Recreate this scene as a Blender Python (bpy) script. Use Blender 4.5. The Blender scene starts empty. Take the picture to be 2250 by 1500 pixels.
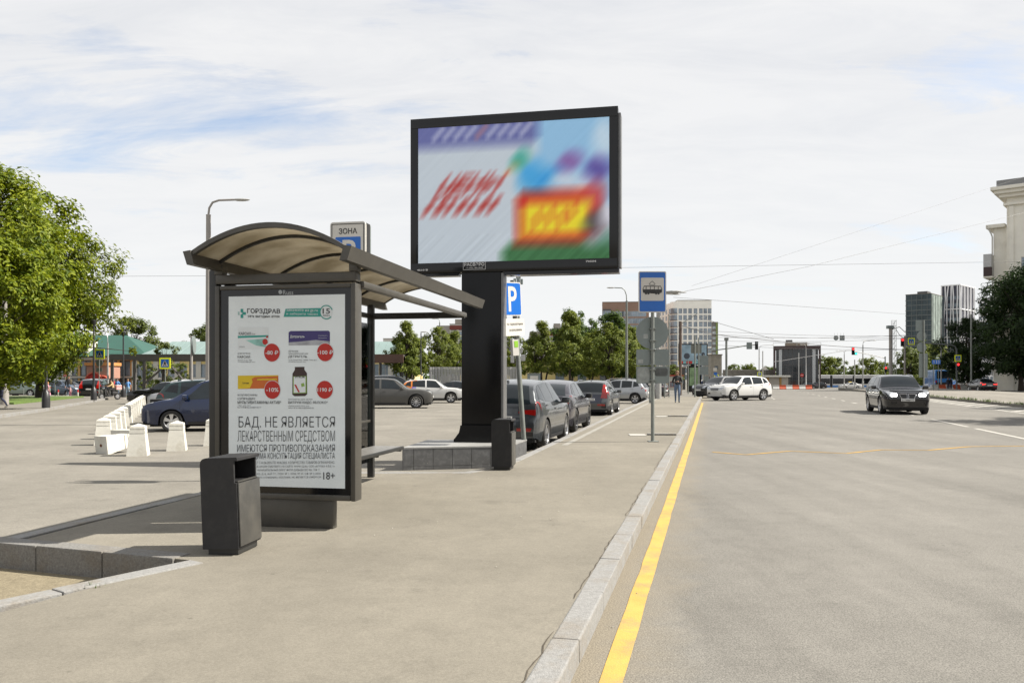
import bpy, bmesh, math, random
import numpy as np
from mathutils import Vector, Matrix
R = math.radians
rnd = random.Random(7)
scene = bpy.context.scene
C = scene.collection
# ------------------------------------------------------------------ camera
F = 1800.0; HZ = 830.0; CAMH = 1.52          # focal length in photo pixels, horizon row, eye height
cam_d = bpy.data.cameras.new('camera'); cam = bpy.data.objects.new('camera', cam_d); C.objects.link(cam)
cam.location = (0, 0, CAMH); cam.rotation_euler = (R(90), 0, 0)
cam_d.sensor_width = 36; cam_d.lens = F / 2250 * 36; cam_d.shift_y = (HZ - 750) / 2250
cam_d.clip_start = 0.1; cam_d.clip_end = 5000
scene.camera = cam
# ------------------------------------------------------------------ world
SUN_EL = R(45); SUN_AZ = R(86)               # azimuth clockwise from +Y (camera looks along +Y)
world = bpy.data.worlds.new('World'); scene.world = world; world.use_nodes = True
wt = world.node_tree; wn = wt.nodes; wl = wt.links
for n in list(wn): wn.remove(n)
def wnode(t, **k):
    n = wn.new(t)
    for a, b in k.items(): setattr(n, a, b)
    return n
sky = wnode('ShaderNodeTexSky', sky_type='NISHITA', sun_disc=False, sun_elevation=SUN_EL, sun_rotation=SUN_AZ,
            air_density=1.0, dust_density=1.4, ozone_density=1.5, altitude=100)
tc = wnode('ShaderNodeTexCoord'); sep = wnode('ShaderNodeSeparateXYZ'); wl.new(tc.outputs['Generated'], sep.inputs[0])
def wmath(op, a, b=None, clamp=False):
    n = wnode('ShaderNodeMath', operation=op, use_clamp=clamp)
    for i, v in enumerate((a, b)):
        if v is None: continue
        if isinstance(v, (int, float)): n.inputs[i].default_value = v
        else: wl.new(v, n.inputs[i])
    return n.outputs[0]
zc = wmath('MAXIMUM', sep.outputs[2], 0.0)
den = wmath('ADD', zc, 0.16)
cx = wmath('DIVIDE', sep.outputs[0], den); cy = wmath('DIVIDE', sep.outputs[1], den)
comb = wnode('ShaderNodeCombineXYZ'); wl.new(cx, comb.inputs[0]); wl.new(cy, comb.inputs[1])
def wnoise(scale, detail, rough, off, dist=0.0, stretch=(1, 1, 1), rot=0):
    m = wnode('ShaderNodeMapping'); m.inputs['Location'].default_value = off; m.inputs['Scale'].default_value = stretch
    m.inputs['Rotation'].default_value = (0, 0, rot)
    wl.new(comb.outputs[0], m.inputs[0])
    n = wnode('ShaderNodeTexNoise'); n.inputs['Scale'].default_value = scale; n.inputs['Detail'].default_value = detail
    n.inputs['Roughness'].default_value = rough; n.inputs['Distortion'].default_value = dist
    wl.new(m.outputs[0], n.inputs['Vector']); return n.outputs[0]
n1 = wnoise(0.85, 7, 0.6, (4.44, 1.37, 0), 0.3, (1, 1.5, 1), R(14))
n2 = wnoise(2.6, 8, 0.65, (7.0, 2.0, 0), 0.6, (0.7, 1.9, 1), R(-10))
def wramp(v, stops):
    r = wnode('ShaderNodeValToRGB'); wl.new(v, r.inputs[0]); e = r.color_ramp.elements
    while len(e) < len(stops): e.new(0.5)
    for el, (p, c) in zip(e, stops): el.position = p; el.color = c if len(c) == 4 else (*c, 1)
    return r.outputs[0]
mixn = wmath('ADD', wmath('MULTIPLY', n1, 0.72), wmath('MULTIPLY', n2, 0.28))
cov = wramp(mixn, [(0.24, (0, 0, 0)), (0.44, (1, 1, 1))])
# low down the eye looks through many layers: cover closes
low = wramp(zc, [(0.05, (1, 1, 1)), (0.34, (0, 0, 0))])
cov2 = wmath('MAXIMUM', cov, low, True)
cl0 = wramp(n2, [(0.28, (3.9, 3.97, 4.12)), (0.62, (4.5, 4.5, 4.52))])
clm = wnode('ShaderNodeMix', data_type='RGBA'); wl.new(low, clm.inputs[0]); wl.new(cl0, clm.inputs[6]); clm.inputs[7].default_value = (4.65, 4.68, 4.68, 1); cl = clm.outputs[2]
mx = wnode('ShaderNodeMix', data_type='RGBA'); wl.new(wmath('MULTIPLY', cov2, 0.97), mx.inputs[0])
skb = wnode('ShaderNodeMix', data_type='RGBA', blend_type='MULTIPLY'); skb.inputs[0].default_value = 1.0
wl.new(sky.outputs[0], skb.inputs[6]); skb.inputs[7].default_value = (1.0, 1.0, 1.0, 1)
wl.new(skb.outputs[2], mx.inputs[6]); wl.new(cl, mx.inputs[7])
bg = wnode('ShaderNodeBackground'); wl.new(mx.outputs[2], bg.inputs[0]); bg.inputs[1].default_value = 0.1
wo = wnode('ShaderNodeOutputWorld'); wl.new(bg.outputs[0], wo.inputs[0])
# ------------------------------------------------------------------ sun + exposure
sd = bpy.data.lights.new('sun', 'SUN'); sd.energy = 5.0; sd.angle = R(0.55); sd.color = (1.0, 0.945, 0.85)
sun = bpy.data.objects.new('sun', sd); C.objects.link(sun)
sdir = Vector((math.cos(SUN_EL) * math.sin(SUN_AZ), math.cos(SUN_EL) * math.cos(SUN_AZ), math.sin(SUN_EL)))
sun.rotation_euler = (-sdir).to_track_quat('-Z', 'Y').to_euler(); sun.location = (20, 5, 40)
vs = scene.view_settings; vs.view_transform = 'Standard'; vs.look = 'None'; vs.exposure = 1.0; vs.gamma = 1.0
vs.use_curve_mapping = False
scene.cycles.max_bounces = 6; scene.cycles.transparent_max_bounces = 8
scene.cycles.caustics_reflective = False; scene.cycles.caustics_refractive = False
# ------------------------------------------------------------------ pixel -> place helpers (only to read positions off)
def X(px, d): return (px - 1125) / F * d
def Z(py, d): return CAMH + (HZ - py) / F * d
def G(px, py, z=0.0):
    d = (CAMH - z) * F / (py - HZ); return (X(px, d), d)
SL = 0.2435                                  # the street runs away along (SL, 1)
SA = math.atan(SL)
UX, UY = math.sin(SA), math.cos(SA)
SWZ, PKZ = 0.12, -0.18                       # sidewalk and car park levels, road = 0
def sstep(a, b, x):
    t = min(1, max(0, (x - a) / (b - a))); return t * t * (3 - 2 * t)
def gz(y): return -1.2 * sstep(75, 230, y)
# ------------------------------------------------------------------ materials
MATS = {}
def M(name, col, rough=0.6, metal=0.0, var=0.12, scale=6.0, bump=0.0, bscale=60.0, coat=0.0, spec=0.5, emit=None, estr=0.0,
      dirt=None, dirtamt=0.0, dscale=2.0, pos=False, alpha=None, trans=0.0):
    if name in MATS: return MATS[name]
    m = bpy.data.materials.new(name); m.use_nodes = True; nt = m.node_tree; nd = nt.nodes; lk = nt.links
    b = nd['Principled BSDF']; b.inputs['Roughness'].default_value = rough; b.inputs['Metallic'].default_value = metal
    b.inputs['Coat Weight'].default_value = coat; b.inputs['Coat Roughness'].default_value = 0.04
    b.inputs['Specular IOR Level'].default_value = spec
    g = nd.new('ShaderNodeNewGeometry'); t = nd.new('ShaderNodeTexCoord')
    vec = g.outputs['Position'] if pos else t.outputs['Object']
    n = nd.new('ShaderNodeTexNoise'); n.inputs['Scale'].default_value = scale; n.inputs['Detail'].default_value = 5
    n.inputs['Roughness'].default_value = 0.65
    lk.new(vec, n.inputs['Vector'])
    r = nd.new('ShaderNodeValToRGB'); lk.new(n.outputs[0], r.inputs[0])
    e = r.color_ramp.elements
    e[0].position = 0.3; e[1].position = 0.7
    e[0].color = (*[c * (1 - var) for c in col], 1); e[1].color = (*[min(1, c * (1 + var)) for c in col], 1)
    out = r.outputs[0]
    if dirt:
        n2 = nd.new('ShaderNodeTexNoise'); n2.inputs['Scale'].default_value = dscale; n2.inputs['Detail'].default_value = 8
        n2.inputs['Roughness'].default_value = 0.7; lk.new(vec, n2.inputs['Vector'])
        r2 = nd.new('ShaderNodeValToRGB'); lk.new(n2.outputs[0], r2.inputs[0])
        r2.color_ramp.elements[0].position = 0.48; r2.color_ramp.elements[1].position = 0.72
        r2.color_ramp.elements[1].color = (dirtamt, dirtamt, dirtamt, 1)
        mix = nd.new('ShaderNodeMix'); mix.data_type = 'RGBA'
        lk.new(r2.outputs[0], mix.inputs[0]); lk.new(out, mix.inputs[6]); mix.inputs[7].default_value = (*dirt, 1); out = mix.outputs[2]
    lk.new(out, b.inputs['Base Color'])
    if bump:
        n3 = nd.new('ShaderNodeTexNoise'); n3.inputs['Scale'].default_value = bscale; n3.inputs['Detail'].default_value = 4
        lk.new(vec, n3.inputs['Vector'])
        bp = nd.new('ShaderNodeBump'); bp.inputs['Strength'].default_value = bump; bp.inputs['Distance'].default_value = 0.02
        lk.new(n3.outputs[0], bp.inputs['Height']); lk.new(bp.outputs[0], b.inputs['Normal'])
    if emit: b.inputs['Emission Color'].default_value = (*emit, 1); b.inputs['Emission Strength'].default_value = estr
    if trans: b.inputs['Transmission Weight'].default_value = trans
    if alpha is not None: b.inputs['Alpha'].default_value = alpha
    MATS[name] = m; return m

def ground_mat(name, col, speck=(0.6, 1.3), sand=None, kerb=None, stains=0.25, speck_scale=170, streak=0.0, rough=0.9, jcol=None):
    """dusty asphalt: fine aggregate, worn patches, long drive-direction streaks, sand gathered along the kerb"""
    m = bpy.data.materials.new(name); m.use_nodes = True; nt = m.node_tree; nd = nt.nodes; lk = nt.links
    b = nd['Principled BSDF']; b.inputs['Roughness'].default_value = rough; b.inputs['Specular IOR Level'].default_value = 0.25
    g = nd.new('ShaderNodeNewGeometry'); P = g.outputs['Position']
    def noise(sc, det=5, ro=0.6, vec=P):
        n = nd.new('ShaderNodeTexNoise'); n.inputs['Scale'].default_value = sc; n.inputs['Detail'].default_value = det
        n.inputs['Roughness'].default_value = ro; lk.new(vec, n.inputs['Vector']); return n.outputs[0]
    def ramp(v, a, b_, ca, cb):
        r = nd.new('ShaderNodeValToRGB'); lk.new(v, r.inputs[0]); e = r.color_ramp.elements
        e[0].position = a; e[1].position = b_; e[0].color = (*ca, 1); e[1].color = (*cb, 1); return r.outputs[0]
    def mixc(f, a, c, mode='MIX'):
        x = nd.new('ShaderNodeMix'); x.data_type = 'RGBA'; x.blend_type = mode
        for i, v in ((0, f), (6, a), (7, c)):
            if isinstance(v, tuple): x.inputs[i].default_value = (*v, 1)
            elif isinstance(v, (int, float)): x.inputs[i].default_value = v
            else: lk.new(v, x.inputs[i])
        return x.outputs[2]
    def grey(k): return (k, k, k)
    base = ramp(noise(0.35, 6, 0.62), 0.3, 0.72, tuple(c * (1 - stains * .6) for c in col), tuple(c * (1 + stains * .35) for c in col))
    sp = ramp(noise(speck_scale, 3, 0.75), 0.33, 0.68, grey(speck[0]), grey(speck[1]))
    out = mixc(1.0, base, sp, 'MULTIPLY')
    sp2 = ramp(noise(speck_scale * 0.33, 2, 0.6), 0.36, 0.64, grey(0.9), grey(1.09))
    out = mixc(1.0, out, sp2, 'MULTIPLY')
    mo = ramp(noise(4.5, 6, 0.7), 0.34, 0.68, grey(0.92), grey(1.06)); out = mixc(1.0, out, mo, 'MULTIPLY')
    # dark spots: gum, oil
    v = nd.new('ShaderNodeTexVoronoi'); v.inputs['Scale'].default_value = 2.3; lk.new(P, v.inputs['Vector'])
    spot = ramp(v.outputs['Distance'], 0.022, 0.05, grey(0.72), grey(1.0))
    out = mixc(1.0, out, spot, 'MULTIPLY')
    mp = nd.new('ShaderNodeMapping'); mp.inputs['Rotation'].default_value = (0, 0, SA); mp.inputs['Scale'].default_value = (1.3, 0.07, 1)
    lk.new(P, mp.inputs[0])
    if streak:
        st = ramp(noise(1.0, 6, 0.65, mp.outputs[0]), 0.32, 0.7, grey(1 - streak), grey(1 + streak * .6))
        out = mixc(1.0, out, st, 'MULTIPLY')
    stn = ramp(noise(1.7, 9, 0.72), 0.56, 0.74, grey(1.0), grey(1 - stains * 0.75))
    out = mixc(1.0, out, stn, 'MULTIPLY')
    if sand:
        # distance from a kerb line x = k0 + SL*y measured in shader, broken by noise
        s2 = nd.new('ShaderNodeSeparateXYZ'); lk.new(P, s2.inputs[0])
        def mth(op, a, c):
            n = nd.new('ShaderNodeMath'); n.operation = op
            for i, q in enumerate((a, c)):
                if isinstance(q, (int, float)): n.inputs[i].default_value = q
                else: lk.new(q, n.inputs[i])
            return n.outputs[0]
        dd = mth('SUBTRACT', s2.outputs[0], mth('ADD', mth('MULTIPLY', s2.outputs[1], SL), kerb[0]))
        dd = mth('ABSOLUTE', dd, 0.0)
        dd = mth('ADD', dd, mth('MULTIPLY', mth('SUBTRACT', noise(2.2, 6, 0.7), 0.5), kerb[1] * 1.3))
        f = ramp(dd, 0.05, kerb[1], grey(kerb[2]), grey(0.0))
        out = mixc(f, out, mixc(1.0, sand, sp, 'MULTIPLY'))
    lk.new(out, b.inputs['Base Color'])
    bp = nd.new('ShaderNodeBump'); bp.inputs['Strength'].default_value = 0.35; bp.inputs['Distance'].default_value = 0.006
    lk.new(noise(speck_scale * 0.8, 3, 0.7), bp.inputs['Height']); lk.new(bp.outputs[0], b.inputs['Normal'])
    MATS[name] = m; return m
# ------------------------------------------------------------------ mesh helpers
class MB:
    def __init__(s): s.v = []; s.f = []; s.m = []; s.mi = 0
    def add(s, vs_, fs): 
        o = len(s.v); s.v += [tuple(v) for v in vs_]; s.f += [tuple(i + o for i in f) for f in fs]; s.m += [s.mi] * len(fs); return s
    def box(s, x0, x1, y0, y1, z0, z1, bev=0.0):
        if bev <= 0:
            return s.add([(x0,y0,z0),(x1,y0,z0),(x1,y1,z0),(x0,y1,z0),(x0,y0,z1),(x1,y0,z1),(x1,y1,z1),(x0,y1,z1)],
                  [(3,2,1,0),(4,5,6,7),(0,1,5,4),(1,2,6,5),(2,3,7,6),(3,0,4,7)])
        b = min(bev, (x1-x0)*.49, (y1-y0)*.49, (z1-z0)*.49)
        bm = bmesh.new(); bmesh.ops.create_cube(bm, size=1)
        for v in bm.verts: v.co = Vector(((x0+x1)/2+v.co.x*(x1-x0), (y0+y1)/2+v.co.y*(y1-y0), (z0+z1)/2+v.co.z*(z1-z0)))
        bmesh.ops.bevel(bm, geom=bm.edges[:], offset=b, segments=2, affect='EDGES', profile=0.6)
        bm.verts.ensure_lookup_table()
        s.add([v.co[:] for v in bm.verts], [[v.index for v in f.verts] for f in bm.faces]); bm.free(); return s
    def prism(s, poly, z0, z1):
        n = len(poly); vs_ = [(p[0], p[1], z0) for p in poly] + [(p[0], p[1], z1) for p in poly]
        a = sum(poly[i][0]*poly[(i+1) % n][1]-poly[(i+1) % n][0]*poly[i][1] for i in range(n))
        fs = [tuple(range(n))[::-1], tuple(range(n, 2*n))] + [(i, (i+1) % n, n+(i+1) % n, n+i) for i in range(n)]
        if a < 0: fs = [f[::-1] for f in fs]
        return s.add(vs_, fs)
    def extr(s, poly, axis, a0, a1):
        """2D polygon extruded along an axis: 'x' -> poly is (y,z); 'y' -> poly is (x,z)"""
        def mk(p, a): return (a, p[0], p[1]) if axis == 'x' else ((p[0], a, p[1]) if axis == 'y' else (p[0], p[1], a))
        n = len(poly); vs_ = [mk(p, a0) for p in poly] + [mk(p, a1) for p in poly]
        return s.add(vs_, [tuple(range(n))[::-1], tuple(range(n, 2*n))] + [(i, (i+1) % n, n+(i+1) % n, n+i) for i in range(n)])
    def tube(s, pts, rad, n=10, cap=True):
        pts = [Vector(p) for p in pts]; k = len(pts)
        if not isinstance(rad, (list, tuple)): rad = [rad] * k
        vs_ = []; up = Vector((0, 0, 1))
        prev = None
        for i, p in enumerate(pts):
            t = (pts[min(i+1, k-1)] - pts[max(i-1, 0)]).normalized()
            if prev is None:
                a = t.cross(up) if abs(t.z) < 0.9 else t.cross(Vector((1, 0, 0)))
            else: a = prev - t * prev.dot(t)
            a.normalize(); b = t.cross(a); prev = a
            for j in range(n):
                q = 2*math.pi*j/n; vs_.append(p + (a*math.cos(q) + b*math.sin(q))*rad[i])
        fs = [(i*n+j, i*n+(j+1) % n, (i+1)*n+(j+1) % n, (i+1)*n+j) for i in range(k-1) for j in range(n)]
        if cap: fs += [tuple(range(n))[::-1], tuple(range((k-1)*n, k*n))]
        return s.add(vs_, fs)
    def lathe(s, prof, n=20, axis='z', c=(0, 0, 0), cap=True):
        vs_ = []
        for r_, h in prof:
            for j in range(n):
                q = 2*math.pi*j/n; a, b = r_*math.cos(q), r_*math.sin(q)
                p = (a, b, h) if axis == 'z' else ((h, a, b) if axis == 'x' else (b, h, a))
                vs_.append((p[0]+c[0], p[1]+c[1], p[2]+c[2]))
        k = len(prof)
        fs = [(i*n+j, i*n+(j+1) % n, (i+1)*n+(j+1) % n, (i+1)*n+j) for i in range(k-1) for j in range(n)]
        if cap: fs += [tuple(range(n))[::-1], tuple(range((k-1)*n, k*n))]
        return s.add(vs_, fs)
    def ell(s, c, r, n=10, m=7):
        vs_ = []
        for i in range(m+1):
            th = math.pi*i/m
            for j in range(n):
                q = 2*math.pi*j/n
                vs_.append((c[0]+r[0]*math.sin(th)*math.cos(q), c[1]+r[1]*math.sin(th)*math.sin(q), c[2]-r[2]*math.cos(th)))
        return s.add(vs_, [(i*n+j, i*n+(j+1) % n, (i+1)*n+(j+1) % n, (i+1)*n+j) for i in range(m) for j in range(n)])
    def rot(s, i0, ang, c=(0, 0)):
        ca, sa = math.cos(ang), math.sin(ang)
        for i in range(i0, len(s.v)):
            x, y, z = s.v[i]; x -= c[0]; y -= c[1]; s.v[i] = (c[0]+x*ca-y*sa, c[1]+x*sa+y*ca, z)
        return s
    def mesh(s, name, mats, smooth=False, ang=40):
        me = bpy.data.meshes.new(name); me.from_pydata(s.v, [], s.f)
        for m in (mats if isinstance(mats, (list, tuple)) else [mats]): me.materials.append(m)
        if isinstance(mats, (list, tuple)) and len(mats) > 1: me.polygons.foreach_set('material_index', s.m)
        if smooth:
            me.polygons.foreach_set('use_smooth', [True]*len(me.polygons)); me.set_sharp_from_angle(angle=R(ang))
        me.update(); return me
    def build(s, name, mats, parent=None, smooth=False, ang=40, label=None):
        return mobj(name, s.mesh(name, mats, smooth, ang), parent, label=label)
def mobj(name, me, parent=None, loc=None, rz=0, label=None):
    o = bpy.data.objects.new(name, me); C.objects.link(o)
    if parent is not None: o.parent = parent
    if loc: o.location = loc
    if rz: o.rotation_euler = (0, 0, rz)
    if label: o['label'] = label
    return o
def tag(o, label, cat, group=None, kind=None):
    o['label'] = label; o['category'] = cat
    if group: o['group'] = group
    if kind: o['kind'] = kind
    return o
def struct(o, label=None):
    o['kind'] = 'structure'
    if label: o['label'] = label
    return o
def thing(name, label, cat, loc=(0, 0, 0), rz=0, group=None):
    o = bpy.data.objects.new(name, None); C.objects.link(o); o.empty_display_size = 0.3
    o.location = loc; o.rotation_euler = (0, 0, rz); return tag(o, label, cat, group)
def copy_thing(src, loc, rz=0, label=None, group=None, scale=None):
    def cp(o, par):
        c = o.copy(); C.objects.link(c)
        if par is not None: c.parent = par
        for ch in [q for q in o.children]: cp(ch, c)
        return c
    c = cp(src, None); c.location = loc; c.rotation_euler = (0, 0, rz)
    if label: c['label'] = label
    if group: c['group'] = group
    if scale: c.scale = scale
    return c
# ------------------------------------------------------------------ lettering
_fc = {}
def text_geo(s, bold=0.0):
    k = (s, bold)
    if k in _fc: return _fc[k]
    cu = bpy.data.curves.new('t', 'FONT'); cu.body = s; cu.resolution_u = 3; cu.offset = bold; cu.size = 1
    o = bpy.data.objects.new('t', cu); C.objects.link(o)
    me = bpy.data.meshes.new_from_object(o.evaluated_get(bpy.context.evaluated_depsgraph_get()))
    vs_ = [tuple(v.co) for v in me.vertices]; fs = [tuple(p.vertices) for p in me.polygons]
    bpy.data.objects.remove(o); bpy.data.curves.remove(cu); bpy.data.meshes.remove(me)
    _fc[k] = (vs_, fs); return _fc[k]
def put_text(mb, s, x0, x1, y0, y1, fn, bold=0.0, slant=0.0):
    """fit the lettering into x0..x1, y0..y1 of a plane; fn maps (x, y) to a 3-D point"""
    vs_, fs = text_geo(s, bold)
    if not vs_: return
    ax = min(v[0] for v in vs_); bx_ = max(v[0] for v in vs_); ay = min(v[1] for v in vs_); by = max(v[1] for v in vs_)
    out = []
    for v in vs_:
        b = (v[1]-ay)/(by-ay or 1); a = (v[0]-ax)/(bx_-ax or 1)
        out.append(fn(x0+(x1-x0)*a + slant*b, y0+(y1-y0)*b))
    mb.add(out, fs)
def rrect(x0, x1, y0, y1, r, n=4):
    pts = []
    for cx_, cy_, a0 in ((x1-r, y1-r, 0), (x0+r, y1-r, 90), (x0+r, y0+r, 180), (x1-r, y0+r, 270)):
        for k in range(n+1):
            a = R(a0+90*k/n); pts.append((cx_+r*math.cos(a), cy_+r*math.sin(a)))
    return pts
def disc(cx_, cy_, r, n=20): return [(cx_+r*math.cos(2*math.pi*k/n), cy_+r*math.sin(2*math.pi*k/n)) for k in range(n)]
# ================================================================== SETTING
m_road = ground_mat('road_asphalt', (0.176, 0.167, 0.150), (0.45, 1.48), sand=(0.205, 0.176, 0.13), kerb=(-0.70, 0.62, 0.75), stains=0.24, streak=0.15, speck_scale=105)
m_walk = ground_mat('walk_asphalt', (0.202, 0.185, 0.152), (0.74, 1.17), stains=0.34, speck_scale=240, streak=0.05)
m_park = ground_mat('park_asphalt', (0.190, 0.177, 0.152), (0.72, 1.25), stains=0.4, speck_scale=120)
m_earth = ground_mat('dusty_earth', (0.18, 0.166, 0.143), (0.8, 1.2), stains=0.3, speck_scale=8)
m_sandy = ground_mat('sandy_asphalt', (0.20, 0.17, 0.115), (0.7, 1.3), stains=0.45, speck_scale=90)
m_pave = ground_mat('left_paving', (0.185, 0.172, 0.15), (0.85, 1.15), stains=0.2, speck_scale=60)
m_granite = M('granite_kerb', (0.215, 0.212, 0.205), 0.8, var=0.22, scale=45, bump=0.3, bscale=120, dirt=(0.17, 0.135, 0.09), dirtamt=0.75, dscale=1.8, pos=True)
m_granite2 = M('granite_dark', (0.165, 0.16, 0.15), 0.8, var=0.35, scale=55, bump=0.3, bscale=120, dirt=(0.14, 0.11, 0.075), dirtamt=0.6, dscale=2.5, pos=True)
m_yellow = M('yellow_paint', (0.43, 0.275, 0.06), 0.75, var=0.14, scale=3, dirt=(0.20, 0.165, 0.105), dirtamt=0.9, dscale=3.2, pos=True, bump=0.2, bscale=90)
m_white_line = M('white_road_paint', (0.40, 0.385, 0.35), 0.8, var=0.15, scale=4, dirt=(0.17, 0.155, 0.13), dirtamt=0.85, dscale=3.5, pos=True)
m_grass = M('grass', (0.085, 0.135, 0.022), 0.9, var=0.5, scale=9, bump=0.5, bscale=40, pos=True)

def sheet(name, poly_or_grid, mat, z=None):
    mb = MB(); mb.add([(p[0], p[1], z if z is not None else p[2]) for p in poly_or_grid], [tuple(range(len(poly_or_grid)))])
    return struct(mb.build(name, mat))
def gridsheet(name, xs, ys, zf, mat):
    mb = MB(); vs_ = []; nx = len(xs)
    for y in ys:
        for x in xs: vs_.append((x, y, zf(x, y)))
    mb.add(vs_, [(j*nx+i, j*nx+i+1, (j+1)*nx+i+1, (j+1)*nx+i) for j in range(len(ys)-1) for i in range(nx-1)])
    return struct(mb.build(name, mat, smooth=True))
gy = [-60, 0, 20, 40, 60, 75] + [75+k*10 for k in range(1, 17)] + [260, 400, 900, 3000]
gridsheet('ground', [-2500, -600, -200, -60, 0, 60, 200, 600, 2500], gy, lambda x, y: gz(y) - 0.26, m_earth)
# carriageway: right of the kerb line, then the whole junction
KX = lambda y: -0.703 + SL * y               # outer kerb edge of the sidewalk
KIN = lambda y: KX(y) - 0.155
PKX = lambda y: 0.079 + 0.227 * (y - 14.16)  # sidewalk edge towards the car park
ry = [-8, 0, 3, 6, 10, 15, 20, 30, 40, 52, 62]
mb = MB(); vs_ = []
for y in ry: vs_ += [(KX(y) - 0.08, y, 0), (70 + y, y, 0)]
mb.add(vs_, [(2*i, 2*i+1, 2*i+3, 2*i+2) for i in range(len(ry)-1)])
o = len(mb.v); ys = [62, 66, 75] + [75+k*10 for k in range(1, 17)] + [260, 330]
vs_ = []
for y in ys: vs_ += [(PKX(y) - 1.0 - max(0, y-90)*0.5, y, gz(y)), (132+y, y, gz(y))]
mb.add(vs_, [(2*i, 2*i+1, 2*i+3, 2*i+2) for i in range(len(ys)-1)])
road = struct(mb.build('road', m_road))
# car park
pk = [(-75, -6), (3, -6), (3, 14), (PKX(40)+.4, 40), (PKX(62)+.4, 62), (PKX(66)-1.1, 66), (PKX(100)-1.3, 100), (10, 125), (-75, 125)]
sheet('parking_lot', pk, m_park, PKZ)
# sidewalk slab
edge = [(-7.8, -6), (-4.73, 1.0), (-2.50, 6.20), (-2.46, 6.30), (-4.34, 6.95), (-4.24, 7.05), (-3.28, 12.0), (-0.62, 12.05), (-0.08, 12.9)]
edge += [(PKX(y), y) for y in (14.2, 20, 30, 42, 52, 62)]
edge += [(KIN(y), y) for y in (62, 52, 42, 30, 20, 10, 5, 0, -6)]
walk = struct(MB().prism(edge, -0.3, SWZ).build('sidewalk', m_walk))
sheet('sunken_bay', [(-12, 1.5), (-4.4, 1.5), (-2.4, 6.25), (-4.4, 7.0), (-12, 9.7)], m_sandy, -0.085)
# kerb stones along the road, each a stone
krot = -SA
ky = -1.2; i = 0
stone_meshes = []
for q in range(5):
    b = MB().box(-0.15, 0, 0.002, 0.997, -0.34, 0, 0.005 + 0.0015*q); stone_meshes.append(b.mesh('kerb_stone', m_granite))
b = MB().box(-0.15, 0, 0.002, 0.497, -0.34, 0, 0.006); half_stone = b.mesh('kerb_stone', m_granite)
s = -3.0
while True:
    half = rnd.random() < 0.22
    ln = 0.5 if half else 1.0
    y = s * UY
    if y > 46: break
    o = mobj('kerb_stone', half_stone if half else stone_meshes[i % 5], walk, (KX(y) + rnd.uniform(-.003, .003), y, SWZ + rnd.uniform(0.002, 0.008)), krot + rnd.uniform(-.003, .003))
    o.rotation_euler[1] = rnd.uniform(-.015, .015)
    s += ln; i += 1
b = MB().box(-0.15, 0, 0, 17.0, -0.34, 0, 0.012); mobj('kerb_run', b.mesh('kerb_run', m_granite), walk, (KX(s*UY), s*UY, SWZ+.006), krot)
# flush edging stones on the car-park side and round the sunken bay
def edging(p0, p1, ln, w, top, mat, name='edging_stone', depth=0.3, side=1):
    v = Vector(p1) - Vector(p0); L = v.length; n = max(1, round(L/ln)); a = math.atan2(v.y, v.x)
    for k in range(n):
        me = MB().box(0.004, L/n-0.004, 0 if side > 0 else -w, w if side > 0 else 0, -depth, 0, 0.01).mesh(name, mat)
        q = Vector(p0) + v * (k/n)
        mobj(name, me, walk, (q.x, q.y, top + rnd.uniform(.003, .010)), a + rnd.uniform(-.004, .004))
edging((-7.2, -0.6), (-2.46, 6.28), 1.0, 0.16, SWZ, m_granite, side=-1)
edging((-2.62, 6.33), (-4.62, 7.03), 0.72, 0.20, SWZ+.004, m_granite2, name='kerb_stone', depth=.26, side=-1)
edging((-4.30, 7.02), (-3.28, 12.0), 1.0, 0.15, SWZ, m_granite)
edging((-3.28, 12.0), (-0.60, 12.05), 1.0, 0.15, SWZ, m_granite)
edging((-0.60, 12.08), (-0.06, 12.95), 1.0, 0.15, SWZ, m_granite)
edging((-0.06, 12.95), (PKX(36), 36), 1.0, 0.15, SWZ, m_granite)
edging((PKX(36), 36), (PKX(61.5), 61.5), 12, 0.18, SWZ, m_granite)
# two drains crossing the sidewalk: pale plate and a low lipped channel to the kerb
for yy in (20.0, 29.6):
    a = math.atan2(-0.16, 1)
    st = MB().box(-0.86, -0.16, -0.07, 0.07, 0.0, 0.045, 0.01).build('drain_lip', m_granite, walk); st.location = (KX(yy), yy, SWZ); st.rotation_euler = (0, 0, -0.06)
    st = MB().box(-1.3, -0.9, -0.28, 0.28, 0.0, 0.012, 0.004).build('drain_plate', M('pale_plate', (.36, .35, .32), .7, bump=.2), walk); st.location = (KX(yy), yy, SWZ); st.rotation_euler = (0, 0, -0.06)
# markings (4 mm sheets)
def strip(name, pts, w, z, mat, wob=0.0, kind=True):
    """a painted band through pts, each point with a height"""
    mb = MB(); vs_ = []; n = len(pts); dense = []
    for k in range(n-1):
        a, c = Vector(pts[k]), Vector(pts[k+1]); m_ = max(1, int((c-a).length/0.35)) if wob else max(1, int((c-a).length/8))
        dense += [a.lerp(c, q/m_) for q in range(m_)]
    dense.append(Vector(pts[-1]))
    for k, p in enumerate(dense):
        t = (dense[min(k+1, len(dense)-1)] - dense[max(k-1, 0)]).normalized(); nn = Vector((t.y, -t.x))
        w1 = w/2*(1+rnd.uniform(-wob, wob)); w2 = w/2*(1+rnd.uniform(-wob, wob))
        zz = z + (gz(p.y) if p.y > 75 else 0)
        vs_ += [(p.x-nn.x*w1, p.y-nn.y*w1, zz), (p.x+nn.x*w2, p.y+nn.y*w2, zz)]
    mb.add(vs_, [(2*k, 2*k+1, 2*k+3, 2*k+2) for k in range(len(dense)-1)])
    return struct(mb.build(name, mat)) if kind else mb
YL = lambda y: 0.4925 + (y - 4.084) * 0.2425
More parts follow.
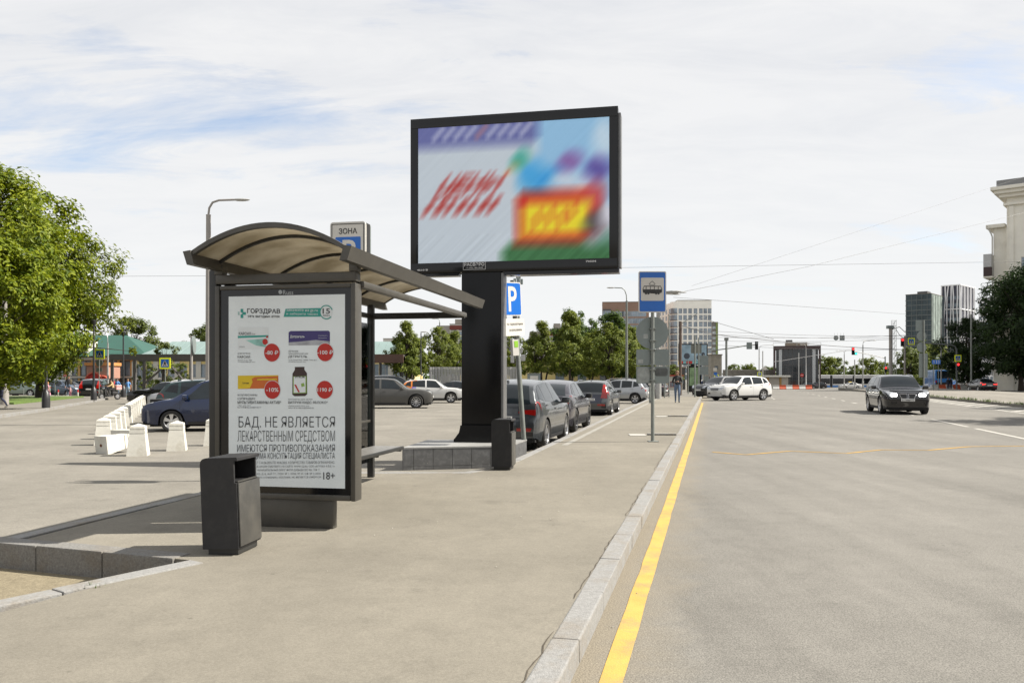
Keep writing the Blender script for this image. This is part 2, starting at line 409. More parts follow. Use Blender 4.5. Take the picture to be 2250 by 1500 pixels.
strip('yellow_kerb_line', [(YL(y), y) for y in (-4, 4, 12, 30, 50)], 0.118, 0.004, m_yellow, 0.07)
m_oline = M('faded_orange_paint', (0.36, 0.21, 0.03), 0.85, var=0.25, scale=6, pos=True)
strip('orange_cross_line', [G(1565, 993), G(1640, 999), G(1735, 991), G(1860, 996), G(1935, 988), G(2040, 989), G(2130, 981), G(2330, 979)], 0.085, 0.005, m_oline, 0.3)
LX = lambda y: 12.75 + 0.272 * (y - 20.3)
dash = [(7.5, 12.0), (15.0, 24.6), (25.4, 30.0)] + [(33.0+k*5.2, 34.9+k*5.2) for k in range(12)]
for a, c in dash:
    strip('lane_dash', [(LX(a), a), (LX(c), c)], 0.13, 0.005, m_white_line, 0.05)
EX = lambda y: 21.9 + 0.29 * (y - 35.0)
strip('median_edge_line', [(EX(10), 10), (EX(35), 35), (EX(62), 62)], 0.16, 0.005, m_white_line, 0.03)
MX = lambda y: 26.4 + 0.262 * (y - 42.5)       # near kerb of the tram reservation
for k in range(24):
    y = 17 + k * 2.0
    strip('hatch_bar', [(EX(y)+.15, y), (MX(y+2.6)-.2, y+2.6)], 0.30, 0.005, m_white_line, 0.02)
for k in range(8):
    strip('far_dash', [(9.6+k*1.2+9, 58+k*4.2), (10.0+k*1.2+9, 59.6+k*4.2)], 0.12, 0.005, m_white_line)
# parking strokes beside the sidewalk and between bays
for p in ([(PKX(18)-0.55, 18), (PKX(60)-0.6, 60)],):
    strip('bay_edge_line', p, 0.12, PKZ+0.005, m_white_line, .03)
for (a, c) in (((-6.5, 43), (-2.0, 41.6)), ((-2.0, 41.6), (-1.7, 43.8)), ((-9, 40.5), (-4.5, 40.2))):
    strip('bay_line', [a, c], 0.11, PKZ+0.005, m_white_line, .05)
strip('walk_edge_band', [(PKX(17)+.36, 17), (PKX(61)+.40, 61)], 0.13, SWZ+.004, M('pale_band', (.235, .225, .20), .85, var=.15, scale=3, pos=True), .05)
m_crack = M('crack_dirt', (.062, .050, .036), .95, var=.4, scale=20, pos=True)
for a, c in ((-1, 4.6), (5.2, 7.4), (8.3, 11), (12.5, 18)):
    pts_ = []; y = a
    while y < c: pts_.append((KIN(y)-.012+rnd.uniform(-.012, .012), y)); y += .12
    strip('kerb_crack', pts_, .007, SWZ+.004, m_crack, .6)
lit_ = MB(); lr = random.Random(12)
for _ in range(90):
    if lr.random() < .5: y = lr.uniform(3, 30); x = lr.uniform(-1.5 if y < 14 else PKX(y)+.3, KIN(y)-.1); z = SWZ
    elif lr.random() < .6: y = lr.uniform(3, 25); x = KX(y)+abs(lr.gauss(0, .12))+.03; z = 0
    else: y = lr.uniform(8, 24); x = lr.uniform(-9, -4.5); z = PKZ
    w = lr.uniform(.003, .009); a = lr.uniform(0, 3); lit_.add([(x+w*math.cos(a+q*1.57), y+w*1.3*math.sin(a+q*1.57), z+.004+.006*(q % 2)) for q in range(4)], [(0, 1, 2, 3)])
tag(lit_.build('litter', M('litter_paper', (.42, .40, .36), .9, var=.3, scale=1)), 'tiny scraps of litter scattered on the pavement', 'litter', kind='stuff')
# tram reservation: kerb, two track beds, weeds
resp = [(MX(y), y) for y in (10, 30, 60, 90, 112)] + [(MX(y)+12.6, y) for y in (112, 90, 60, 30, 10)]
m_conc = M('worn_concrete', (0.19, 0.175, 0.15), .9, var=.25, scale=2.5, bump=.2, pos=True, dirt=(.12, .10, .07), dirtamt=.6, dscale=1.2)
tramway = struct(MB().prism(resp, -0.3, 0.15).build('tram_reservation', m_conc))
m_rail = M('rail_steel', (0.16, 0.14, 0.13), .35, metal=.8)
for off in (2.6, 4.1, 7.4, 8.9):
    strip('rail_groove', [(MX(12)+off, 12), (MX(110)+off, 110)], 0.09, 0.156, m_rail)
sheet('far_carriageway_edge', [(MX(20)+12.7, 20, 0.004), (MX(110)+12.7, 110, 0.004), (MX(110)+13.0, 110, 0.004), (MX(20)+13.0, 20, 0.004)], m_white_line)
def blades(name, spots, hmin, hmax, n, spread, mat, label):
    mb = MB()
    for (x, y, z) in spots:
        for _ in range(n):
            a = rnd.uniform(0, 6.28); px, py = x+rnd.gauss(0, spread), y+rnd.gauss(0, spread)
            h = rnd.uniform(hmin, hmax); w = h*.12; l = rnd.uniform(-.5, .5)*h; l2 = rnd.uniform(-.5, .5)*h
            mb.add([(px-w*math.cos(a), py-w*math.sin(a), z), (px+w*math.cos(a), py+w*math.sin(a), z), (px+l, py+l2, z+h)], [(0, 1, 2)])
    o = mb.build(name, mat); o['kind'] = 'stuff'; o['label'] = label; o['category'] = 'weeds'; return o
blades('verge_weeds', [(MX(y)+rnd.uniform(-.1, .3), y, .14) for y in [28+k*.35 for k in range(130)] if rnd.random() < .6], .05, .2, 14, .16, m_grass, 'weeds growing along the stone edge of the tram tracks')
blades('kerb_weeds', [(-2.82, 5.5, SWZ), (-3.35, 4.30, SWZ), (-3.5, 4.0, SWZ), (-0.3, 12.6, SWZ-.02)], .01, .045, 22, .03, m_grass, 'tufts of grass in the joints of the pavement edging')
# left pavement with kerb, grass strip
pv = [(-60, 30), (-21.8, 34.5), (-23.9, 41.6), (-25.5, 46), (-31.5, 63), (-33, 74), (-60, 74)]
pave = struct(MB().prism([(p[0], p[1]) for p in pv], -0.3, -0.05).build('pavement', m_pave))
edging2 = [(-31.5, 63), (-25.5, 46), (-23.9, 41.6), (-21.8, 34.5)]
for a, c in zip(edging2[:-1], edging2[1:]):
    v = Vector(c) - Vector(a); me = MB().box(0, v.length, 0, 0.18, -.2, 0, .01).mesh('kerb_run', m_granite); mobj('kerb_run', me, pave, (a[0], a[1], -.038), math.atan2(v.y, v.x))
struct(MB().prism([(-60, 46), (-29.5, 48.5), (-34.5, 66), (-60, 66)], -0.3, 0.06).build('lawn', m_grass))
# zebra at the end of the side street
for k in range(5):
    strip('crossing_bar', [(-31.5+k*1.5, 66.5), (-31.8+k*1.5, 69.5)], 0.5, PKZ+.005, m_white_line)

# ================================================================== BUS SHELTER
m_steel = M('shelter_grey_paint', (0.066, 0.062, 0.054), 0.42, metal=0.25, var=0.10, scale=5, dirt=(.10, .092, .078), dirtamt=.5, dscale=3)
m_steel_d = M('shelter_dark_paint', (0.022, 0.022, 0.021), 0.45, var=0.15, scale=5)
m_black = M('black_gloss', (0.006, 0.006, 0.007), 0.12, var=0.2, scale=4)
m_roof = bpy.data.materials.new('milky_polycarbonate'); m_roof.use_nodes = True
nt = m_roof.node_tree; b_ = nt.nodes['Principled BSDF']; b_.inputs['Base Color'].default_value = (.30, .26, .19, 1); b_.inputs['Roughness'].default_value = .35
tr_ = nt.nodes.new('ShaderNodeBsdfTranslucent'); tr_.inputs[0].default_value = (.42, .36, .25, 1); ms_ = nt.nodes.new('ShaderNodeMixShader'); ms_.inputs[0].default_value = .55
nz = nt.nodes.new('ShaderNodeTexNoise'); nz.inputs['Scale'].default_value = 2.2; nz.inputs['Detail'].default_value = 7
cr_ = nt.nodes.new('ShaderNodeValToRGB'); cr_.color_ramp.elements[0].color = (.34, .30, .225, 1); cr_.color_ramp.elements[0].position = .35; cr_.color_ramp.elements[1].color = (.52, .48, .40, 1); cr_.color_ramp.elements[1].position = .65
tco = nt.nodes.new('ShaderNodeTexCoord'); nt.links.new(tco.outputs['Object'], nz.inputs['Vector']); nt.links.new(nz.outputs[0], cr_.inputs[0])
nt.links.new(cr_.outputs[0], b_.inputs['Base Color']); nt.links.new(cr_.outputs[0], tr_.inputs[0])
nt.links.new(b_.outputs[0], ms_.inputs[1]); nt.links.new(tr_.outputs[0], ms_.inputs[2]); nt.links.new(ms_.outputs[0], nt.nodes['Material Output'].inputs[0])
def glass_mat(name, tint, fac=0.12, rough=0.03):
    m = bpy.data.materials.new(name); m.use_nodes = True; nt = m.node_tree
    g = nt.nodes.new('ShaderNodeBsdfGlossy'); g.inputs['Roughness'].default_value = rough; t = nt.nodes.new('ShaderNodeBsdfTransparent'); t.inputs[0].default_value = (*tint, 1)
    fr = nt.nodes.new('ShaderNodeFresnel'); fr.inputs[0].default_value = 1.45
    ad = nt.nodes.new('ShaderNodeMath'); ad.operation = 'ADD'; ad.inputs[1].default_value = fac*.3; nt.links.new(fr.outputs[0], ad.inputs[0])
    x = nt.nodes.new('ShaderNodeMixShader'); nt.links.new(ad.outputs[0], x.inputs[0]); nt.links.new(t.outputs[0], x.inputs[1]); nt.links.new(g.outputs[0], x.inputs[2])
    nt.links.new(x.outputs[0], nt.nodes['Material Output'].inputs[0]); return m
m_glass = glass_mat('clear_glass', (.80, .90, .88))
m_paper = M('poster_paper', (0.66, 0.71, 0.735), 0.35, var=0.05, scale=2.5, coat=.2)
SH_A = R(11.3); SHO = (-1.434, 7.523)
sh = thing('bus_shelter', 'grey metal bus shelter with arched roof and lit advertising panel on its end', 'bus shelter', (SHO[0], SHO[1], SWZ), -SH_A)
zz = lambda z: z - SWZ
def bar(name, x0, x1, y0, y1, z0, z1, mat=None, bev=0.012, parent=None):
    return MB().box(x0, x1, y0, y1, zz(z0), zz(z1), bev).build(name, mat or m_steel, parent or sh, smooth=True)
# advertising panel
panel = MB().box(-1.405, -.015, 0.02, 0.135, zz(.39), zz(2.35)).build('display_box', m_steel_d, sh)
bar('panel_frame_side', -1.42, -1.372, -.012, .148, .385, 2.395); bar('panel_frame_side', -.048, 0.0, -.012, .148, .385, 2.395)
bar('panel_frame_top', -1.372, -.048, -.010, .146, 2.352, 2.393); bar('panel_frame_bottom', -1.372, -.048, -.010, .146, .387, .440)
MB().box(-1.372, -.048, 0.010, 0.02, zz(.440), zz(2.352)).build('black_border', m_black, sh)
poster = MB().box(-1.283, -.109, 0.006, 0.010, zz(.501), zz(2.291)).build('poster', m_paper, sh, label='white pharmacy poster with four medicines and red price circles')
bar('panel_foot', -1.18, -.235, .025, .125, SWZ, .386, m_steel)
bar('head_beam', -1.42, 0.0, .0, .12, 2.41, 2.50, m_steel)
for w0 in (-1.44, -.075):
    bar('roof_stub', w0, w0+.085, .01, .11, 2.50, 2.60, m_steel)
bar('post', -1.50, -1.422, .02, .12, SWZ, 2.55, m_steel_d)
bar('post', -1.385, -1.295, 3.82, 3.90, SWZ, 2.55, m_steel_d)
bar('cross_beam', -1.295, .03, 3.82, 3.89, 2.345, 2.43, m_steel_d)
bar('long_beam', -.055, .035, .12, 3.96, 2.36, 2.425, m_steel, .02)
bar('long_beam', -1.40, -1.33, .12, 3.82, 2.36, 2.425, m_steel_d)
# arched roof
W0, W1, S0, S1, ZE, RISE = -1.40, .09, -.44, 4.55, 2.625, .235
def arch(f, dz=0): 
    w = W0+(W1-W0)*f; return (w, zz(ZE + dz + RISE*(1-(2*f-1)**2)))
NS = 20
mb = MB(); vs_ = []
for sgn in (0, 1):
    for k in range(NS+1):
        w, z = arch(k/NS, .01*sgn); vs_ += [(w, S0+.02, z), (w, S1-.02, z)]
n2_ = 2*(NS+1)
fs = [(2*k, 2*k+1, 2*k+3, 2*k+2) for k in range(NS)] + [(n2_+2*k, n2_+2*k+2, n2_+2*k+3, n2_+2*k+1) for k in range(NS)]
mb.add(vs_, fs); mb.build('roof_sheet', m_roof, sh, smooth=True)
def rib(s0, s1, dz0, dz1, mat):
    mb = MB(); vs_ = []
    for k in range(NS+1):
        w, z = arch(k/NS)
        vs_ += [(w, s0, z+dz0), (w, s1, z+dz0), (w, s1, z+dz1), (w, s0, z+dz1)]
    fs = []
    for k in range(NS):
        for q in range(4): fs.append((4*k+q, 4*k+(q+1) % 4, 4*k+4+(q+1) % 4, 4*k+4+q))
    fs += [(3, 2, 1, 0), tuple(4*NS+q for q in range(4))]
    mb.add(vs_, fs); mb.build('roof_rib', mat, sh, smooth=True)
rib(S0, S0+.05, -.012, .032, m_steel); rib(S1-.05, S1, -.012, .03, m_steel)
for s_ in (.0, 1.15, 2.3, 3.45): rib(s_, s_+.035, -.03, -.002, m_steel_d)
# eaves: sloping box gutters
for sg, wc in ((1, .085), (-1, -1.40)):
    prof = [(wc-sg*.05, zz(2.535)), (wc+sg*.022, zz(2.535)), (wc+sg*.062, zz(2.655)), (wc-sg*.01, zz(2.665))]
    if sg < 0: prof = prof[::-1]
    mb = MB(); n = len(prof)
    vs_ = [(p[0], S0-.02, p[1]) for p in prof] + [(p[0], S1+.02, p[1]) for p in prof]
    mb.add(vs_, [tuple(range(n)), tuple(range(n, 2*n))[::-1]] + [(i, n+i, n+(i+1) % n, (i+1) % n) for i in range(n)])
    mb.build('eave_gutter', m_steel, sh)
# glazing, bench
MB().box(-1.345, -1.337, .2, 3.8, zz(.34), zz(2.28)).build('rear_glass', m_glass, sh)
bar('glass_rail', -1.36, -1.33, .16, 3.82, .90, .935, m_steel, .006)
m_slat = M('bench_grey', (.20, .195, .185), .4, metal=.3, var=.15)
for k in range(5):
    w = -1.27 + k*.083
    bar('bench_slat', w, w+.066, 1.9, 3.78, .545, .572, m_slat, .006)
bar('bench_edge', -.862, -.828, 1.9, 3.8, .525, .575, m_steel_d, .014)
for s_ in (1.92, 2.85, 3.74): bar('bench_bracket', -1.33, -.86, s_, s_+.05, .50, .544, m_steel_d, .008)
# ---- print on the poster, measured off the sheet
def PP(px, py, s_):
    a = (px-502)/255.0; yt = 655-9*a; yb = 1064+9*a; b = (py-yt)/(yb-yt)
    return (-1.283+1.174*a, s_, zz(2.291-1.79*b))
def prn(mb, poly, s_):
    mb.__dict__.setdefault('marks', []).append((len(mb.v), len(mb.f)))
    mb.add([PP(p[0], p[1], s_) for p in poly], [tuple(range(len(poly)))])
def build_split(mb, name, mat, par):
    mk = mb.marks + [(len(mb.v), len(mb.f))]
    for (v0, f0), (v1, f1) in zip(mk[:-1], mk[1:]):
        q = MB(); q.add(mb.v[v0:v1], [tuple(i-v0 for i in f) for f in mb.f[f0:f1]]); q.build(name, mat, par)
def pt(mb, s_, x0, x1, ytop, ybot, bold=0.0, lay=.0015):
    mb.__dict__.setdefault('marks', []).append((len(mb.v), len(mb.f)))
    put_text(mb, s_, x0, x1, ybot, ytop, lambda x, y: PP(x, y, lay), bold)
m_ink = M('ink_black', (0.02, 0.022, 0.026), .5); m_ink2 = M('ink_grey', (0.055, 0.06, 0.07), .5); m_teal = M('ink_teal', (0.022, 0.27, 0.23), .5, var=.05)
m_red = M('ink_red', (0.40, 0.012, 0.006), .5, var=.05); m_wht = M('ink_white', (0.62, 0.66, 0.68), .5, var=.04); m_navy = M('ink_navy', (0.035, 0.025, 0.13), .5, var=.1)
m_yel = M('ink_yellow', (0.60, 0.43, 0.01), .5, var=.06); m_org = M('ink_orange', (0.50, 0.115, 0.012), .5, var=.1); m_sil = M('ink_silver', (0.30, 0.31, 0.34), .4, var=.3, scale=6)
m_brn = M('ink_brown', (0.03, 0.012, 0.01), .4); m_grn = M('ink_lime', (0.20, 0.33, 0.06), .5, var=.25, scale=30); m_teal2 = M('ink_pale_teal', (.24, .47, .43), .5, var=.3, scale=7)
L1, L2, L3 = .0045, .003, .0015
k1 = MB(); prn(k1, [(523, 688), (529, 688), (529, 681), (535, 681), (535, 688), (541, 688), (541, 694), (535, 694), (535, 701), (529, 701), (529, 694), (523, 694)][::-1], L1)
prn(k1, [(624.5, 697.5), (629, 679.5), (705, 677), (705, 696)], L1)
for a0 in range(20, 320, 12):
    a, c = R(a0), R(a0+12)
    prn(k1, [(717.5+12.2*math.cos(a), 686-13.6*math.sin(a)), (717.5+14.3*math.cos(a), 686-15.8*math.sin(a)), (717.5+14.3*math.cos(c), 686-15.8*math.sin(c)), (717.5+12.2*math.cos(c), 686-13.6*math.sin(c))], L3)
prn(k1, [(523, 740), (591, 737.5), (591, 741.5), (523, 744.5)], L2)
build_split(k1, 'teal_print', m_teal, poster)
kw = MB(); prn(kw, [(717.5+12.6*math.cos(R(q*18)), 686-14*math.sin(R(q*18))) for q in range(20)], L2)
prn(kw, [(523.5, 690), (527, 690), (527, 686.5), (534, 691), (527, 695.5), (527, 692), (523.5, 692)], L2)
pt(kw, 'закажите на gz.ru', 631, 699, 680, 687, 0); pt(kw, 'и заберите через', 631, 699, 688, 694)
prn(kw, [(523, 724), (527, 720.8), (588, 720.2), (591, 723), (591, 767), (523, 768)], L1)
for cx_, cy_, t_, hw, in ((599, 775.5, '-80 ₽', 14), (715, 774, '-100 ₽', 17), (600, 856.5, '-10%', 13.5), (714, 856, '1190 ₽', 15.5)):
    prn(kw, [(cx_+18.2*math.cos(R(q*15)), cy_-20.6*math.sin(R(q*15))) for q in range(24)], .0034)
    pt(kw, t_, cx_-hw, cx_+hw, cy_-4.4, cy_+4.4, .012, .0012)
prn(kw, [(647, 828), (672.5, 827), (672.5, 862), (647, 863)], .0028)
pt(kw, 'Детрагель', 639, 671, 737.2, 744.2, .01, .0015)
pt(kw, 'гель для наружного', 700, 720, 737, 738.6, 0, .0015); pt(kw, 'применения', 700, 718, 742.5, 744, 0, .0015)
build_split(kw, 'white_print', m_wht, poster)
kr = MB()
for cx_, cy_ in ((599, 775.5), (715, 774), (600, 856.5), (714, 856)): prn(kr, [(cx_+17.4*math.cos(R(q*15)), cy_-19.7*math.sin(R(q*15))) for q in range(24)], .0024)
prn(kr, [(586.5, 739.5), (590.5, 739.3), (590.5, 743.5), (586.5, 743.7)], L3)
prn(kr, [(584+6*math.cos(R(q*24)), 752+6.5*math.sin(R(-q*24))) for q in range(15)], L3)
prn(kr, [(648, 845), (652, 845), (660, 861), (657, 862)], .0018)
build_split(kr, 'red_print', m_red, poster)
kn = MB(); prn(kn, [(635.5, 731), (640, 728), (722, 726.5), (725, 729.5), (725, 750), (695, 747), (660, 751), (635.5, 753)][::-1], L1); kn.build('navy_print', m_navy, poster)
ksv = MB(); prn(ksv, [(635.5, 753), (660, 751), (695, 747), (725, 750), (725, 758), (635.5, 759.5)], L1); ksv.build('silver_print', m_sil, poster)
kp = MB(); prn(kp, [(541, 749), (586, 745), (586, 764), (563, 760)], L2); kp.build('pale_teal_print', m_teal2, poster)
ky_ = MB(); prn(ky_, [(523, 826), (613, 824.5), (613, 831), (523, 855)], L1); prn(ky_, [(523, 827), (552, 825.5), (556, 840), (550, 853), (523, 855)], .0035)
prn(ky_, [(566, 833), (610, 832), (610, 835), (566, 836)], .0025); build_split(ky_, 'yellow_print', m_yel, poster)
ko = MB(); prn(ko, [(523, 855), (560, 829), (613, 826.5), (613, 853)], .0042); ko.build('orange_print', m_org, poster)
kb = MB(); prn(kb, [(649, 813), (649, 806.5), (670, 806), (670, 812.5), (675.5, 820), (676, 866), (671, 869.8), (649, 870.3), (643.5, 867), (644, 821)], L1)
kb.build('brown_print', m_brn, poster)
kg = MB(); prn(kg, [(645.5, 827), (674.5, 826), (674.8, 863.5), (645, 864.5)], .0036); prn(kg, [(663, 843), (669, 841), (671, 848), (664, 850)], .0018); build_split(kg, 'lime_print', m_grn, poster)
ki = MB()
pt(ki, 'ГОРЗДРАВ', 544, 617, 680, 692.3, .012); pt(ki, 'сеть выгодных аптек', 545.5, 616.6, 694.6, 700.4, .006); pt(ki, '15', 709.5, 725.5, 678, 689.5, .014); pt(ki, 'МИН', 710.5, 724.5, 691.2, 695.3, .004)
pt(ki, 'КАРСИЛ', 525.5, 552, 731.5, 738, .004, L3); pt(ki, '35 мг', 554, 562, 734, 737.4, 0, L3); pt(ki, 'mepharm', 526, 539, 762, 764.6, 0, L3)
pt(ki, 'VITRUM', 649, 670.5, 826.8, 830.8, .02, .0018); pt(ki, 'Супрадин', 533, 548, 840, 844.5, .01, .002)
pt(ki, 'КАРСИЛ', 522.5, 550.5, 782.5, 788.2, .003); pt(ki, 'ДЕТРАГЕЛЬ', 635, 676, 781, 787, .003)
pt(ki, 'СУПРАДИН', 522.5, 561, 873.4, 879.2, .003); pt(ki, 'МУЛЬТИВИТАМИНЫ АКТИВ*', 522.5, 619.5, 880.8, 887, .003); pt(ki, 'ВИТРУМ КИДС ЯБЛОКО*', 635, 720.4, 881, 887.6, .003)
pt(ki, '*', 522, 523.8, 914, 916.5); pt(ki, 'БАД. НЕ ЯВЛЯЕТСЯ', 525, 735.7, 914.6, 943, -.012); pt(ki, 'ЛЕКАРСТВЕННЫМ СРЕДСТВОМ', 522.5, 735.7, 945.4, 973.5, -.014)
pt(ki, '18+', 711, 735.7, 1036.5, 1052.5, 0)
build_split(ki, 'black_print', m_ink, poster)
ki = MB()
for s_, x0, x1, a, c in (('ДЛЯ ПЕЧЕНИ', 522.5, 551, 776.3, 780.2), ('ДРАЖЕ 35 МГ №80', 522.5, 554.5, 791.4, 794), ('ЛП-№(003588)-(РГ-RU)', 522.5, 561.5, 795.2, 797.8), ('ЛЕЧЕНИЕ', 635, 657, 770.3, 774), ('ЗАБОЛЕВАНИЙ НОГ', 635, 679.3, 775, 778.8),
     ('ГЕЛЬ Д/НАРУЖН. ПРИМ. ТУБА 80 Г', 635, 697.5, 790, 793), ('ЛП-№(003355)-(РГ-RU)', 635, 673.5, 794.2, 797), ('МУЛЬТИВИТАМИНЫ', 522.5, 566.3, 866, 870), ('ТАБЛ. ШИП. №10', 522.5, 551.5, 889.8, 892), ('RU.77.99.88.003.E.002877.06.17', 522.5, 575, 893.6, 896.3),
     ('ВИТАМИНЫ ДЛЯ ДЕТЕЙ', 635, 687.5, 875.2, 879), ('МАРМЕЛАДКИ ЖЕВ. №60', 635, 680.7, 890.5, 893), ('AM.01.07.01.003.R.000290.03.23', 635, 689.8, 894.5, 897.2),
     ('ИМЕЮТСЯ ПРОТИВОПОКАЗАНИЯ', 521.6, 735.7, 975.6, 991.5), ('НЕОБХОДИМА КОНСУЛЬТАЦИЯ СПЕЦИАЛИСТА', 521.6, 735.7, 993.6, 1009.6),
     ('ЕТ С 01.06.2025 ПО 30.06.2025, КОЛИЧЕСТВО ТОВАРОВ ОГРАНИЧЕНО.', 563, 735.7, 1012.2, 1018.6), ('ОБ АКЦИИ СМОТРИТЕ НА САЙТЕ WWW.GZ.RU ООО «АПТЕКА А.В.Е.-1»', 563, 735.7, 1020, 1026.4),
     ('МУНИЦИПАЛЬНЫЙ ОКРУГ ФИЛИ-ДАВЫДКОВО ВН. ТЕР. Г.,', 567, 705, 1028, 1034.2), ('КО, Д. 8, 18-Й ЭТ., ПОМ. № 1, КОМ. № 47, ОФ. № 3; ИНН', 566, 705.5, 1036.2, 1042.4), ('ГРН1117746529691). РЕКЛАМА. НЕ ЯВЛЯЕТСЯ ОФЕРТОЙ', 566, 706, 1044, 1050.4)):
    pt(ki, s_, x0, x1, a, c, 0 if a < 970 else -.006)
build_split(ki, 'small_print', m_ink2, poster)
m_logo = M('logo_grey', (.33, .36, .38), .5)
kl = MB(); put_text(kl, 'Russ', 623, 645.5, 648.6, 639.2, lambda x, y: PP(x, y, .0075), .006)
kl.add([PP(617+4.2*math.cos(R(q*30)), 643.3+4.5*math.sin(R(-q*30)), .0075) for q in range(12)], [tuple(range(12))]); kl.build('maker_lettering', m_logo, sh)

# ================================================================== LITTER BINS
m_bin = M('bin_charcoal', (0.012, 0.012, 0.014), 0.6, var=.15, scale=8, dirt=(.04, .037, .034), dirtamt=.5, dscale=4)
m_bin_door = M('bin_grey_door', (0.075, 0.073, 0.068), 0.42, metal=.35, var=.18, scale=5, dirt=(.13, .12, .10), dirtamt=.4, dscale=5)
def litter_bin(x, y, rz, label, tilt=0.0):
    t = thing('litter_bin', label, 'litter bin', (x, y, SWZ), rz)
    t.rotation_euler = (0, tilt, rz)
    Wd, Dp, Hh = .31, .41, .77
    # shell: hood bent round left, top and back; mouth on the street side
    out = [(Wd/2-.012, .05), (Wd/2-.012, Hh-.205), (Wd/2-.03, Hh-.2), (Wd/2-.03, Hh-.03), (Wd/2, Hh-.028), (Wd/2, Hh-.006), (Wd/2-.008, Hh), (-Wd/2+.05, Hh), (-Wd/2+.022, Hh-.007), (-Wd/2+.006, Hh-.024), (-Wd/2, Hh-.05), (-Wd/2, .05)]
    low = [(Wd/2-.012, .05), (Wd/2-.012, Hh-.205), (-Wd/2+.001, Hh-.205), (-Wd/2+.001, .05)]
    hood = [(Wd/2, Hh-.028), (Wd/2, Hh-.006), (Wd/2-.008, Hh), (-Wd/2+.05, Hh), (-Wd/2+.022, Hh-.007), (-Wd/2+.006, Hh-.024), (-Wd/2, Hh-.05), (-Wd/2, Hh-.2), (-Wd/2+.015, Hh-.2), (-Wd/2+.015, Hh-.05), (-Wd/2+.05, Hh-.028)]
    mb = MB(); mb.extr(out, 'y', 0, .02); mb.extr(out, 'y', Dp-.02, Dp); mb.extr(low, 'y', .0201, Dp-.0201); mb.extr(hood, 'y', .0202, Dp-.0202)
    mb.build('body', m_bin, t, smooth=True, ang=30)
    mb = MB().box(Wd/2-.011, Wd/2+.004, .012, Dp-.012, .065, Hh-.205, .006); mb.build('door', m_bin_door, t, smooth=True)
    MB().box(-Wd/2+.03, Wd/2-.03, .03, Dp-.03, 0, .055, .004).build('plinth', m_steel_d, t)
    MB().box(Wd/2-.035, Wd/2-.012, .03, Dp-.03, Hh-.2, Hh-.19).build('stubber_plate', m_bin_door, t)
    return t
litter_bin(-2.290, 6.46, -R(7), 'charcoal litter bin standing in front of the shelter advertising panel', -R(2.2))
litter_bin(-.16, 12.42, -R(9), 'charcoal litter bin beside the grey tiled billboard plinth')

# ================================================================== BILLBOARD
m_tile = M('grey_tile', (0.088, 0.088, 0.088), .55, var=.15, scale=3, dirt=(.22, .22, .22), dirtamt=.5, dscale=9)
m_slab = M('pale_slab', (0.24, 0.238, 0.23), .6, var=.15, scale=3)
pl = thing('billboard_plinth', 'low plinth clad in grey tiles under the billboard column', 'plinth', (0, 0, PKZ))
FL, FR, BR, BL = Vector((-2.01, 15.05)), Vector((-.06, 15.55)), Vector((.30, 17.1)), Vector((-1.75, 17.0))
TOPH = .24 - PKZ
MB().prism([FL+Vector((.03, .03)), FR+Vector((-.03, .03)), BR+Vector((-.03, -.03)), BL+Vector((.03, -.03))], 0, TOPH-.03).build('core', m_conc, pl)
MB().prism([FL+Vector((-.01, -.012)), FR+Vector((.012, -.012)), BR+Vector((.012, .01)), BL], TOPH-.028, TOPH).build('top_slab', m_slab, pl)
def tiles(a, c, n, first):
    v = c-a; L = v.length; ang = math.atan2(v.y, v.x); xs = [0, first]
    w = (L-first)/n
    for k in range(n): xs.append(first+w*(k+1))
    for k in range(len(xs)-1):
        for z0, z1 in ((.0, .065), (.07, TOPH-.03)):
            me = MB().box(xs[k]+.003, xs[k+1]-.003, -.008+rnd.uniform(0, .003), .03, z0, z1, .003).mesh('tile', m_tile)
            mobj('tile', me, pl, (a.x, a.y, 0), ang)
tiles(FL, FR, 5, .2); tiles(FR, BR, 4, .12); tiles(BL, FL, 4, .2)
BA = R(11.6)
bb = thing('billboard', 'large black framed billboard with blurred colourful advert on a black column', 'billboard', (-.01, 16.2, .24), -BA)
m_bcol = M('column_black', (0.0035, 0.0035, 0.004), .22, var=.3, scale=1.5, spec=.25)
m_bframe = M('frame_black', (0.004, 0.004, 0.005), .14, var=.25, scale=1.2, spec=.4)
m_bedge = M('edge_grey', (0.16, 0.16, 0.16), .4, metal=.4)
hw, bz0, bz1 = 2.095, 3.63-.24, 6.76-.24
MB().box(-1.03, -.23, .03, .40, .1, bz0+.02, .008).build('column', m_bcol, bb, smooth=True)
MB().box(-.226, -.175, .06, .38, .1, bz0-.02, .004).build('column_trim', m_bedge, bb)
pr = [(-.17, 0), (-.17, .05), (-.135, .09), (-.06, .19), (-.035, .30), (-.035, .335), (.83, .335), (.83, 0)]
mb = MB(); mb.extr([(-1.0+p[0], p[1]) for p in pr][::-1], 'y', -.06, .46); mb.build('column_foot', m_bcol, bb)
MB().box(-hw, hw, .0, .34, bz0, bz1, .012).build('cabinet', m_bframe, bb, smooth=True)
MB().box(hw+.002, hw+.05, .05, .36, bz0+.03, bz1-.12, .004).build('side_trim', m_bedge, bb)
MB().box(-hw+.1, -1.1, .05, .26, bz0-.06, bz0-.002).build('under_tray', m_bframe, bb)
MB().box(-.15, hw+.02, .02, .32, bz0-.075, bz0-.002, .004).build('under_tray', m_bframe, bb)
for (x0, x1, z0, z1) in ((-hw+.015, hw-.015, bz1-.20, bz1-.015), (-hw+.015, hw-.015, bz0+.02, bz0+.20), (-hw+.015, -hw+.165, bz0+.205, bz1-.205), (hw-.165, hw-.015, bz0+.205, bz1-.205)):
    MB().box(x0, x1, -.012, -.001, z0, z1, .004).build('frame_bar', m_bframe, bb, smooth=True)
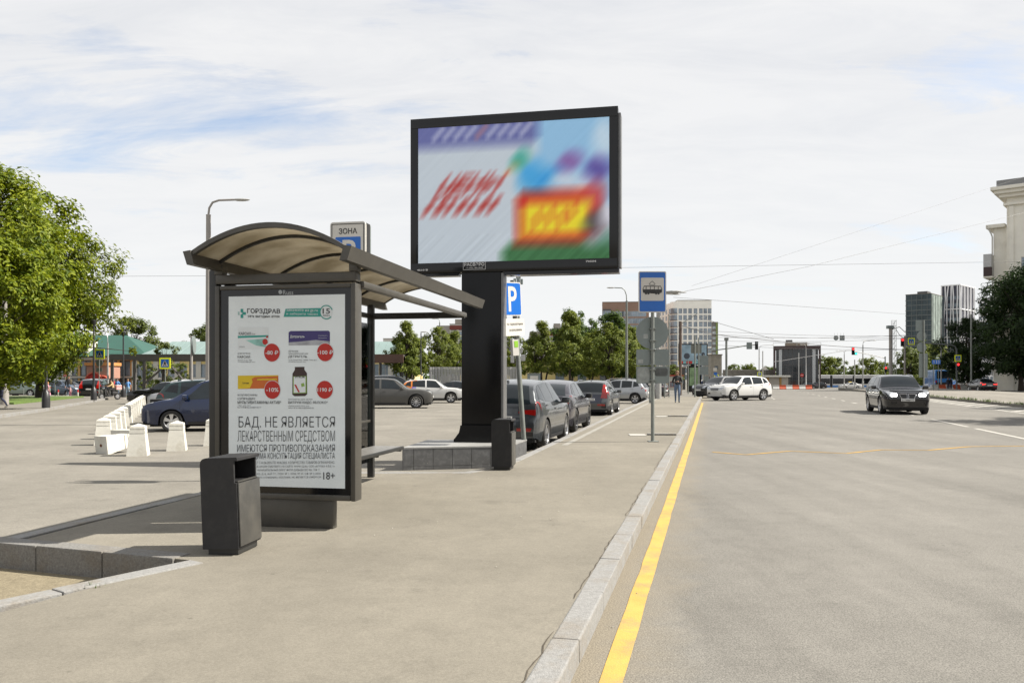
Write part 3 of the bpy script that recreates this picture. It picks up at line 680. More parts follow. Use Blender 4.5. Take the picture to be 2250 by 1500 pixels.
# the advert: colour field with slanted streaks, painted by code onto a fine grid
NXg, NYg = 190, 142
A, B = np.meshgrid(np.linspace(0, 1, NXg), np.linspace(0, 1, NYg))
img = np.zeros((NYg, NXg, 3)); img[:] = (190, 201, 212)
def rect(a0, a1, b0, b1, col, al=1.0, sk=0.0):
    m_ = ((A+sk*(B-b0)) >= a0) & ((A+sk*(B-b0)) <= a1) & (B >= b0) & (B <= b1); img[m_] = img[m_]*(1-al)+np.array(col)*al
def blob(a, b, ra, rb, col, al=1.0):
    m_ = np.clip(1.25-((A-a)/ra)**2-((B-b)/rb)**2, 0, 1)[..., None]*al; img[:] = img*(1-m_)+np.array(col)*m_
rect(.64, 1.1, 0, .6, (140, 186, 222)); rect(0, .64, 0, .155, (96, 102, 160))
for k in range(9): rect(.10+k*.058, .125+k*.058, .02, .075, (225, 228, 238) if k != 4 else (200, 120, 110))
blob(.66, .43, .13, .10, (40, 146, 216)); blob(.60, .38, .07, .12, (60, 160, 220)); blob(.545, .27, .05, .08, (48, 160, 142)); blob(.50, .33, .03, .03, (215, 170, 120))
blob(.80, .30, .07, .075, (128, 88, 158)); blob(.94, .36, .07, .10, (84, 70, 152)); blob(.77, .44, .10, .06, (196, 206, 220)); blob(.87, .47, .06, .05, (206, 212, 222))
blob(.97, .15, .06, .16, (206, 220, 232), .7)
rect(.525, .96, .505, .88, (196, 38, 10)); blob(.93, .55, .06, .12, (190, 70, 80), .8); rect(.56, .90, .585, .82, (228, 210, 20))
for k, (a, b) in enumerate(((.62, .70), (.69, .68), (.75, .70), (.80, .66))): rect(a, a+.022, b-.05, b+.06, (206, 66, 16))
rect(.45, 1.1, .88, 1.1, (44, 104, 56)); blob(.93, .75, .07, .10, (64, 70, 82), .9); blob(.985, .70, .04, .10, (205, 205, 218)); blob(.93, .87, .06, .05, (170, 185, 205), .8); blob(.99, .86, .05, .07, (80, 130, 110), .8)
def raster(txt, a0, a1, b0, b1, col, bold=.02, slant=.06):
    mb_ = MB(); put_text(mb_, txt, a0, a1, 0, 1, lambda x, y: (x, y, 0), bold, slant)
    for f in mb_.f:
        for q in range(1, len(f)-1):
            (x0, y0, _), (x1, y1, _), (x2, y2, _) = mb_.v[f[0]], mb_.v[f[q]], mb_.v[f[q+1]]
            y0, y1, y2 = [b1+(b0-b1)*t for t in (y0, y1, y2)]; den_ = (y1-y2)*(x0-x2)+(x2-x1)*(y0-y2)
            if abs(den_) < 1e-9: continue
            l0 = ((y1-y2)*(A-x2)+(x2-x1)*(B-y2))/den_; l1 = ((y2-y0)*(A-x2)+(x0-x2)*(B-y2))/den_
            img[(l0 >= -.02) & (l1 >= -.02) & (l0+l1 <= 1.02)] = col
raster('ЦЕНЫ', .085, .41, .375, .52, (166, 26, 20), .03)
for k, w_ in enumerate((.03, .04, .028, .036, .028, .04, .03)): rect(.06+k*.058, .06+k*.058+w_, .545, .635, (168, 34, 28), 1, .35)
acc = np.zeros_like(img); n_ = 0
for q in np.linspace(-1, 1, 31):
    dx, dy = int(round(q*6.5)), int(round(-q*7))
    pad = np.pad(img, ((14, 14), (14, 14), (0, 0)), mode='edge')
    acc += pad[14+dy:14+dy+NYg, 14+dx:14+dx+NXg]; n_ += 1
img = acc/n_
rs = np.random.RandomState(3); st = rs.normal(0, 1, NXg+NYg+4)      # fine streaks along the blur direction
ii = (np.arange(NYg)[:, None] + np.arange(NXg)[None, :]); st2 = np.convolve(st, [.25, .5, .25], 'same')
img = np.clip(img + (st2[ii]*5.0*(0.35+0.9*(B > .8)))[..., None], 0, 255)
srgb = img/255; lin = np.where(srgb <= .04045, srgb/12.92, ((srgb+.055)/1.055)**2.4)*0.80
x0, x1, z0, z1 = -hw+.168, hw-.168, bz0+.203, bz1-.203
xs = np.linspace(x0, x1, NXg); zs = np.linspace(z1, z0, NYg)
verts = [(x, -.0035, z) for z in zs for x in xs]
faces = [(j*NXg+i, (j+1)*NXg+i, (j+1)*NXg+i+1, j*NXg+i+1) for j in range(NYg-1) for i in range(NXg-1)]
me = bpy.data.meshes.new('advert'); me.from_pydata(verts, [], faces)
ca = me.color_attributes.new('print', 'FLOAT_COLOR', 'POINT'); ca.data.foreach_set('color', np.concatenate([lin.reshape(-1, 3), np.ones((NXg*NYg, 1))], 1).ravel().astype(np.float32))
m_ad = bpy.data.materials.new('advert_print'); m_ad.use_nodes = True; at_ = m_ad.node_tree.nodes.new('ShaderNodeAttribute'); at_.attribute_name = 'print'
bs = m_ad.node_tree.nodes['Principled BSDF']; m_ad.node_tree.links.new(at_.outputs['Color'], bs.inputs['Base Color']); bs.inputs['Roughness'].default_value = .3
# weak emission in the print's own colours, added to brighten the advert
m_ad.node_tree.links.new(at_.outputs['Color'], bs.inputs['Emission Color']); bs.inputs['Emission Strength'].default_value = .22
me.materials.append(m_ad); mobj('advert', me, bb, label='blurred advert in white, blue, red and yellow')
lt = MB(); bfn = lambda x, z: (x, -.0145, z)
put_text(lt, 'РАСВЭРО', -.96, -.55, bz0+.12, bz0+.185, bfn, .01); put_text(lt, '+7 (495) 180-14-04', -.93, -.58, bz0+.065, bz0+.095, bfn)
for (a, c, z_, w_) in ((-.985, -.525, bz0+.05, .006), (-.985, -.525, bz0+.2, .006)): lt.box(a, c, -.0145, -.0135, z_-w_/2, z_+w_/2)
for a in (-.985, -.53): lt.box(a, a+.006, -.0145, -.0135, bz0+.05, bz0+.2)
put_text(lt, '4510 В', -1.95, -1.72, bz0+.05, bz0+.085, bfn, .02); put_text(lt, '70504', hw-.62, hw-.42, bz0+.13, bz0+.165, bfn, .02)
lt.build('lettering', M('white_vinyl', (.6, .6, .6), .5), bb)['kind'] = 'stuff'
# ================================================================== VEHICLES
m_tyre = M('tyre_rubber', (0.018, 0.018, 0.018), .85, var=.2, dirt=(.07, .062, .05), dirtamt=.5, dscale=7)
m_rim = M('alloy_rim', (0.55, 0.55, 0.56), .25, metal=.9, var=.08)
m_rimd = M('dark_alloy_rim', (0.07, 0.07, 0.075), .3, metal=.8, var=.08)
m_hub = M('wheel_dark', (0.012, 0.012, 0.012), .7)
m_cglass = M('car_glass', (0.008, 0.012, 0.015), .03, var=.3, scale=1.5, spec=.5)
m_clad = M('black_plastic', (0.022, 0.022, 0.023), .6, var=.1)
m_under = M('underbody', (0.008, 0.008, 0.008), .9)
m_chrome = M('chrome', (0.6, 0.6, 0.62), .15, metal=1.0)
m_tail = M('tail_lamp_red', (0.30, 0.008, 0.006), .12, var=.25, scale=14, coat=.6)
m_tail_on = M('tail_lamp_lit', (0.5, 0.01, 0.008), .2, emit=(1, .03, .02), estr=1.6)
m_head = M('head_lamp', (0.42, 0.44, 0.46), .10, metal=.5, var=.4, scale=18, coat=.8)
m_ring = M('head_lamp_lit', (1, 1, 1), .2, emit=(1, .97, .92), estr=3.0)
m_plate = M('number_plate', (0.6, 0.6, 0.58), .4, var=.04)
m_dark = M('dark_trim', (0.010, 0.010, 0.011), .3)
def paint(name, col, metal=.35, rough=.28): return M('paint_'+name, col, rough, metal=metal, var=.04, scale=2, coat=.7, dirt=tuple(min(1, c*.85+.012) for c in col), dirtamt=.25, dscale=2.2)
PROF = {
 'suv': dict(L=4.6, W=1.86, H=1.66, r=.36, fa=.90, wb=2.70, belt=(.605, .665), pts=[(.016,.215),(.004,.30),(0,.40),(.004,.475),(.018,.54),(.05,.585),(.12,.622),(.22,.648),(.27,.66),(.315,.73),(.37,.855),(.415,.94),(.46,.978),(.55,1.0),(.66,.998),(.78,.975),(.86,.945),(.905,.90),(.935,.81),(.965,.70),(.978,.60),(.984,.50),(.998,.42),(1,.32),(.988,.215)]),
 'coupesuv': dict(L=4.66, W=1.86, H=1.64, r=.37, fa=.92, wb=2.69, belt=(.60, .70), pts=[(.016,.215),(.004,.30),(0,.40),(.004,.475),(.018,.54),(.05,.585),(.12,.62),(.22,.648),(.27,.66),(.315,.73),(.37,.855),(.415,.94),(.46,.978),(.55,1.0),(.64,.99),(.74,.955),(.82,.90),(.88,.825),(.93,.735),(.955,.69),(.972,.60),(.98,.50),(.998,.42),(1,.32),(.988,.215)]),
 'wagon': dict(L=4.82, W=1.87, H=1.58, r=.34, fa=.95, wb=2.81, belt=(.60, .645), pts=[(.014,.215),(.004,.30),(0,.40),(.004,.46),(.02,.525),(.06,.57),(.13,.60),(.24,.625),(.285,.64),(.335,.73),(.385,.86),(.425,.95),(.47,.985),(.56,1.0),(.68,.998),(.80,.98),(.89,.955),(.925,.90),(.95,.80),(.968,.69),(.977,.59),(.984,.49),(.998,.42),(1,.32),(.988,.215)]),
 'mpv': dict(L=4.82, W=1.88, H=1.70, r=.34, fa=.95, wb=2.85, belt=(.575, .63), pts=[(.014,.20),(.004,.28),(0,.37),(.006,.44),(.025,.50),(.06,.545),(.12,.585),(.17,.615),(.20,.64),(.26,.745),(.32,.86),(.37,.935),(.42,.975),(.52,1.0),(.68,1.0),(.82,.98),(.90,.95),(.94,.88),(.965,.76),(.98,.64),(.985,.54),(.99,.46),(1,.38),(1,.30),(.988,.20)]),
 'hatch': dict(L=4.2, W=1.77, H=1.52, r=.32, fa=.82, wb=2.58, belt=(.60, .655), pts=[(.016,.215),(.004,.30),(0,.40),(.004,.465),(.02,.53),(.06,.58),(.13,.61),(.21,.635),(.25,.65),(.30,.73),(.36,.86),(.41,.95),(.46,.985),(.55,1.0),(.68,.992),(.80,.965),(.87,.925),(.91,.85),(.94,.75),(.965,.66),(.978,.58),(.985,.49),(.998,.42),(1,.32),(.988,.215)]),
 'sedan': dict(L=4.6, W=1.80, H=1.46, r=.32, fa=.90, wb=2.68, belt=(.62, .675), pts=[(.016,.215),(.004,.30),(0,.40),(.004,.465),(.02,.53),(.06,.59),(.13,.63),(.24,.665),(.285,.68),(.335,.77),(.385,.885),(.43,.96),(.48,.99),(.55,1.0),(.63,.985),(.70,.94),(.77,.845),(.83,.75),(.86,.725),(.93,.71),(.97,.69),(.98,.62),(.985,.52),(.998,.44),(1,.33),(.988,.215)]),
}
def cr(p0, p1, p2, p3, t): return .5*((2*p1)+(-p0+p2)*t+(2*p0-5*p1+4*p2-p3)*t*t+(-p0+3*p1-3*p2+p3)*t*t*t)
def lerp_tab(tab, x):
    if x <= tab[0][0]: return tab[0][1]
    for (a, b), (c, d) in zip(tab[:-1], tab[1:]):
        if x <= c: return b+(d-b)*(x-a)/(c-a)
    return tab[-1][1]
PLAN = [(0, .74), (.006, .80), (.02, .865), (.05, .925), (.10, .97), (.2, 1), (.8, 1), (.9, .985), (.95, .955), (.98, .91), (1, .85)]
SIDE = [(.10, .93), (.20, .965), (.34, 1.0), (.48, .995), (.58, .972), (.66, .94), (.8, .90)]
def make_body(T):
    L, W, H = T['L'], T['W'], T['H']; pts = T['pts']; n = len(pts); st = []
    for i in range(n-1):
        p = [pts[max(i-1, 0)], pts[i], pts[i+1], pts[min(i+2, n-1)]]
        seg = math.hypot((p[2][0]-p[1][0])*L, (p[2][1]-p[1][1])*H); k = max(2, int(seg/.045))
        for q in range(k): st.append((cr(*[a[0] for a in p], q/k), cr(*[a[1] for a in p], q/k)))
    st.append(pts[-1])
    rows = []; fx, rx = T['fa'], T['fa']+T['wb']; r = T['r']; Ra = r*1.16; nst = len(st)
    for i, (xn, zn) in enumerate(st):
        x = xn*L; zt = zn*H
        zl = .135*H + .06*H*(sstep(.10, .0, xn)+sstep(.9, 1.0, xn))
        for xc in (fx, rx):
            d2 = Ra*Ra-(x-xc)**2
            if d2 > 0: zl = max(zl, r+math.sqrt(d2)*.98)
        bl = H*(T['belt'][0]+(T['belt'][1]-T['belt'][0])*min(1, max(0, (xn-.25)/.65)))
        zb = min(bl, zt-.022*H); zl = min(zl, zb-.02)
        # plan taper follows the position along the outline, so that upright noses stay wide
        hwid = W/2*lerp_tab(PLAN, xn)
        if xn < .05: hwid = W/2*lerp_tab(PLAN, max(xn, 0))*(.97+.03*min(1, i/6))
        ring = []
        for k in range(7):
            f = k/6; z = zl+(zb-zl)*f; ring.append((hwid*lerp_tab(SIDE, z/H), z))
        yb = ring[-1][0]; hg = zt-zb; crown = min(.045, hg*.55); yt = yb-.36*(hg-crown)-min(.05, hg*.5)
        for k in range(1, 6):
            f = k/5; ring.append((yb+(yt-yb)*f**1.25, zb+(hg-crown)*f))
        for k in range(1, 7):
            f = k/6; ring.append((yt*(1-f), zt-crown+crown*(1-(1-f)**2.4)))
        rows.append([(L/2-x, y, z) for (y, z) in ring])
    return rows                                   # rows[i][j], j: 0-6 side, 6-11 glasshouse, 11-17 top to the middle
class Car:
    def __init__(s, kind, over=None):
        s.T = dict(PROF[kind]); s.T.update(over or {}); s.rows = make_body(s.T); s.n = len(s.rows)
        xs = [r_[0][0] for r_ in s.rows]; s.xs = xs
    def ix(s, xn):                               # station index of a length fraction, away from the ends
        x = s.T['L']/2 - xn*s.T['L']
        for i in range(6, s.n-6):
            if s.xs[i] >= x >= s.xs[i+1]: return i+(s.xs[i]-x)/((s.xs[i]-s.xs[i+1]) or 1)
        return s.n-7 if xn > .5 else 6
    def iz(s, zn, front=True):                   # station index where the centre outline passes a height, on nose or tail
        H = s.T['H']; rng = range(s.n-1) if front else range(s.n-1, 0, -1)
        for i in rng:
            j = i+1 if front else i-1
            a, c = s.rows[i][17][2], s.rows[j][17][2]
            if a <= zn*H <= c: return i+(j-i)*(zn*H-a)/((c-a) or 1)
        return 0 if front else s.n-1
    def P(s, i, j, sd=1):
        i = min(max(i, 0), s.n-1.001); i0 = int(i); fi = i-i0; j = min(max(j, 0), 34)
        def q(a, j):
            if j > 17: p = q(a, 34-j); return (p[0], -p[1], p[2])
            j = min(j, 16.999); j0 = int(j); fj = j-j0; u, v = s.rows[a][j0], s.rows[a][j0+1]
            return tuple(u[k]+(v[k]-u[k])*fj for k in range(3))
        u, v = q(i0, j), q(i0+1, j); p = [u[k]+(v[k]-u[k])*fi for k in range(3)]
        return Vector((p[0], p[1]*sd, p[2]))
    def patch(s, mb, c00, c10, c11, c01, sd=1, off=.006, nu=8, nv=4):
        """a panel laid on the body: corners (i, j) in order; lifted off the paint by off"""
        pts = []
        for v in range(nv+1):
            for u in range(nu+1):
                a, b = u/nu, v/nv
                i = (c00[0]*(1-a)+c10[0]*a)*(1-b)+(c01[0]*(1-a)+c11[0]*a)*b
                j = (c00[1]*(1-a)+c10[1]*a)*(1-b)+(c01[1]*(1-a)+c11[1]*a)*b
                e = .35
                p = s.P(i, j, sd); du = s.P(i+e, j, sd)-s.P(i-e, j, sd); dv = s.P(i, min(j+e, 34), sd)-s.P(i, max(j-e, 0), sd)
                nn = du.cross(dv); nn = nn.normalized() if nn.length > 1e-9 else Vector((0, 0, 1))
                out = Vector((p.x*.3, p.y, p.z-.5*s.T['H']))
                if j > 12 and j < 22 and nn.z < -.05: nn = -nn
                elif nn.dot(out) < 0: nn = -nn
                pts.append(p+nn*off)
        mb.add(pts, [(v*(nu+1)+u, v*(nu+1)+u+1, (v+1)*(nu+1)+u+1, (v+1)*(nu+1)+u) for v in range(nv) for u in range(nu)]); return mb
_wheel = {}
def wheel_meshes(r, dark=False, spokes=5):
    k = (round(r, 3), dark, spokes)
    if k in _wheel: return _wheel[k]
    w = .235; t = MB()
    t.lathe([(r*.66, -w/2+.03), (r*.70, -w/2+.005), (r*.90, -w/2), (r*.985, -w/2+.025), (r, -w/2+.06), (r, w/2-.06), (r*.985, w/2-.025), (r*.90, w/2), (r*.70, w/2-.005), (r*.66, w/2-.03)], 26, 'y', cap=False)
    tm = t.mesh('tyre', m_tyre, True)
    h = MB(); h.lathe([(r*.665, w/2-.10), (0.01, w/2-.10)], 20, 'y', cap=False); h.lathe([(r*.665, -w/2+.05), (.01, -w/2+.05)], 20, 'y', cap=False); hm = h.mesh('wheel_well', m_hub)
    q = MB()
    for sg in (1, -1):
        q.lathe([(r*.60, sg*(w/2-.035)), (r*.635, sg*(w/2-.012)), (r*.672, sg*(w/2-.010)), (r*.675, sg*(w/2-.05))], 26, 'y', cap=False)
        q.lathe([(r*.17, sg*(w/2-.05)), (r*.16, sg*(w/2-.022)), (.005, sg*(w/2-.020))], 12, 'y', cap=False)
        for k2 in range(spokes):
            a = 2*math.pi*k2/spokes; a2 = .25 if spokes < 8 else .12
            for da in ((-.16, .16) if spokes == 5 else (0,)):
                i0 = len(q.v); p = []
                for rr, ww, yy in ((r*.12, a2*.18*r, .026), (r*.62, a2*.22*r, .020)):
                    for s2 in (-1, 1): p.append((rr, s2*ww*1.6, sg*(w/2-yy)))
                    for s2 in (-1, 1): p.append((rr, s2*ww*1.9, sg*(w/2-yy-.035)))
                ca, sa = math.cos(a+da), math.sin(a+da)
                vs2 = [(x*sa+z*ca, y, x*ca-z*sa) for (x, z, y) in p]
                q.add(vs2, [(0, 1, 5, 4), (0, 4, 6, 2), (1, 3, 7, 5)])
    qm = q.mesh('rim', m_rimd if dark else m_rim, True, 30)
    _wheel[k] = (tm, hm, qm); return _wheel[k]
def car(label, kind, col, x, y, heading, z=PKZ, over=None, cladding=False, rails=False, plate=None, rim_dark=False, spokes=5, lit=None, cat='car', lod=0, group=None, grille='bar', tail='wrap', name='parked_car', tailm=None, rear_dark=None, two_tone=None):
    Q = Car(kind, over); T = Q.T; L, W, H = T['L'], T['W'], T['H']
    t = thing(name, label, cat, (x, y, z), heading, group)
    # ---- body shell (both halves)
    mb = MB(); vs_ = []; n = Q.n; full = 35
    for r_ in Q.rows:
        vs_ += [p for p in r_] + [(p[0], -p[1], p[2]) for p in r_[16::-1]]
    fs = [(i*full+j, i*full+j+1, (i+1)*full+j+1, (i+1)*full+j) for i in range(n-1) for j in range(full-1)]
    fs += [tuple(range(full))[::-1], tuple((n-1)*full+k for k in range(full))]
    mb.add(vs_, [f[::-1] for f in fs]); body = mb.build('body', col, t, smooth=True, ang=48)
    MB().box(-L/2+.25, L/2-.25, -W/2+.30, W/2-.30, .16, .60*H).build('underbody', m_under, t)
    mb = MB().box(-L/2+.08, L/2-.08, -W/2+.13, W/2-.13, .13*H, .17*H); mb.build('floor_pan', m_under, t)
    b0, b1 = 6.35, 10.6
    ic, ih = Q.ix(.285 if kind != 'mpv' else .205), Q.ix(.44 if kind != 'mpv' else .40)
    # ---- glass
    ws = MB(); Q.patch(ws, (ic+1.2, 11.4), (ic+1.2, 22.6), (ih-1, 22.8), (ih-1, 11.2), 1, .007, 10, 8); ws.build('windscreen', m_cglass, t, smooth=True)
    iz1, iz0 = Q.iz(.92 if kind not in ('sedan',) else .95, False), Q.iz(.665 if kind != 'sedan' else .765, False)
    rw = MB(); Q.patch(rw, (iz1, 11.9), (iz1, 22.1), (iz0, 22.2), (iz0, 11.8), 1, .008, 10, 6); rw.build('rear_window', m_cglass, t, smooth=True)
    mpv = kind == 'mpv'
    xa, xb, xc_ = (.30, .40, .585) if not mpv else (.24, .36, .57)
    xt0 = .425 if not mpv else .37
    xr, xrt = {'suv': (.80, .80), 'coupesuv': (.79, .74), 'wagon': (.80, .79), 'mpv': (.80, .80), 'hatch': (.77, .77), 'sedan': (.745, .70)}[kind]
    xe, xet = {'suv': (.915, .87), 'coupesuv': (.86, .79), 'wagon': (.935, .89), 'mpv': (.935, .90), 'hatch': (.88, .86), 'sedan': (.79, .72)}[kind]
    for sd in (1, -1):
        w = MB(); Q.patch(w, (Q.ix(xa+.012), b0), (Q.ix(xc_-.012), b0), (Q.ix(xc_-.008), b1), (Q.ix(xt0+.012), b1), sd, .006, 8, 4); w.build('side_window', m_cglass, t, smooth=True)
        w = MB(); Q.patch(w, (Q.ix(xc_+.012), b0), (Q.ix(xr-.006), b0+.15), (Q.ix(xrt-.006), b1), (Q.ix(xc_+.014), b1), sd, .006, 8, 4); w.build('side_window', m_cglass, t, smooth=True)
        if kind in ('suv', 'wagon', 'mpv', 'hatch', 'coupesuv'):
            w = MB(); Q.patch(w, (Q.ix(xr+.016), b0+.2), (Q.ix(xe), b0+1.1), (Q.ix(xet), b1-.5), (Q.ix(xrt+.016), b1), sd, .006, 5, 3); w.build('side_window', m_cglass, t, smooth=True)
        # door shuts
        if lod < 2:
            for xd in (.275 if not mpv else .25, xc_, .775):
                w = MB(); i0 = Q.ix(xd); Q.patch(w, (i0-.07, .6), (i0+.07, .6), (i0+.07, 6.3), (i0-.07, 6.3), sd, .003, 1, 6); w.build('door_seam', m_dark, t)
            for xd in (xc_-.045, .765):
                p = Q.P(Q.ix(xd), 5.2, sd); w = MB().box(p.x-.10, p.x+.10, p.y-.02, p.y+.025, p.z-.016, p.z+.016, .01); w.build('door_handle', col, t, smooth=True)
        p = Q.P(Q.ix(xa+.045), 6.6, sd)
        w = MB(); w.box(p.x-.10, p.x+.07, p.y+(.03 if sd > 0 else -.24), p.y+(.24 if sd > 0 else -.03), p.z-.01, p.z+.15, .05); w.box(p.x-.04, p.x+.04, min(p.y, p.y+sd*.06), max(p.y, p.y+sd*.06), p.z-.01, p.z+.04)
        w.build('mirror', m_dark if rim_dark else col, t, smooth=True)
        # lamps
        zf0, zf1 = (.455, .535)
        hl = MB(); Q.patch(hl, (Q.iz(zf0), 13.6), (Q.iz(zf0+.015), 10.2), (Q.ix(.085), 6.0), (Q.iz(zf1+.03), 12.8), sd, .008, 8, 4); hl.build('headlight', m_head, t, smooth=True)
        fg = MB(); Q.patch(fg, (Q.iz(.27), 13.5), (Q.iz(.27), 11.5), (Q.iz(.33), 11.3), (Q.iz(.33), 13.3), sd, .006, 3, 3); fg.build('fog_lamp', m_dark, t)
        tm_ = tailm or m_tail
        tl = MB()
        if tail == 'tall': Q.patch(tl, (Q.iz(.50, False), 10.6), (Q.iz(.90, False), 9.2), (Q.iz(.90, False), 11.6), (Q.iz(.50, False), 13.2), sd, .012, 8, 4); Q.patch(tl, (Q.ix(.945), 4.6), (Q.iz(.50, False), 10.4), (Q.iz(.62, False), 10.4), (Q.ix(.935), 6.2), sd, .012, 5, 3)
        elif tail == 'bar': Q.patch(tl, (Q.iz(.565, False), 17), (Q.iz(.565, False), 9.5), (Q.iz(.625, False), 9.5), (Q.iz(.605, False), 17), sd, .01, 10, 3); Q.patch(tl, (Q.iz(.565, False), 9.6), (Q.ix(.90), 5.4), (Q.ix(.905), 6.1), (Q.iz(.625, False), 9.6), sd, .01, 5, 2)
        else: Q.patch(tl, (Q.iz(.535, False), 14.0), (Q.iz(.50, False), 9.5), (Q.iz(.60, False), 9.5), (Q.iz(.575, False), 13.8), sd, .012, 6, 3); Q.patch(tl, (Q.iz(.50, False), 9.6), (Q.ix(.915), 4.9), (Q.ix(.92), 5.9), (Q.iz(.60, False), 9.6), sd, .012, 6, 3)
        tl.build('tail_light', tm_, t, smooth=True)
        if lod < 2:
            rf = MB(); Q.patch(rf, (Q.iz(.29, False), 14), (Q.iz(.29, False), 11.4), (Q.iz(.34, False), 11.2), (Q.iz(.33, False), 14), sd, .008, 3, 2); rf.build('reflector', m_tail, t)
        # sills and arches
        if cladding:
            w = MB(); Q.patch(w, (5, .0), (Q.n-6, .0), (Q.n-6, .95), (5, .95), sd, .012, 110, 2); w.build('wheel_arch_trim', m_clad, t, smooth=True)
        else:
            w = MB(); Q.patch(w, (Q.ix(.30), .0), (Q.ix(.70), .0), (Q.ix(.70), .7), (Q.ix(.30), .7), sd, .008, 12, 1); w.build('sill', m_clad, t)
        if rails:
            pts_ = [Q.P(Q.ix(q_), 11.1, sd)+Vector((0, 0, .045 if 0 < k_ < 4 else .0)) for k_, q_ in enumerate((.44, .48, .62, .78, .84))]
            MB().tube(pts_, .016, 6).build('roof_rail', m_chrome, t, smooth=True)
        # wheels
        for xw in (T['fa'], T['fa']+T['wb']):
            tm, hm, qm = wheel_meshes(T['r'], rim_dark, spokes)
            wo_ = mobj('wheel', tm, t, (L/2-xw, sd*(W/2-.125), T['r'])); mobj('wheel_well', hm, wo_, rz=0 if sd > 0 else math.pi); mobj('rim', qm, wo_)
    # ---- grille, bumpers, plates
    g = MB()
    if grille == 'kidney':
        for sd in (1, -1):
            g = MB(); Q.patch(g, (Q.iz(.40), 16.8), (Q.iz(.40), 14.9), (Q.iz(.515), 14.5), (Q.iz(.515), 16.8), sd, .012, 4, 4); g.build('grille', m_dark, t)
            c_ = [Q.P(Q.iz(a), b, sd)+Vector((.02, 0, 0)) for a, b in ((.395, 16.75), (.395, 15.1), (.41, 14.8), (.505, 14.4), (.52, 14.7), (.52, 16.75), (.395, 16.75))]
            MB().tube(c_, .012, 6).build('grille_rim', m_chrome, t)
    else:
        Q.patch(g, (Q.iz(.42), 13.8), (Q.iz(.42), 20.2), (Q.iz(.50), 20.4), (Q.iz(.50), 13.6), 1, .008, 8, 3); g.build('grille', m_dark, t)
        c_ = [Q.P(Q.iz(.46), b)+Vector((.012, 0, 0)) for b in (13.8, 15, 16, 17, 18, 19, 20.2)]; MB().tube(c_, .012, 6).build('grille_bar', m_chrome, t)
    g = MB(); Q.patch(g, (Q.iz(.225), 12.5), (Q.iz(.225), 21.5), (Q.iz(.325), 21), (Q.iz(.325), 13), 1, .006, 8, 3); g.build('air_intake', m_dark if not cladding else m_clad, t)
    g = MB(); Q.patch(g, (Q.iz(.225, False), 8.5), (Q.iz(.225, False), 25.5), (Q.iz(.34 if cladding else .28, False), 25.5), (Q.iz(.34 if cladding else .28, False), 8.5), 1, .006, 10, 3); g.build('rear_bumper_trim', m_clad, t)
    if rear_dark: g = MB(); Q.patch(g, (Q.iz(.36, False), 12.6), (Q.iz(.36, False), 21.4), (Q.iz(.60, False), 21.4), (Q.iz(.60, False), 12.6), 1, .006, 8, 5); g.build('tailgate_panel', rear_dark, t, smooth=True)
    for fr in (True, False):
        p = Q.P(Q.iz(.37 if fr else .455, fr), 17); sg = 1 if fr else -1
        pl_ = MB().box(p.x-.012 + sg*.018, p.x+.012+sg*.018, -.26, .26, p.z-.056, p.z+.056, .006).build('number_plate', m_plate, t)
        if plate and ((fr and plate[0] == 'f') or (not fr and plate[0] == 'r')):
            tx = MB(); xx = p.x+sg*.034
            put_text(tx, plate[1], -.23, .23, p.z-.036, p.z+.036, lambda a, b: (xx, a*sg, b), .01); tx.build('plate_lettering', m_ink, pl_)
    if two_tone:
        for m2, c4 in two_tone:
            w = MB(); Q.patch(w, *[(Q.ix(a), b) for a, b in c4], sd_two, .009, 8, 5) if False else Q.patch(w, *[(Q.ix(a), b) for a, b in c4], -1, .004, 8, 5); w.build('livery_patch', m2, t, smooth=True)
    ant = Q.P(Q.ix(.84), 17); 
    if lod < 1: MB().box(ant.x-.07, ant.x+.07, -.02, .02, ant.z-.005, ant.z+.055, .018).build('aerial_fin', col, t, smooth=True)
    return t, Q
def head(dx, dy): return math.atan2(dy, dx)
UPH = head(UX, UY)
def at_wheel(T, xw, yw, hd, front, side):
    """centre of a car whose named wheel touches at (xw, yw)"""
    L = T['L']; lx = L/2-(T['fa'] if front else T['fa']+T['wb']); ly = side*(T['W']/2-.06)
    return xw-(lx*math.cos(hd)-ly*math.sin(hd)), yw-(lx*math.sin(hd)+ly*math.cos(hd))
GR = 'cars parked along the sidewalk'
GL = 'cars standing in the car park'
p_grey = paint('graphite', (.058, .064, .070), .5, .25); p_plum = paint('dark_plum_grey', (.055, .052, .062), .55, .22); p_grey2 = paint('grey_blue', (.085, .090, .094), .5, .3)
p_navy = paint('navy', (.003, .011, .045), .2, .15); p_silver = paint('silver', (.36, .37, .38), .6, .3); p_white = paint('white', (.58, .58, .57), 0, .25); p_black = paint('black', (.008, .008, .010), .2, .15)
p_matt = M('paint_matt_grey', (.085, .083, .078), .42, metal=.4, var=.04, scale=2, coat=.15); p_green = paint('dark_green', (.012, .036, .036), .4, .2); p_beige = paint('champagne', (.33, .30, .25), .5, .3); p_blue2 = paint('mid_blue', (.03, .05, .12), .4, .25)
p_dark = paint('charcoal', (.024, .026, .030), .4, .22); p_tail = M('paint_dark_blue_black', (.010, .013, .032), .25, coat=.5)
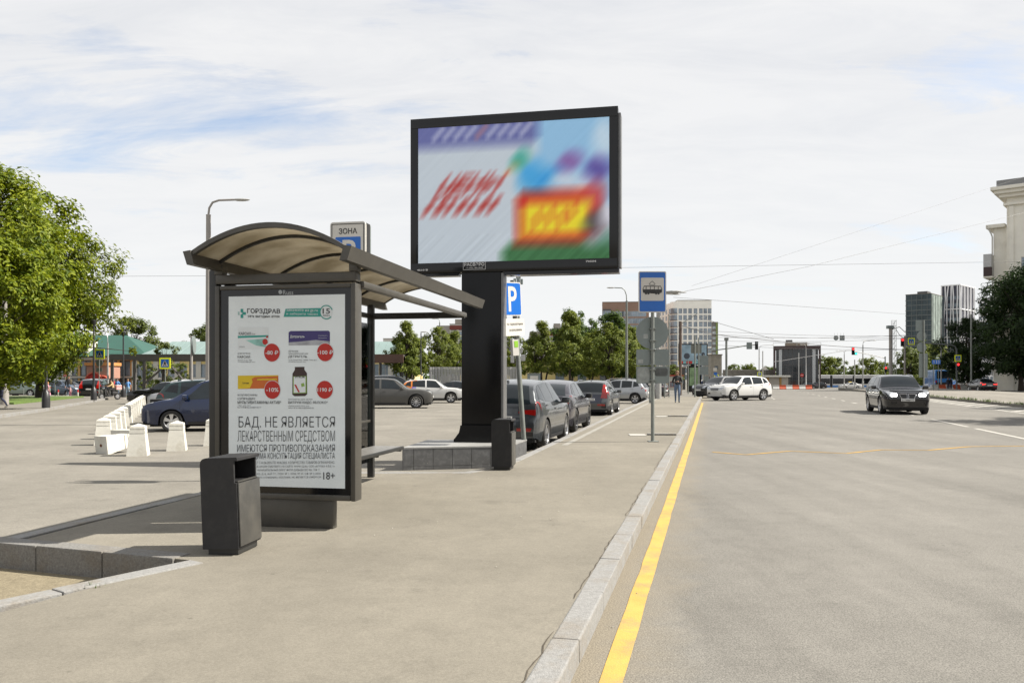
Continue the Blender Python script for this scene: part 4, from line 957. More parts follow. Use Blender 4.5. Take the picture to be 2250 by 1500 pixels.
# --- the row along the sidewalk
def row_car(label, kind, col, wx, wy, hd=UPH, **k):
    T = dict(PROF[kind]); T.update(k.get('over') or {}); cx_, cy_ = at_wheel(T, wx, wy, hd, False, -1)
    return car(label, kind, col, cx_, cy_, hd, group=GR, **k)
row_car('graphite grey SUV parked closest to the billboard plinth', 'suv', p_grey, .80, 19.6, over=dict(L=4.55, W=1.84, H=1.67), plate=('r', 'М 42 777'), spokes=5)
row_car('dark plum grey coupe-like SUV with full width tail light bar', 'coupesuv', p_plum, 1.98, 25.7, tail='bar', rim_dark=True)
row_car('grey estate car with tall red tail lights and blue tailgate', 'wagon', p_grey2, 4.55, 37.6, tail='tall', plate=('r', 'е116во199'), rear_dark=p_tail, rails=True, cladding=True, over=dict(H=1.60))
car('silver crossover hatchback parked side-on with black wheel arch', 'hatch', p_silver, X(1362, 54.6), 55.3, head(-.93, .37), over=dict(L=4.15, H=1.60, r=.33), group=GR, cladding=True, tail='wrap')
car('black saloon parked beyond the silver crossover', 'sedan', p_black, X(1408, 66), 67.0, head(-.93, .37), group=GR, lod=1)
car('dark grey hatchback parked beyond the black saloon', 'hatch', p_dark, X(1425, 72), 74, head(-.93, .37), group=GR, lod=1)
car('black estate with black roof box behind the grey estate', 'wagon', p_black, X(1352, 62), 62.5, head(-.93, .37), group=GR, lod=1, rails=True, over=dict(H=1.66))
car('dark blue hatchback showing only its roof behind the plum SUV', 'hatch', p_blue2, X(1243, 46), 47, head(-.95, .31), group=GR, lod=1)
# --- car park
car('matt grey luxury SUV side-on with many-spoked dark wheels', 'suv', p_matt, X(854, 46.3), 46.6, head(1, .06), over=dict(L=4.92, W=1.98, H=1.69, r=.385, fa=.90, wb=2.895), group=GL, rim_dark=False, spokes=11)
p_orange = M('livery_orange', (.60, .17, .01), .3, coat=.6); p_violet = M('livery_violet', (.16, .12, .50), .3, coat=.6)
car('white crossover with orange and violet livery on its tail', 'suv', p_white, X(948, 55.6), 56.2, head(1, .04), over=dict(L=4.4, H=1.62), group=GL, cladding=True, two_tone=[(p_orange, [(.80, 3.8), (.965, 4.2), (.93, 10.4), (.72, 11.0)]), (p_violet, [(.74, 3.6), (.80, 3.8), (.80, 6.4), (.735, 6.2)])])
car('black people carrier behind the matt grey SUV', 'mpv', p_black, X(860, 62), 63, head(1, .05), group=GL, lod=1, over=dict(H=1.9))
car('black saloon with dark glass behind the white crossover', 'sedan', p_black, X(1005, 66), 67, head(1, .05), group=GL, lod=1)
car('dark estate parked in the farthest bay by the canopy', 'wagon', p_dark, X(915, 72), 73, head(1, .05), group=GL, lod=2)
# left: navy people carrier and the cars behind it
Tn = PROF['mpv']; hd = head(-.985, -.17); q = at_wheel(Tn, X(377, 25.8), 25.8, hd, True, 1)
car('navy blue people carrier nosing up to the white concrete bollards', 'mpv', p_navy, q[0], q[1], hd, group=GL)
car('dark green SUV with pale roof behind the navy people carrier', 'suv', p_green, X(480, 30.5), 31.0, head(.985, .17), group=GL)
car('white hatchback with red tail light behind the dark green SUV', 'hatch', p_white, X(452, 36), 36.8, head(.985, .17), group=GL, lod=1, tail='tall')
car('silver hatchback behind the white one near the bollards', 'hatch', p_silver, X(415, 43), 43.5, head(-.985, -.17), group=GL, lod=1)
car('black saloon nosed in by the steel canopy', 'sedan', p_black, X(352, 53), 54, head(-.985, -.17), group=GL, lod=1)
car('white estate behind the black saloon by the steel canopy', 'wagon', p_white, X(380, 60), 61, head(-.985, -.17), group=GL, lod=2)
GF = 'cars on the far side of the left pavement'
car('champagne estate parked under the big green trees', 'wagon', p_beige, X(68, 78), 79, head(-.99, .1), group=GF, lod=1, z=-.15, over=dict(H=1.62))
car('dark blue saloon parked beside the champagne estate', 'sedan', p_blue2, X(112, 84), 86, head(-.97, .2), group=GF, lod=2, z=-.2)
car('blue grey hatchback behind the striped posts', 'hatch', paint('blue_grey', (.09, .12, .17), .5, .3), X(128, 74), 75, head(.95, -.3), group=GF, lod=1, z=-.2)
car('black SUV seen from behind with red tail lights near the lamp posts', 'suv', p_black, X(184, 70), 72, head(-.25, .97), group=GF, lod=1, z=-.2, tail='tall')
car('dark SUV seen from behind next to the red arched doors', 'suv', p_dark, X(219, 80), 82, head(-.30, .95), group=GF, lod=1, z=-.2, tail='tall')
car('grey saloon half hidden behind the walking man', 'sedan', p_grey2, X(152, 88), 90, head(-.99, .1), group=GF, lod=2, z=-.25)
car('pale green saloon parked at the edge of the lawn', 'sedan', paint('pale_green', (.20, .25, .22), .4, .3), X(22, 72), 74, head(-.99, .1), group=GF, lod=2, z=-.15)
# --- road traffic
GD = 'cars on the road'
bm_x, bm_y = X(1968, 36.0), 36.0
t_, Qb = car('black SUV with twin grille and glowing headlight rings driving on the road', 'suv', p_black, bm_x, bm_y, math.pi+UPH, z=0, over=dict(L=4.65, W=1.88, H=1.66, r=.37), grille='kidney', plate=('f', 'о178вв977'), rails=True, group=GD, name='moving_car')
for sd in (1, -1):
    for jj in (13.1, 12.0):
        p = Qb.P(Qb.iz(.495), jj, sd)
        ring_ = [(p.x+.035, p.y+.058*math.cos(a*.524), p.z+.058*math.sin(a*.524)) for a in range(13)]
        MB().tube(ring_, .017, 6).build('headlight_ring', m_ring, t_)
Tt = PROF['suv']; hd = head(-.875, -.485); q = at_wheel(Tt, X(1611, 54.4), 54.4, hd, True, 1)
car('white SUV with black lower trim turning across the end of the sidewalk', 'suv', p_white, q[0], q[1], hd, z=0, cladding=True, rails=False, group=GD, name='moving_car', over=dict(L=4.5, H=1.67), plate=('f', 'а 345 ко'))
car('dark grey SUV waiting just behind the white SUV', 'suv', p_dark, X(1592, 62), 63, head(-.875, -.485), z=0, group=GD, lod=1, name='moving_car')
car('black saloon with lit red tail lamps driving off beside the dark trees', 'sedan', p_black, X(2157, 95), 95, head(.16, .98), z=0.0, group=GD, lod=1, tailm=m_tail_on, name='moving_car')
car('dark saloon crossing in front of the tram', 'sedan', p_dark, X(1772, 180), 180, head(-1, 0), z=gz(180), group=GD, lod=2, name='moving_car')
car('dark hatchback following in front of the tram', 'hatch', p_black, X(1795, 190), 190, head(-1, .1), z=gz(190), group=GD, lod=2, name='moving_car')
t_, Qx = car('white taxi with roof sign crossing in front of the tram', 'sedan', p_white, X(1868, 176), 176, head(-1, 0), z=gz(176), group=GD, lod=2, name='moving_car')
MB().box(-.3, .3, -.12, .12, 1.44, 1.58, .03).build('roof_sign', m_yel, t_)
car('white van-like estate waiting beside the blue bus', 'wagon', p_white, X(2105, 130), 130, head(.3, .95), z=gz(130), group=GD, lod=2, name='moving_car')
car('silver hatchback waiting under the dark trees', 'hatch', p_silver, X(2125, 138), 138, head(.3, .95), z=gz(138), group=GD, lod=2, name='moving_car')
car('dark hatchback by the parking signs beyond the pavement end', 'hatch', p_blue2, X(1560, 92), 92, head(-.8, .6), z=gz(92), group=GD, lod=2, name='moving_car')
# ================================================================== TREES
def leaf_mat(name, c1, c2):
    m = bpy.data.materials.new(name); m.use_nodes = True; nt = m.node_tree; nd = nt.nodes; lk = nt.links
    b = nd['Principled BSDF']; b.inputs['Roughness'].default_value = .55; b.inputs['Specular IOR Level'].default_value = .3
    g = nd.new('ShaderNodeNewGeometry'); n = nd.new('ShaderNodeTexNoise'); n.inputs['Scale'].default_value = .55; n.inputs['Detail'].default_value = 3
    t = nd.new('ShaderNodeTexCoord'); lk.new(t.outputs['Object'], n.inputs['Vector'])
    a = nd.new('ShaderNodeMath'); a.operation = 'MULTIPLY'; a.inputs[1].default_value = .55; lk.new(g.outputs['Random Per Island'], a.inputs[0])
    a2 = nd.new('ShaderNodeMath'); a2.operation = 'MULTIPLY_ADD'; a2.inputs[1].default_value = .7; lk.new(n.outputs[0], a2.inputs[0]); lk.new(a.outputs[0], a2.inputs[2])
    r = nd.new('ShaderNodeValToRGB'); lk.new(a2.outputs[0], r.inputs[0]); e = r.color_ramp.elements; e[0].position = .3; e[1].position = .95; e[0].color = (*c1, 1); e[1].color = (*c2, 1)
    lk.new(r.outputs[0], b.inputs['Base Color'])
    tr = nd.new('ShaderNodeBsdfTranslucent'); lk.new(r.outputs[0], tr.inputs[0]); mx_ = nd.new('ShaderNodeMixShader'); mx_.inputs[0].default_value = .38
    lk.new(b.outputs[0], mx_.inputs[1]); lk.new(tr.outputs[0], mx_.inputs[2]); lk.new(mx_.outputs[0], nd['Material Output'].inputs[0]); return m
lf_bright = leaf_mat('maple_leaf', (.062, .105, .005), (.255, .29, .010)); lf_mid = leaf_mat('linden_leaf', (.062, .098, .012), (.23, .26, .04)); lf_deep = leaf_mat('chestnut_leaf', (.03, .062, .008), (.095, .15, .018)); lf_dark = leaf_mat('shade_leaf', (.010, .024, .006), (.032, .060, .012)); lf_elm = leaf_mat('elm_leaf', (.055, .088, .005), (.19, .215, .012)); lf_olive = leaf_mat('olive_leaf', (.05, .08, .014), (.17, .20, .045))
m_bark = M('bark', (.045, .035, .026), .9, var=.4, scale=7, bump=.6, bscale=25)
def tree_meshes(seed, H, rx, cb, nclump, per, leaf, mat, shape='round', lean=0.0, trunk=.16, multi=1):
    """trunk with limbs, and a crown of leaf blades gathered in clumps at the twig ends"""
    r = random.Random(seed); ch = H-cb; cz_ = cb+ch*.5
    tb = MB(); cl_ = []
    for m_i in range(multi):
        ox = (m_i-(multi-1)/2)*.35
        tb.tube([(ox*.6, 0, -.1), (ox, .02, cb*.5), (ox*1.6+lean*.3, .05, cb), (ox*2+lean*.6, 0, cb+ch*.35), (ox+lean*.8, 0, cb+ch*.7)], [trunk*1.35, trunk, trunk*.85, trunk*.5, trunk*.15], 8)
    tries = 0
    while len(cl_) < nclump and tries < nclump*40:
        tries += 1
        u = r.uniform(-1, 1); a = r.uniform(0, 6.283); f = r.random()**.42*(1.17 if r.random() < .16 else 1.0)
        z = u
        if shape == 'cone': w = (1-(u+1)/2)**.75*1.05+.06
        elif shape == 'egg': w = math.sqrt(max(0, 1-u*u))*(1.12-.28*u) if u > -.98 else 0
        elif shape == 'wide': w = math.sqrt(max(0, 1-abs(u)**2.6))
        else: w = math.sqrt(max(0, 1-u*u))
        w *= (.82+.25*math.sin(3*a+seed)+.14*math.sin(5*a+u*4+seed*2))
        p = Vector((math.cos(a)*w*f*rx+lean*(u+1)/2, math.sin(a)*w*f*rx, cz_+z*ch*.5*(.93+.1*r.random())))
        cl_.append((p, f))
    for (p, f) in cl_[::max(1, nclump//38)]:
        st_ = Vector((lean*.4, 0, min(p.z-.3, cb+ch*r.uniform(.0, .5)))); md = st_.lerp(p, .5)+Vector((0, 0, .12*ch*r.random()))
        tb.tube([st_, md, p], [trunk*.34, trunk*.2, trunk*.05], 5, cap=False)
    V = []; Fc = []; rs_ = np.random.RandomState(seed)
    for (p, f) in cl_:
        cr_ = rx*(r.uniform(.12, .22) if f < 1 else r.uniform(.07, .12)); n = int(per*r.uniform(.6, 1.4)*(1 if f < 1 else .5))
        outv = Vector((p.x-lean*.5, p.y, (p.z-cz_)*rx/(ch*.5)*.8)); outv = outv.normalized() if outv.length > .01 else Vector((0, 0, 1))
        for _ in range(n):
            d = Vector((r.gauss(0, 1), r.gauss(0, 1), r.gauss(0, .8))); d.normalize(); q = p+d*cr_*(r.random()**.4)
            nn = (d*.6+outv*.5+Vector((r.uniform(-.6, .6), r.uniform(-.6, .6), r.uniform(.1, .9)))).normalized()
            t1 = nn.cross(Vector((r.uniform(-1, 1), r.uniform(-1, 1), r.uniform(-1, 1)))).normalized(); t2 = nn.cross(t1)
            s_ = leaf*r.uniform(.6, 1.3); o_ = len(V)
            V += [q-t1*s_, q+t2*s_*.48+nn*s_*.10, q+t1*s_-nn*s_*.22, q-t2*s_*.48+nn*s_*.10]
            Fc.append((o_, o_+1, o_+2, o_+3))
    me = bpy.data.meshes.new('crown'); me.from_pydata([tuple(v) for v in V], [], Fc); me.materials.append(mat)
    return tb.mesh('trunk', m_bark, True, 60), me
_tm = {}
def tree(key, spec, x, y, z, label, rz=0, sc=1.0, group=None, mat=None, name='tree'):
    if key not in _tm: _tm[key] = tree_meshes(**spec)
    tk, cw = _tm[key]; t = thing(name, label, 'tree', (x, y, z), rz, group); mobj('trunk', tk, t); mobj('crown', cw, t); t.scale = (sc, sc, sc); return t
MAPLE = dict(seed=11, H=15.5, rx=6.6, cb=1.8, nclump=280, per=150, leaf=.185, mat=lf_bright, shape='wide', trunk=.30)
MAPLE2 = dict(seed=15, H=10.2, rx=4.2, cb=1.5, nclump=230, per=130, leaf=.16, mat=lf_bright, shape='egg', trunk=.24)
ELM = dict(seed=23, H=15, rx=6.6, cb=1.9, nclump=290, per=150, leaf=.185, mat=lf_elm, shape='wide', trunk=.30)
LIND = dict(seed=31, H=6.8, rx=2.2, cb=2.1, nclump=110, per=90, leaf=.12, mat=lf_mid, shape='egg', trunk=.10, multi=2)
LIND2 = dict(seed=37, H=6.9, rx=2.3, cb=2.1, nclump=110, per=90, leaf=.12, mat=lf_mid, shape='cone', trunk=.10, multi=3)
CHES = dict(seed=41, H=12, rx=4.2, cb=2.6, nclump=130, per=80, leaf=.22, mat=lf_deep, shape='egg', trunk=.2)
FIR = dict(seed=53, H=12, rx=4.3, cb=2.0, nclump=120, per=70, leaf=.24, mat=lf_olive, shape='egg', trunk=.2)
DARK = dict(seed=61, H=17, rx=7.2, cb=2.4, nclump=230, per=90, leaf=.26, mat=lf_dark, shape='wide', trunk=.35)
FAR = dict(seed=71, H=9, rx=4.6, cb=1.0, nclump=80, per=55, leaf=.32, mat=lf_olive, shape='wide', trunk=.2)
FAR2 = dict(seed=77, H=9, rx=4.4, cb=1.0, nclump=80, per=55, leaf=.32, mat=lf_mid, shape='egg', trunk=.2)
YOUNG = dict(seed=83, H=6.5, rx=2.1, cb=1.3, nclump=45, per=55, leaf=.15, mat=lf_olive, shape='egg', trunk=.08)
# left group
tree('maple2', MAPLE2, X(-42, 40.5), 40.8, 0.05, 'bright yellow green maple at the edge of the lawn beside the pale pole', .6, .82)
tree('elm', ELM, X(70, 60), 61.0, 0.05, 'tall spreading green tree on the lawn behind the bright maple', 1.2, .86)
tree('maple', MAPLE, X(-40, 52), 54, 0.05, 'tall maple rising behind the bright maple on the lawn', 2.2, .95)
tree('elm', ELM, X(-30, 82), 84, -.2, 'shaded tree beyond the lawn behind the parked champagne estate', 3.6, .75)
tree('fir', FIR, X(283, 135), 136, -.6, 'olive green tree rising behind the green metal roof', .4, 1.02)
tree('fir', FIR, X(445, 120), 122, -.6, 'olive tree behind the pale turquoise roof by the tall lamp post', 2.4, .85)
tree('young', YOUNG, X(362, 76), 76, PKZ, 'young tree growing inside the steel canopy frame', 0, .78)
tree('young', YOUNG, X(318, 80), 80, PKZ, 'low leafy tree in front of the yellow house by the canopy post', 1.0, .55)
tree('young', YOUNG, X(398, 84), 84, PKZ, 'thin young tree in front of the yellow house windows', 2.0, .5)
# middle rows of clipped lindens
GT = 'linden trees behind the parked cars'
for k, (px, d, key, spec, sc, lb) in enumerate((
    (893, 78, 'lind2', LIND2, 1.00, 'dense linden at the end of the brown canopy'),
    (905, 82, 'lind', LIND, .88, 'second linden standing behind the one at the canopy end'),
    (962, 88, 'lind', LIND, 1.03, 'leafy linden behind the white slatted fence'),
    (1000, 92, 'lind2', LIND2, .98, 'linden between the slatted fence and the billboard column'),
    (1128, 86, 'lind', LIND, .93, 'linden behind the parking sign post'),
    (1190, 80, 'lind2', LIND2, 1.02, 'pointed linden behind the grey utility cabinet'),
    (1253, 78, 'lind2', LIND2, 1.13, 'tall pointed linden behind the grey estate'),
    (1338, 78, 'lind', LIND, 1.00, 'round linden beside the grey lamp post'),
    (1385, 90, 'lind', LIND, 1.05, 'linden just beyond the grey lamp post'),
    (1298, 86, 'lind', LIND, .92, 'linden between the two largest lindens'))):
    tree(key, spec, X(px, d), d, PKZ, lb, k*1.3, sc, GT, name='linden_tree')
GC = 'dark chestnut trees behind the lindens'
for k, (px, d, sc, lb) in enumerate(((1258, 112, .92, 'tall dark chestnut behind the pointed linden'), (1345, 116, .92, 'tall dark chestnut in front of the brown apartment block'), (1395, 112, .72, 'dark chestnut next to the round grey sign'), (1300, 122, .75, 'dark chestnut between the two tall ones'))):
    tree('ches', CHES, X(px, d), d, -.5, lb, k*1.7, sc, GC, name='chestnut_tree')
# right: dark trees against the light, and the street trees outside the frame that shade the road
tree('dark', DARK, X(2255, 100), 101, -.1, 'huge dark tree in front of the pale corner house', 0.3, .84, name='street_tree')
tree('dark', DARK, X(2146, 112), 114, -.3, 'dark spreading tree reaching over the waiting cars', 1.9, .58, name='street_tree')
tree('dark', DARK, X(2290, 92), 92, -.1, 'dark tree at the roadside beside the corner house', 4.0, .85, name='street_tree')
for k, (x, y, sc) in enumerate(((34.8, 28.5, .98), (43.5, 41.5, .98), (33.0, 20, .88))):
    tree('dark', DARK, x, y, .1, ('tall roadside tree shading the marked traffic island', 'broad roadside tree shading the tram tracks', 'smaller roadside tree before the taller shade trees')[k], k*2.1, sc, 'roadside trees shading the traffic island', name='street_tree')
# far trees over the junction
GFT = 'trees beyond the tram junction'
for k, (px, d, sc, key, lb) in enumerate(((1612, 235, .72, 'far', 'low tree behind the concrete wall beyond the pavement end'), (1648, 245, .78, 'far2', 'low tree left of the dark glass hall'), (1685, 240, .66, 'far', 'low tree touching the dark glass hall'),
     (1812, 232, 1.0, 'far2', 'tree just right of the dark glass hall'), (1838, 238, .92, 'far', 'rounded tree behind the tram front'), (1880, 250, .72, 'far', 'small tree behind the middle of the tram'), (1912, 240, .98, 'far2', 'tree behind the lamp with angled arms'), (1945, 246, .80, 'far', 'tree beside the lattice mast'),
     (1995, 200, 1.08, 'far', 'bright tree behind the traffic light with red lamp'), (2035, 205, 1.3, 'far2', 'tall tree behind the back of the big road sign'), (2075, 190, .9, 'far', 'tree behind the blue bus'))):
    tree(key, FAR if key == 'far' else FAR2, X(px, d), d, gz(d)-.1, lb, k*1.1, sc, GFT, name='far_tree')
tree('far', FAR, X(1478, 128), 128, gz(128), 'small bush-like tree below the far billboard', 0, .42, name='far_tree')
# hazy belt of woodland on the horizon
wood = MB(); wr = random.Random(5)
for k in range(150):
    x = -380+k*6.2+wr.uniform(-2, 2); d = 460+wr.uniform(-25, 25); h = wr.uniform(6, 10)
    for _ in range(34):
        a = wr.uniform(0, 6.28); rr = wr.uniform(0, 4.6); zz_ = wr.uniform(-2, h-rr*.7); s_ = wr.uniform(.8, 1.8)
        c_ = Vector((x+rr*math.cos(a), d+rr*math.sin(a), zz_)); t1 = Vector((wr.uniform(-1, 1), wr.uniform(-1, 1), wr.uniform(-1, 1))).normalized()*s_; t2 = Vector((wr.uniform(-1, 1), wr.uniform(-1, 1), wr.uniform(-1, 1))).normalized()*s_
        wood.add([c_-t1, c_+t2, c_+t1, c_-t2], [(0, 1, 2, 3)])
tag(wood.build('woodland', lf_deep), 'far-off belt of trees along the horizon', 'woodland', kind='stuff')

# ================================================================== BUILDINGS
m_win = M('window_glass', (.20, .25, .30), .12, var=.5, scale=.35, spec=.8, pos=True)  # opaque pane, base colour lightened to stand for reflected sky
m_wframe = M('window_frame', (.42, .42, .42), .5)
m_wframe_d = M('window_frame_dark', (.035, .036, .04), .5)
def win_mesh(w, h, frame, t=.06, mull=1, trans=0, depth=.10, sill=False):
    """one window: frame ring, mullions, pane set back; front faces -Y"""
    mb = MB(); mb.mi = 0
    mb.box(-w/2, w/2, -.02, depth, 0, t); mb.box(-w/2, w/2, -.02, depth, h-t, h); mb.box(-w/2, -w/2+t, -.02, depth, t, h-t); mb.box(w/2-t, w/2, -.02, depth, t, h-t)
    for k in range(mull): x = -w/2+w*(k+1)/(mull+1); mb.box(x-t*.4, x+t*.4, 0, depth, t, h-t)
    for k in range(trans): z = h*(.68); mb.box(-w/2+t, w/2-t, .005, depth, z-t*.4, z+t*.4)
    if sill: mb.box(-w/2-.1, w/2+.1, -.10, .0, -.08, -.01)
    mb.mi = 1; mb.add([(-w/2+t, .05, t), (w/2-t, .05, t), (w/2-t, .05, h-t), (-w/2+t, .05, h-t)], [(0, 1, 2, 3)])
    return mb.mesh('window', [frame, m_win])
def wall_holes(mb, x0, x1, z0, z1, holes, y=0.0, depth=.16):
    """wall front at y with real openings (x0,x1,z0,z1) and their reveals"""
    xs = sorted(set([x0, x1]+[h[0] for h in holes]+[h[1] for h in holes])); zs = sorted(set([z0, z1]+[h[2] for h in holes]+[h[3] for h in holes]))
    for i in range(len(xs)-1):
        for j in range(len(zs)-1):
            cx_, cz2 = (xs[i]+xs[i+1])/2, (zs[j]+zs[j+1])/2
            if any(h[0] < cx_ < h[1] and h[2] < cz2 < h[3] for h in holes): continue
            mb.add([(xs[i], y, zs[j]), (xs[i+1], y, zs[j]), (xs[i+1], y, zs[j+1]), (xs[i], y, zs[j+1])], [(0, 1, 2, 3)])
    for h in holes:
        a, b, c, d = h
        mb.add([(a, y, c), (b, y, c), (b, y, d), (a, y, d), (a, y+depth, c), (b, y+depth, c), (b, y+depth, d), (a, y+depth, d)], [(0, 4, 5, 1), (1, 5, 6, 2), (2, 6, 7, 3), (3, 7, 4, 0)])
def block(name, label, cat, px0, px1, ytop, d, cols, rows, wsz, wallm, framem, zb=None, turn=0.0, side=None, parapet=.5, mull=1, first=1.2, top=1.0, group=None, depth=18, windows=True, xw=None, sill=False, trans=0, roofm=None, tip=None):
    """building whose front spans two picture columns at distance d; front faces -Y turned by turn"""
    z0 = gz(d)-.3 if zb is None else zb; x0, x1 = X(px0, d), X(px1, d); k1_ = (px1-1125)/F; W_ = (k1_*d-x0)/(math.cos(turn)-k1_*math.sin(turn)); H_ = Z(ytop, d)-z0
    t = thing(name, label, cat, (x0, d, z0), turn, group)
    fh = (H_-first-top)/rows; ww, wh = wsz; holes = []
    pos = []
    for r_ in range(rows):
        for c_ in range(cols):
            cx_ = W_*(c_+.5)/cols if xw is None else xw[c_]*W_
            zb_ = first+fh*r_+(fh-wh)*.4; holes.append((cx_-ww/2, cx_+ww/2, zb_, zb_+wh)); pos.append((cx_, zb_))
    mb = MB(); wall_holes(mb, 0, W_, 0, H_, holes)
    mb.add([(0, 0, 0), (0, depth, 0), (0, depth, H_), (0, 0, H_)], [(0, 3, 2, 1)]); mb.add([(W_, 0, 0), (W_, depth, 0), (W_, depth, H_), (W_, 0, H_)], [(0, 1, 2, 3)])
    mb.add([(0, depth, 0), (W_, depth, 0), (W_, depth, H_), (0, depth, H_)], [(0, 3, 2, 1)])
    mb.build('wall', wallm, t)
    MB().box(-.12, W_+.12, -.12, depth+.12, H_-.02, H_+.18).build('roof', roofm or m_conc, t)
    if windows:
        me = win_mesh(ww, wh, framem, max(.05, ww*.05), mull, trans, sill=sill)
        for (cx_, zb_) in pos: mobj('window', me, t, (cx_, .06, zb_))
    return t, W_, H_, fh
def brick_mat(name, c1, mort, sx, sy):
    return M(name, c1, .85, var=.12, scale=.6, dirt=mort, dirtamt=.3, dscale=.25)
m_ochre = M('ochre_plaster', (.58, .36, .14), .9, var=.10, scale=.5, dirt=(.44, .27, .12), dirtamt=.5, dscale=.4)
m_yellowp = M('yellow_plaster', (.76, .62, .28), .9, var=.06, scale=.5); m_cream = M('cream_plaster', (.50, .46, .37), .9, var=.06, scale=.4)
m_greenroof = M('green_metal_roof', (.012, .068, .048), .5, var=.12, scale=.6); m_tealroof = M('turquoise_metal_roof', (.17, .235, .225), .5, var=.10, scale=.5)
m_whiteb = M('white_plaster', (.52, .51, .47), .9, var=.08, scale=.6)
# --- ochre house with green roof
d = 96; zb = -.7
t, W_, H_, fh = block('ochre_house', 'long ochre two storey house with green metal roof', 'house', 0, 318, 785, d, 11, 2, (1.25, 2.0), m_ochre, m_wframe_d, zb=zb, depth=12, first=.6, top=.5, sill=True)
mb = MB(); e = .7
mb.add([(-e, -e, H_+.15), (W_+e, -e, H_+.15), (W_+e, 12+e, H_+.15), (-e, 12+e, H_+.15), (3, 6, H_+2.9), (W_-5, 6, H_+2.9)], [(0, 1, 5, 4), (1, 2, 5), (2, 3, 4, 5), (3, 0, 4), (3, 2, 1, 0)]); rf = mb.build('pitched_roof', m_greenroof, t)
mb = MB()
for k in range(int(W_/.7)): mb.box(k*.7, k*.7+.05, -.05, .01, 0, .05) if False else None
MB().box(-.15, W_+.15, -.22, -.01, H_*.5-.1, H_*.5+.12).build('string_course', m_whiteb, t); MB().box(-.3, W_+.3, -.32, -.01, H_-.3, H_).build('cornice', m_whiteb, t)
dm = MB(); dm.box(W_*.56, W_*.60, .2, 2.5, H_+.5, H_+2.1); dm.build('dormer', m_whiteb, rf)
# red arched gates in a pinkish porch
gt = thing('arched_gatehouse', 'low pinkish porch with two red arched doors', 'gatehouse', (X(190, 92), 92, -.6), 0)
m_pink = M('pink_plaster', (.36, .20, .15), .9, var=.1, scale=.8); m_redw = M('red_door_paint', (.40, .02, .018), .5, var=.15, scale=3)
Wg = X(236, 92)-X(190, 92); MB().box(0, Wg, 0, 3, 0, 3.5).build('wall', m_pink, gt); MB().box(-.15, Wg+.15, -.2, 3, 3.5, 3.85).build('cornice', M('orange_cornice', (.50, .22, .07), .8), gt)
for cx_, w in ((Wg*.36, .85), (Wg*.80, .5)):
    pts_ = [(cx_-w, .1), (cx_+w, .1)]+[(cx_+w*math.cos(R(a)), 1.7+w*1.05*math.sin(R(a))) for a in range(0, 181, 15)]
    MB().extr(pts_, 'y', -.06, .02).build('door', m_redw, gt)
    a_ = [(cx_+(w+.1)*math.cos(R(a)), -.08, 1.7+(w+.1)*1.05*math.sin(R(a))) for a in range(0, 181, 15)]; MB().tube([(cx_+w+.1, -.08, .1)]+a_+[(cx_-w-.1, -.08, .1)], .09, 6).build('arch_moulding', M('coral_trim', (.50, .10, .06), .7), gt)
# --- yellow house with turquoise roof, running far to the right
t, W_, H_, fh = block('yellow_house', 'long low yellow house with white pilasters and turquoise metal roof', 'house', 296, 905, 792, 93, 26, 2, (1.0, 1.55), m_yellowp, m_wframe, zb=-.6, depth=11, first=.4, top=.3)
mb = MB(); mb.add([(-.5, -.5, H_+.12), (W_+.5, -.5, H_+.12), (W_+.5, 11.5, H_+.12), (-.5, 11.5, H_+.12), (2, 5.5, H_+2.4), (W_-2, 5.5, H_+2.4)], [(0, 1, 5, 4), (1, 2, 5), (2, 3, 4, 5), (3, 0, 4), (3, 2, 1, 0)]); rf = mb.build('pitched_roof', m_tealroof, t)
sm = MB()
for k in range(int(W_/.9)):
    x = 1+k*.9
    if x < W_-3: MB.tube(sm, [(x, -.5, H_+.16), (x, 5.2, H_+2.30)], .03, 4)
sm_ = sm.build('roof_seam', m_tealroof, rf); sm_['kind'] = 'stuff'
me = MB().box(-.28, .28, -.14, -.01, 0, H_*.98).mesh('pilaster', m_whiteb)
for k in range(0, 27, 2): mobj('pilaster', me, t, (W_*k/26+.01, 0, 0))
MB().box(-.2, W_+.2, -.2, -.01, H_*.5-.12, H_*.5+.12).build('string_course', m_whiteb, t)
block('low_yellow_building', 'low yellow building glimpsed under the linden crowns', 'building', 1010, 1450, 790, 118, 9, 1, (1.3, 1.3), m_yellowp, m_wframe, zb=-.6, depth=10, first=.6, top=.4)
# --- far housing
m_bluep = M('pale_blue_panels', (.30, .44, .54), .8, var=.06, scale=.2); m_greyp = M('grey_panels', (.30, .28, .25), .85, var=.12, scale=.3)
block('panel_block', 'pale blue panel housing block far behind the brown canopy', 'apartment block', 745, 872, 752, 330, 14, 5, (2.2, 1.5), m_bluep, m_wframe, first=1, top=1.5, depth=14)
t, W_, H_, fh = block('stair_tower', 'white stair tower rising from the pale blue block', 'apartment block', 842, 862, 744, 327, 1, 6, (2.4, 1.2), m_whiteb, m_wframe, depth=6)
t, W_, H_, fh = block('tower_block', 'tall grey panel tower behind the slatted fence with loggias', 'apartment block', 988, 1042, 712, 380, 3, 12, (2.6, 1.5), m_whiteb, m_wframe_d, depth=16)
MB().box(0, W_, -.25, -.13, H_-2.6, H_-.6).build('red_loggia_band', M('brown_red_panel', (.16, .04, .03), .8), t); MB().box(W_*.2, W_*.55, 3, 7, H_+.2, H_+2.5).build('lift_house', m_greyp, t)
MB().box(-6, -.02, .5, 15, 0, H_-.6).build('shaded_flank', m_greyp, t)  # darker grey than the front: the side's shade is put into its colour
t, W_, H_, fh = block('tower_block', 'grey panel tower rising just behind the linden tops', 'apartment block', 1196, 1232, 724, 400, 2, 11, (3.0, 1.5), m_whiteb, m_wframe_d, depth=16)
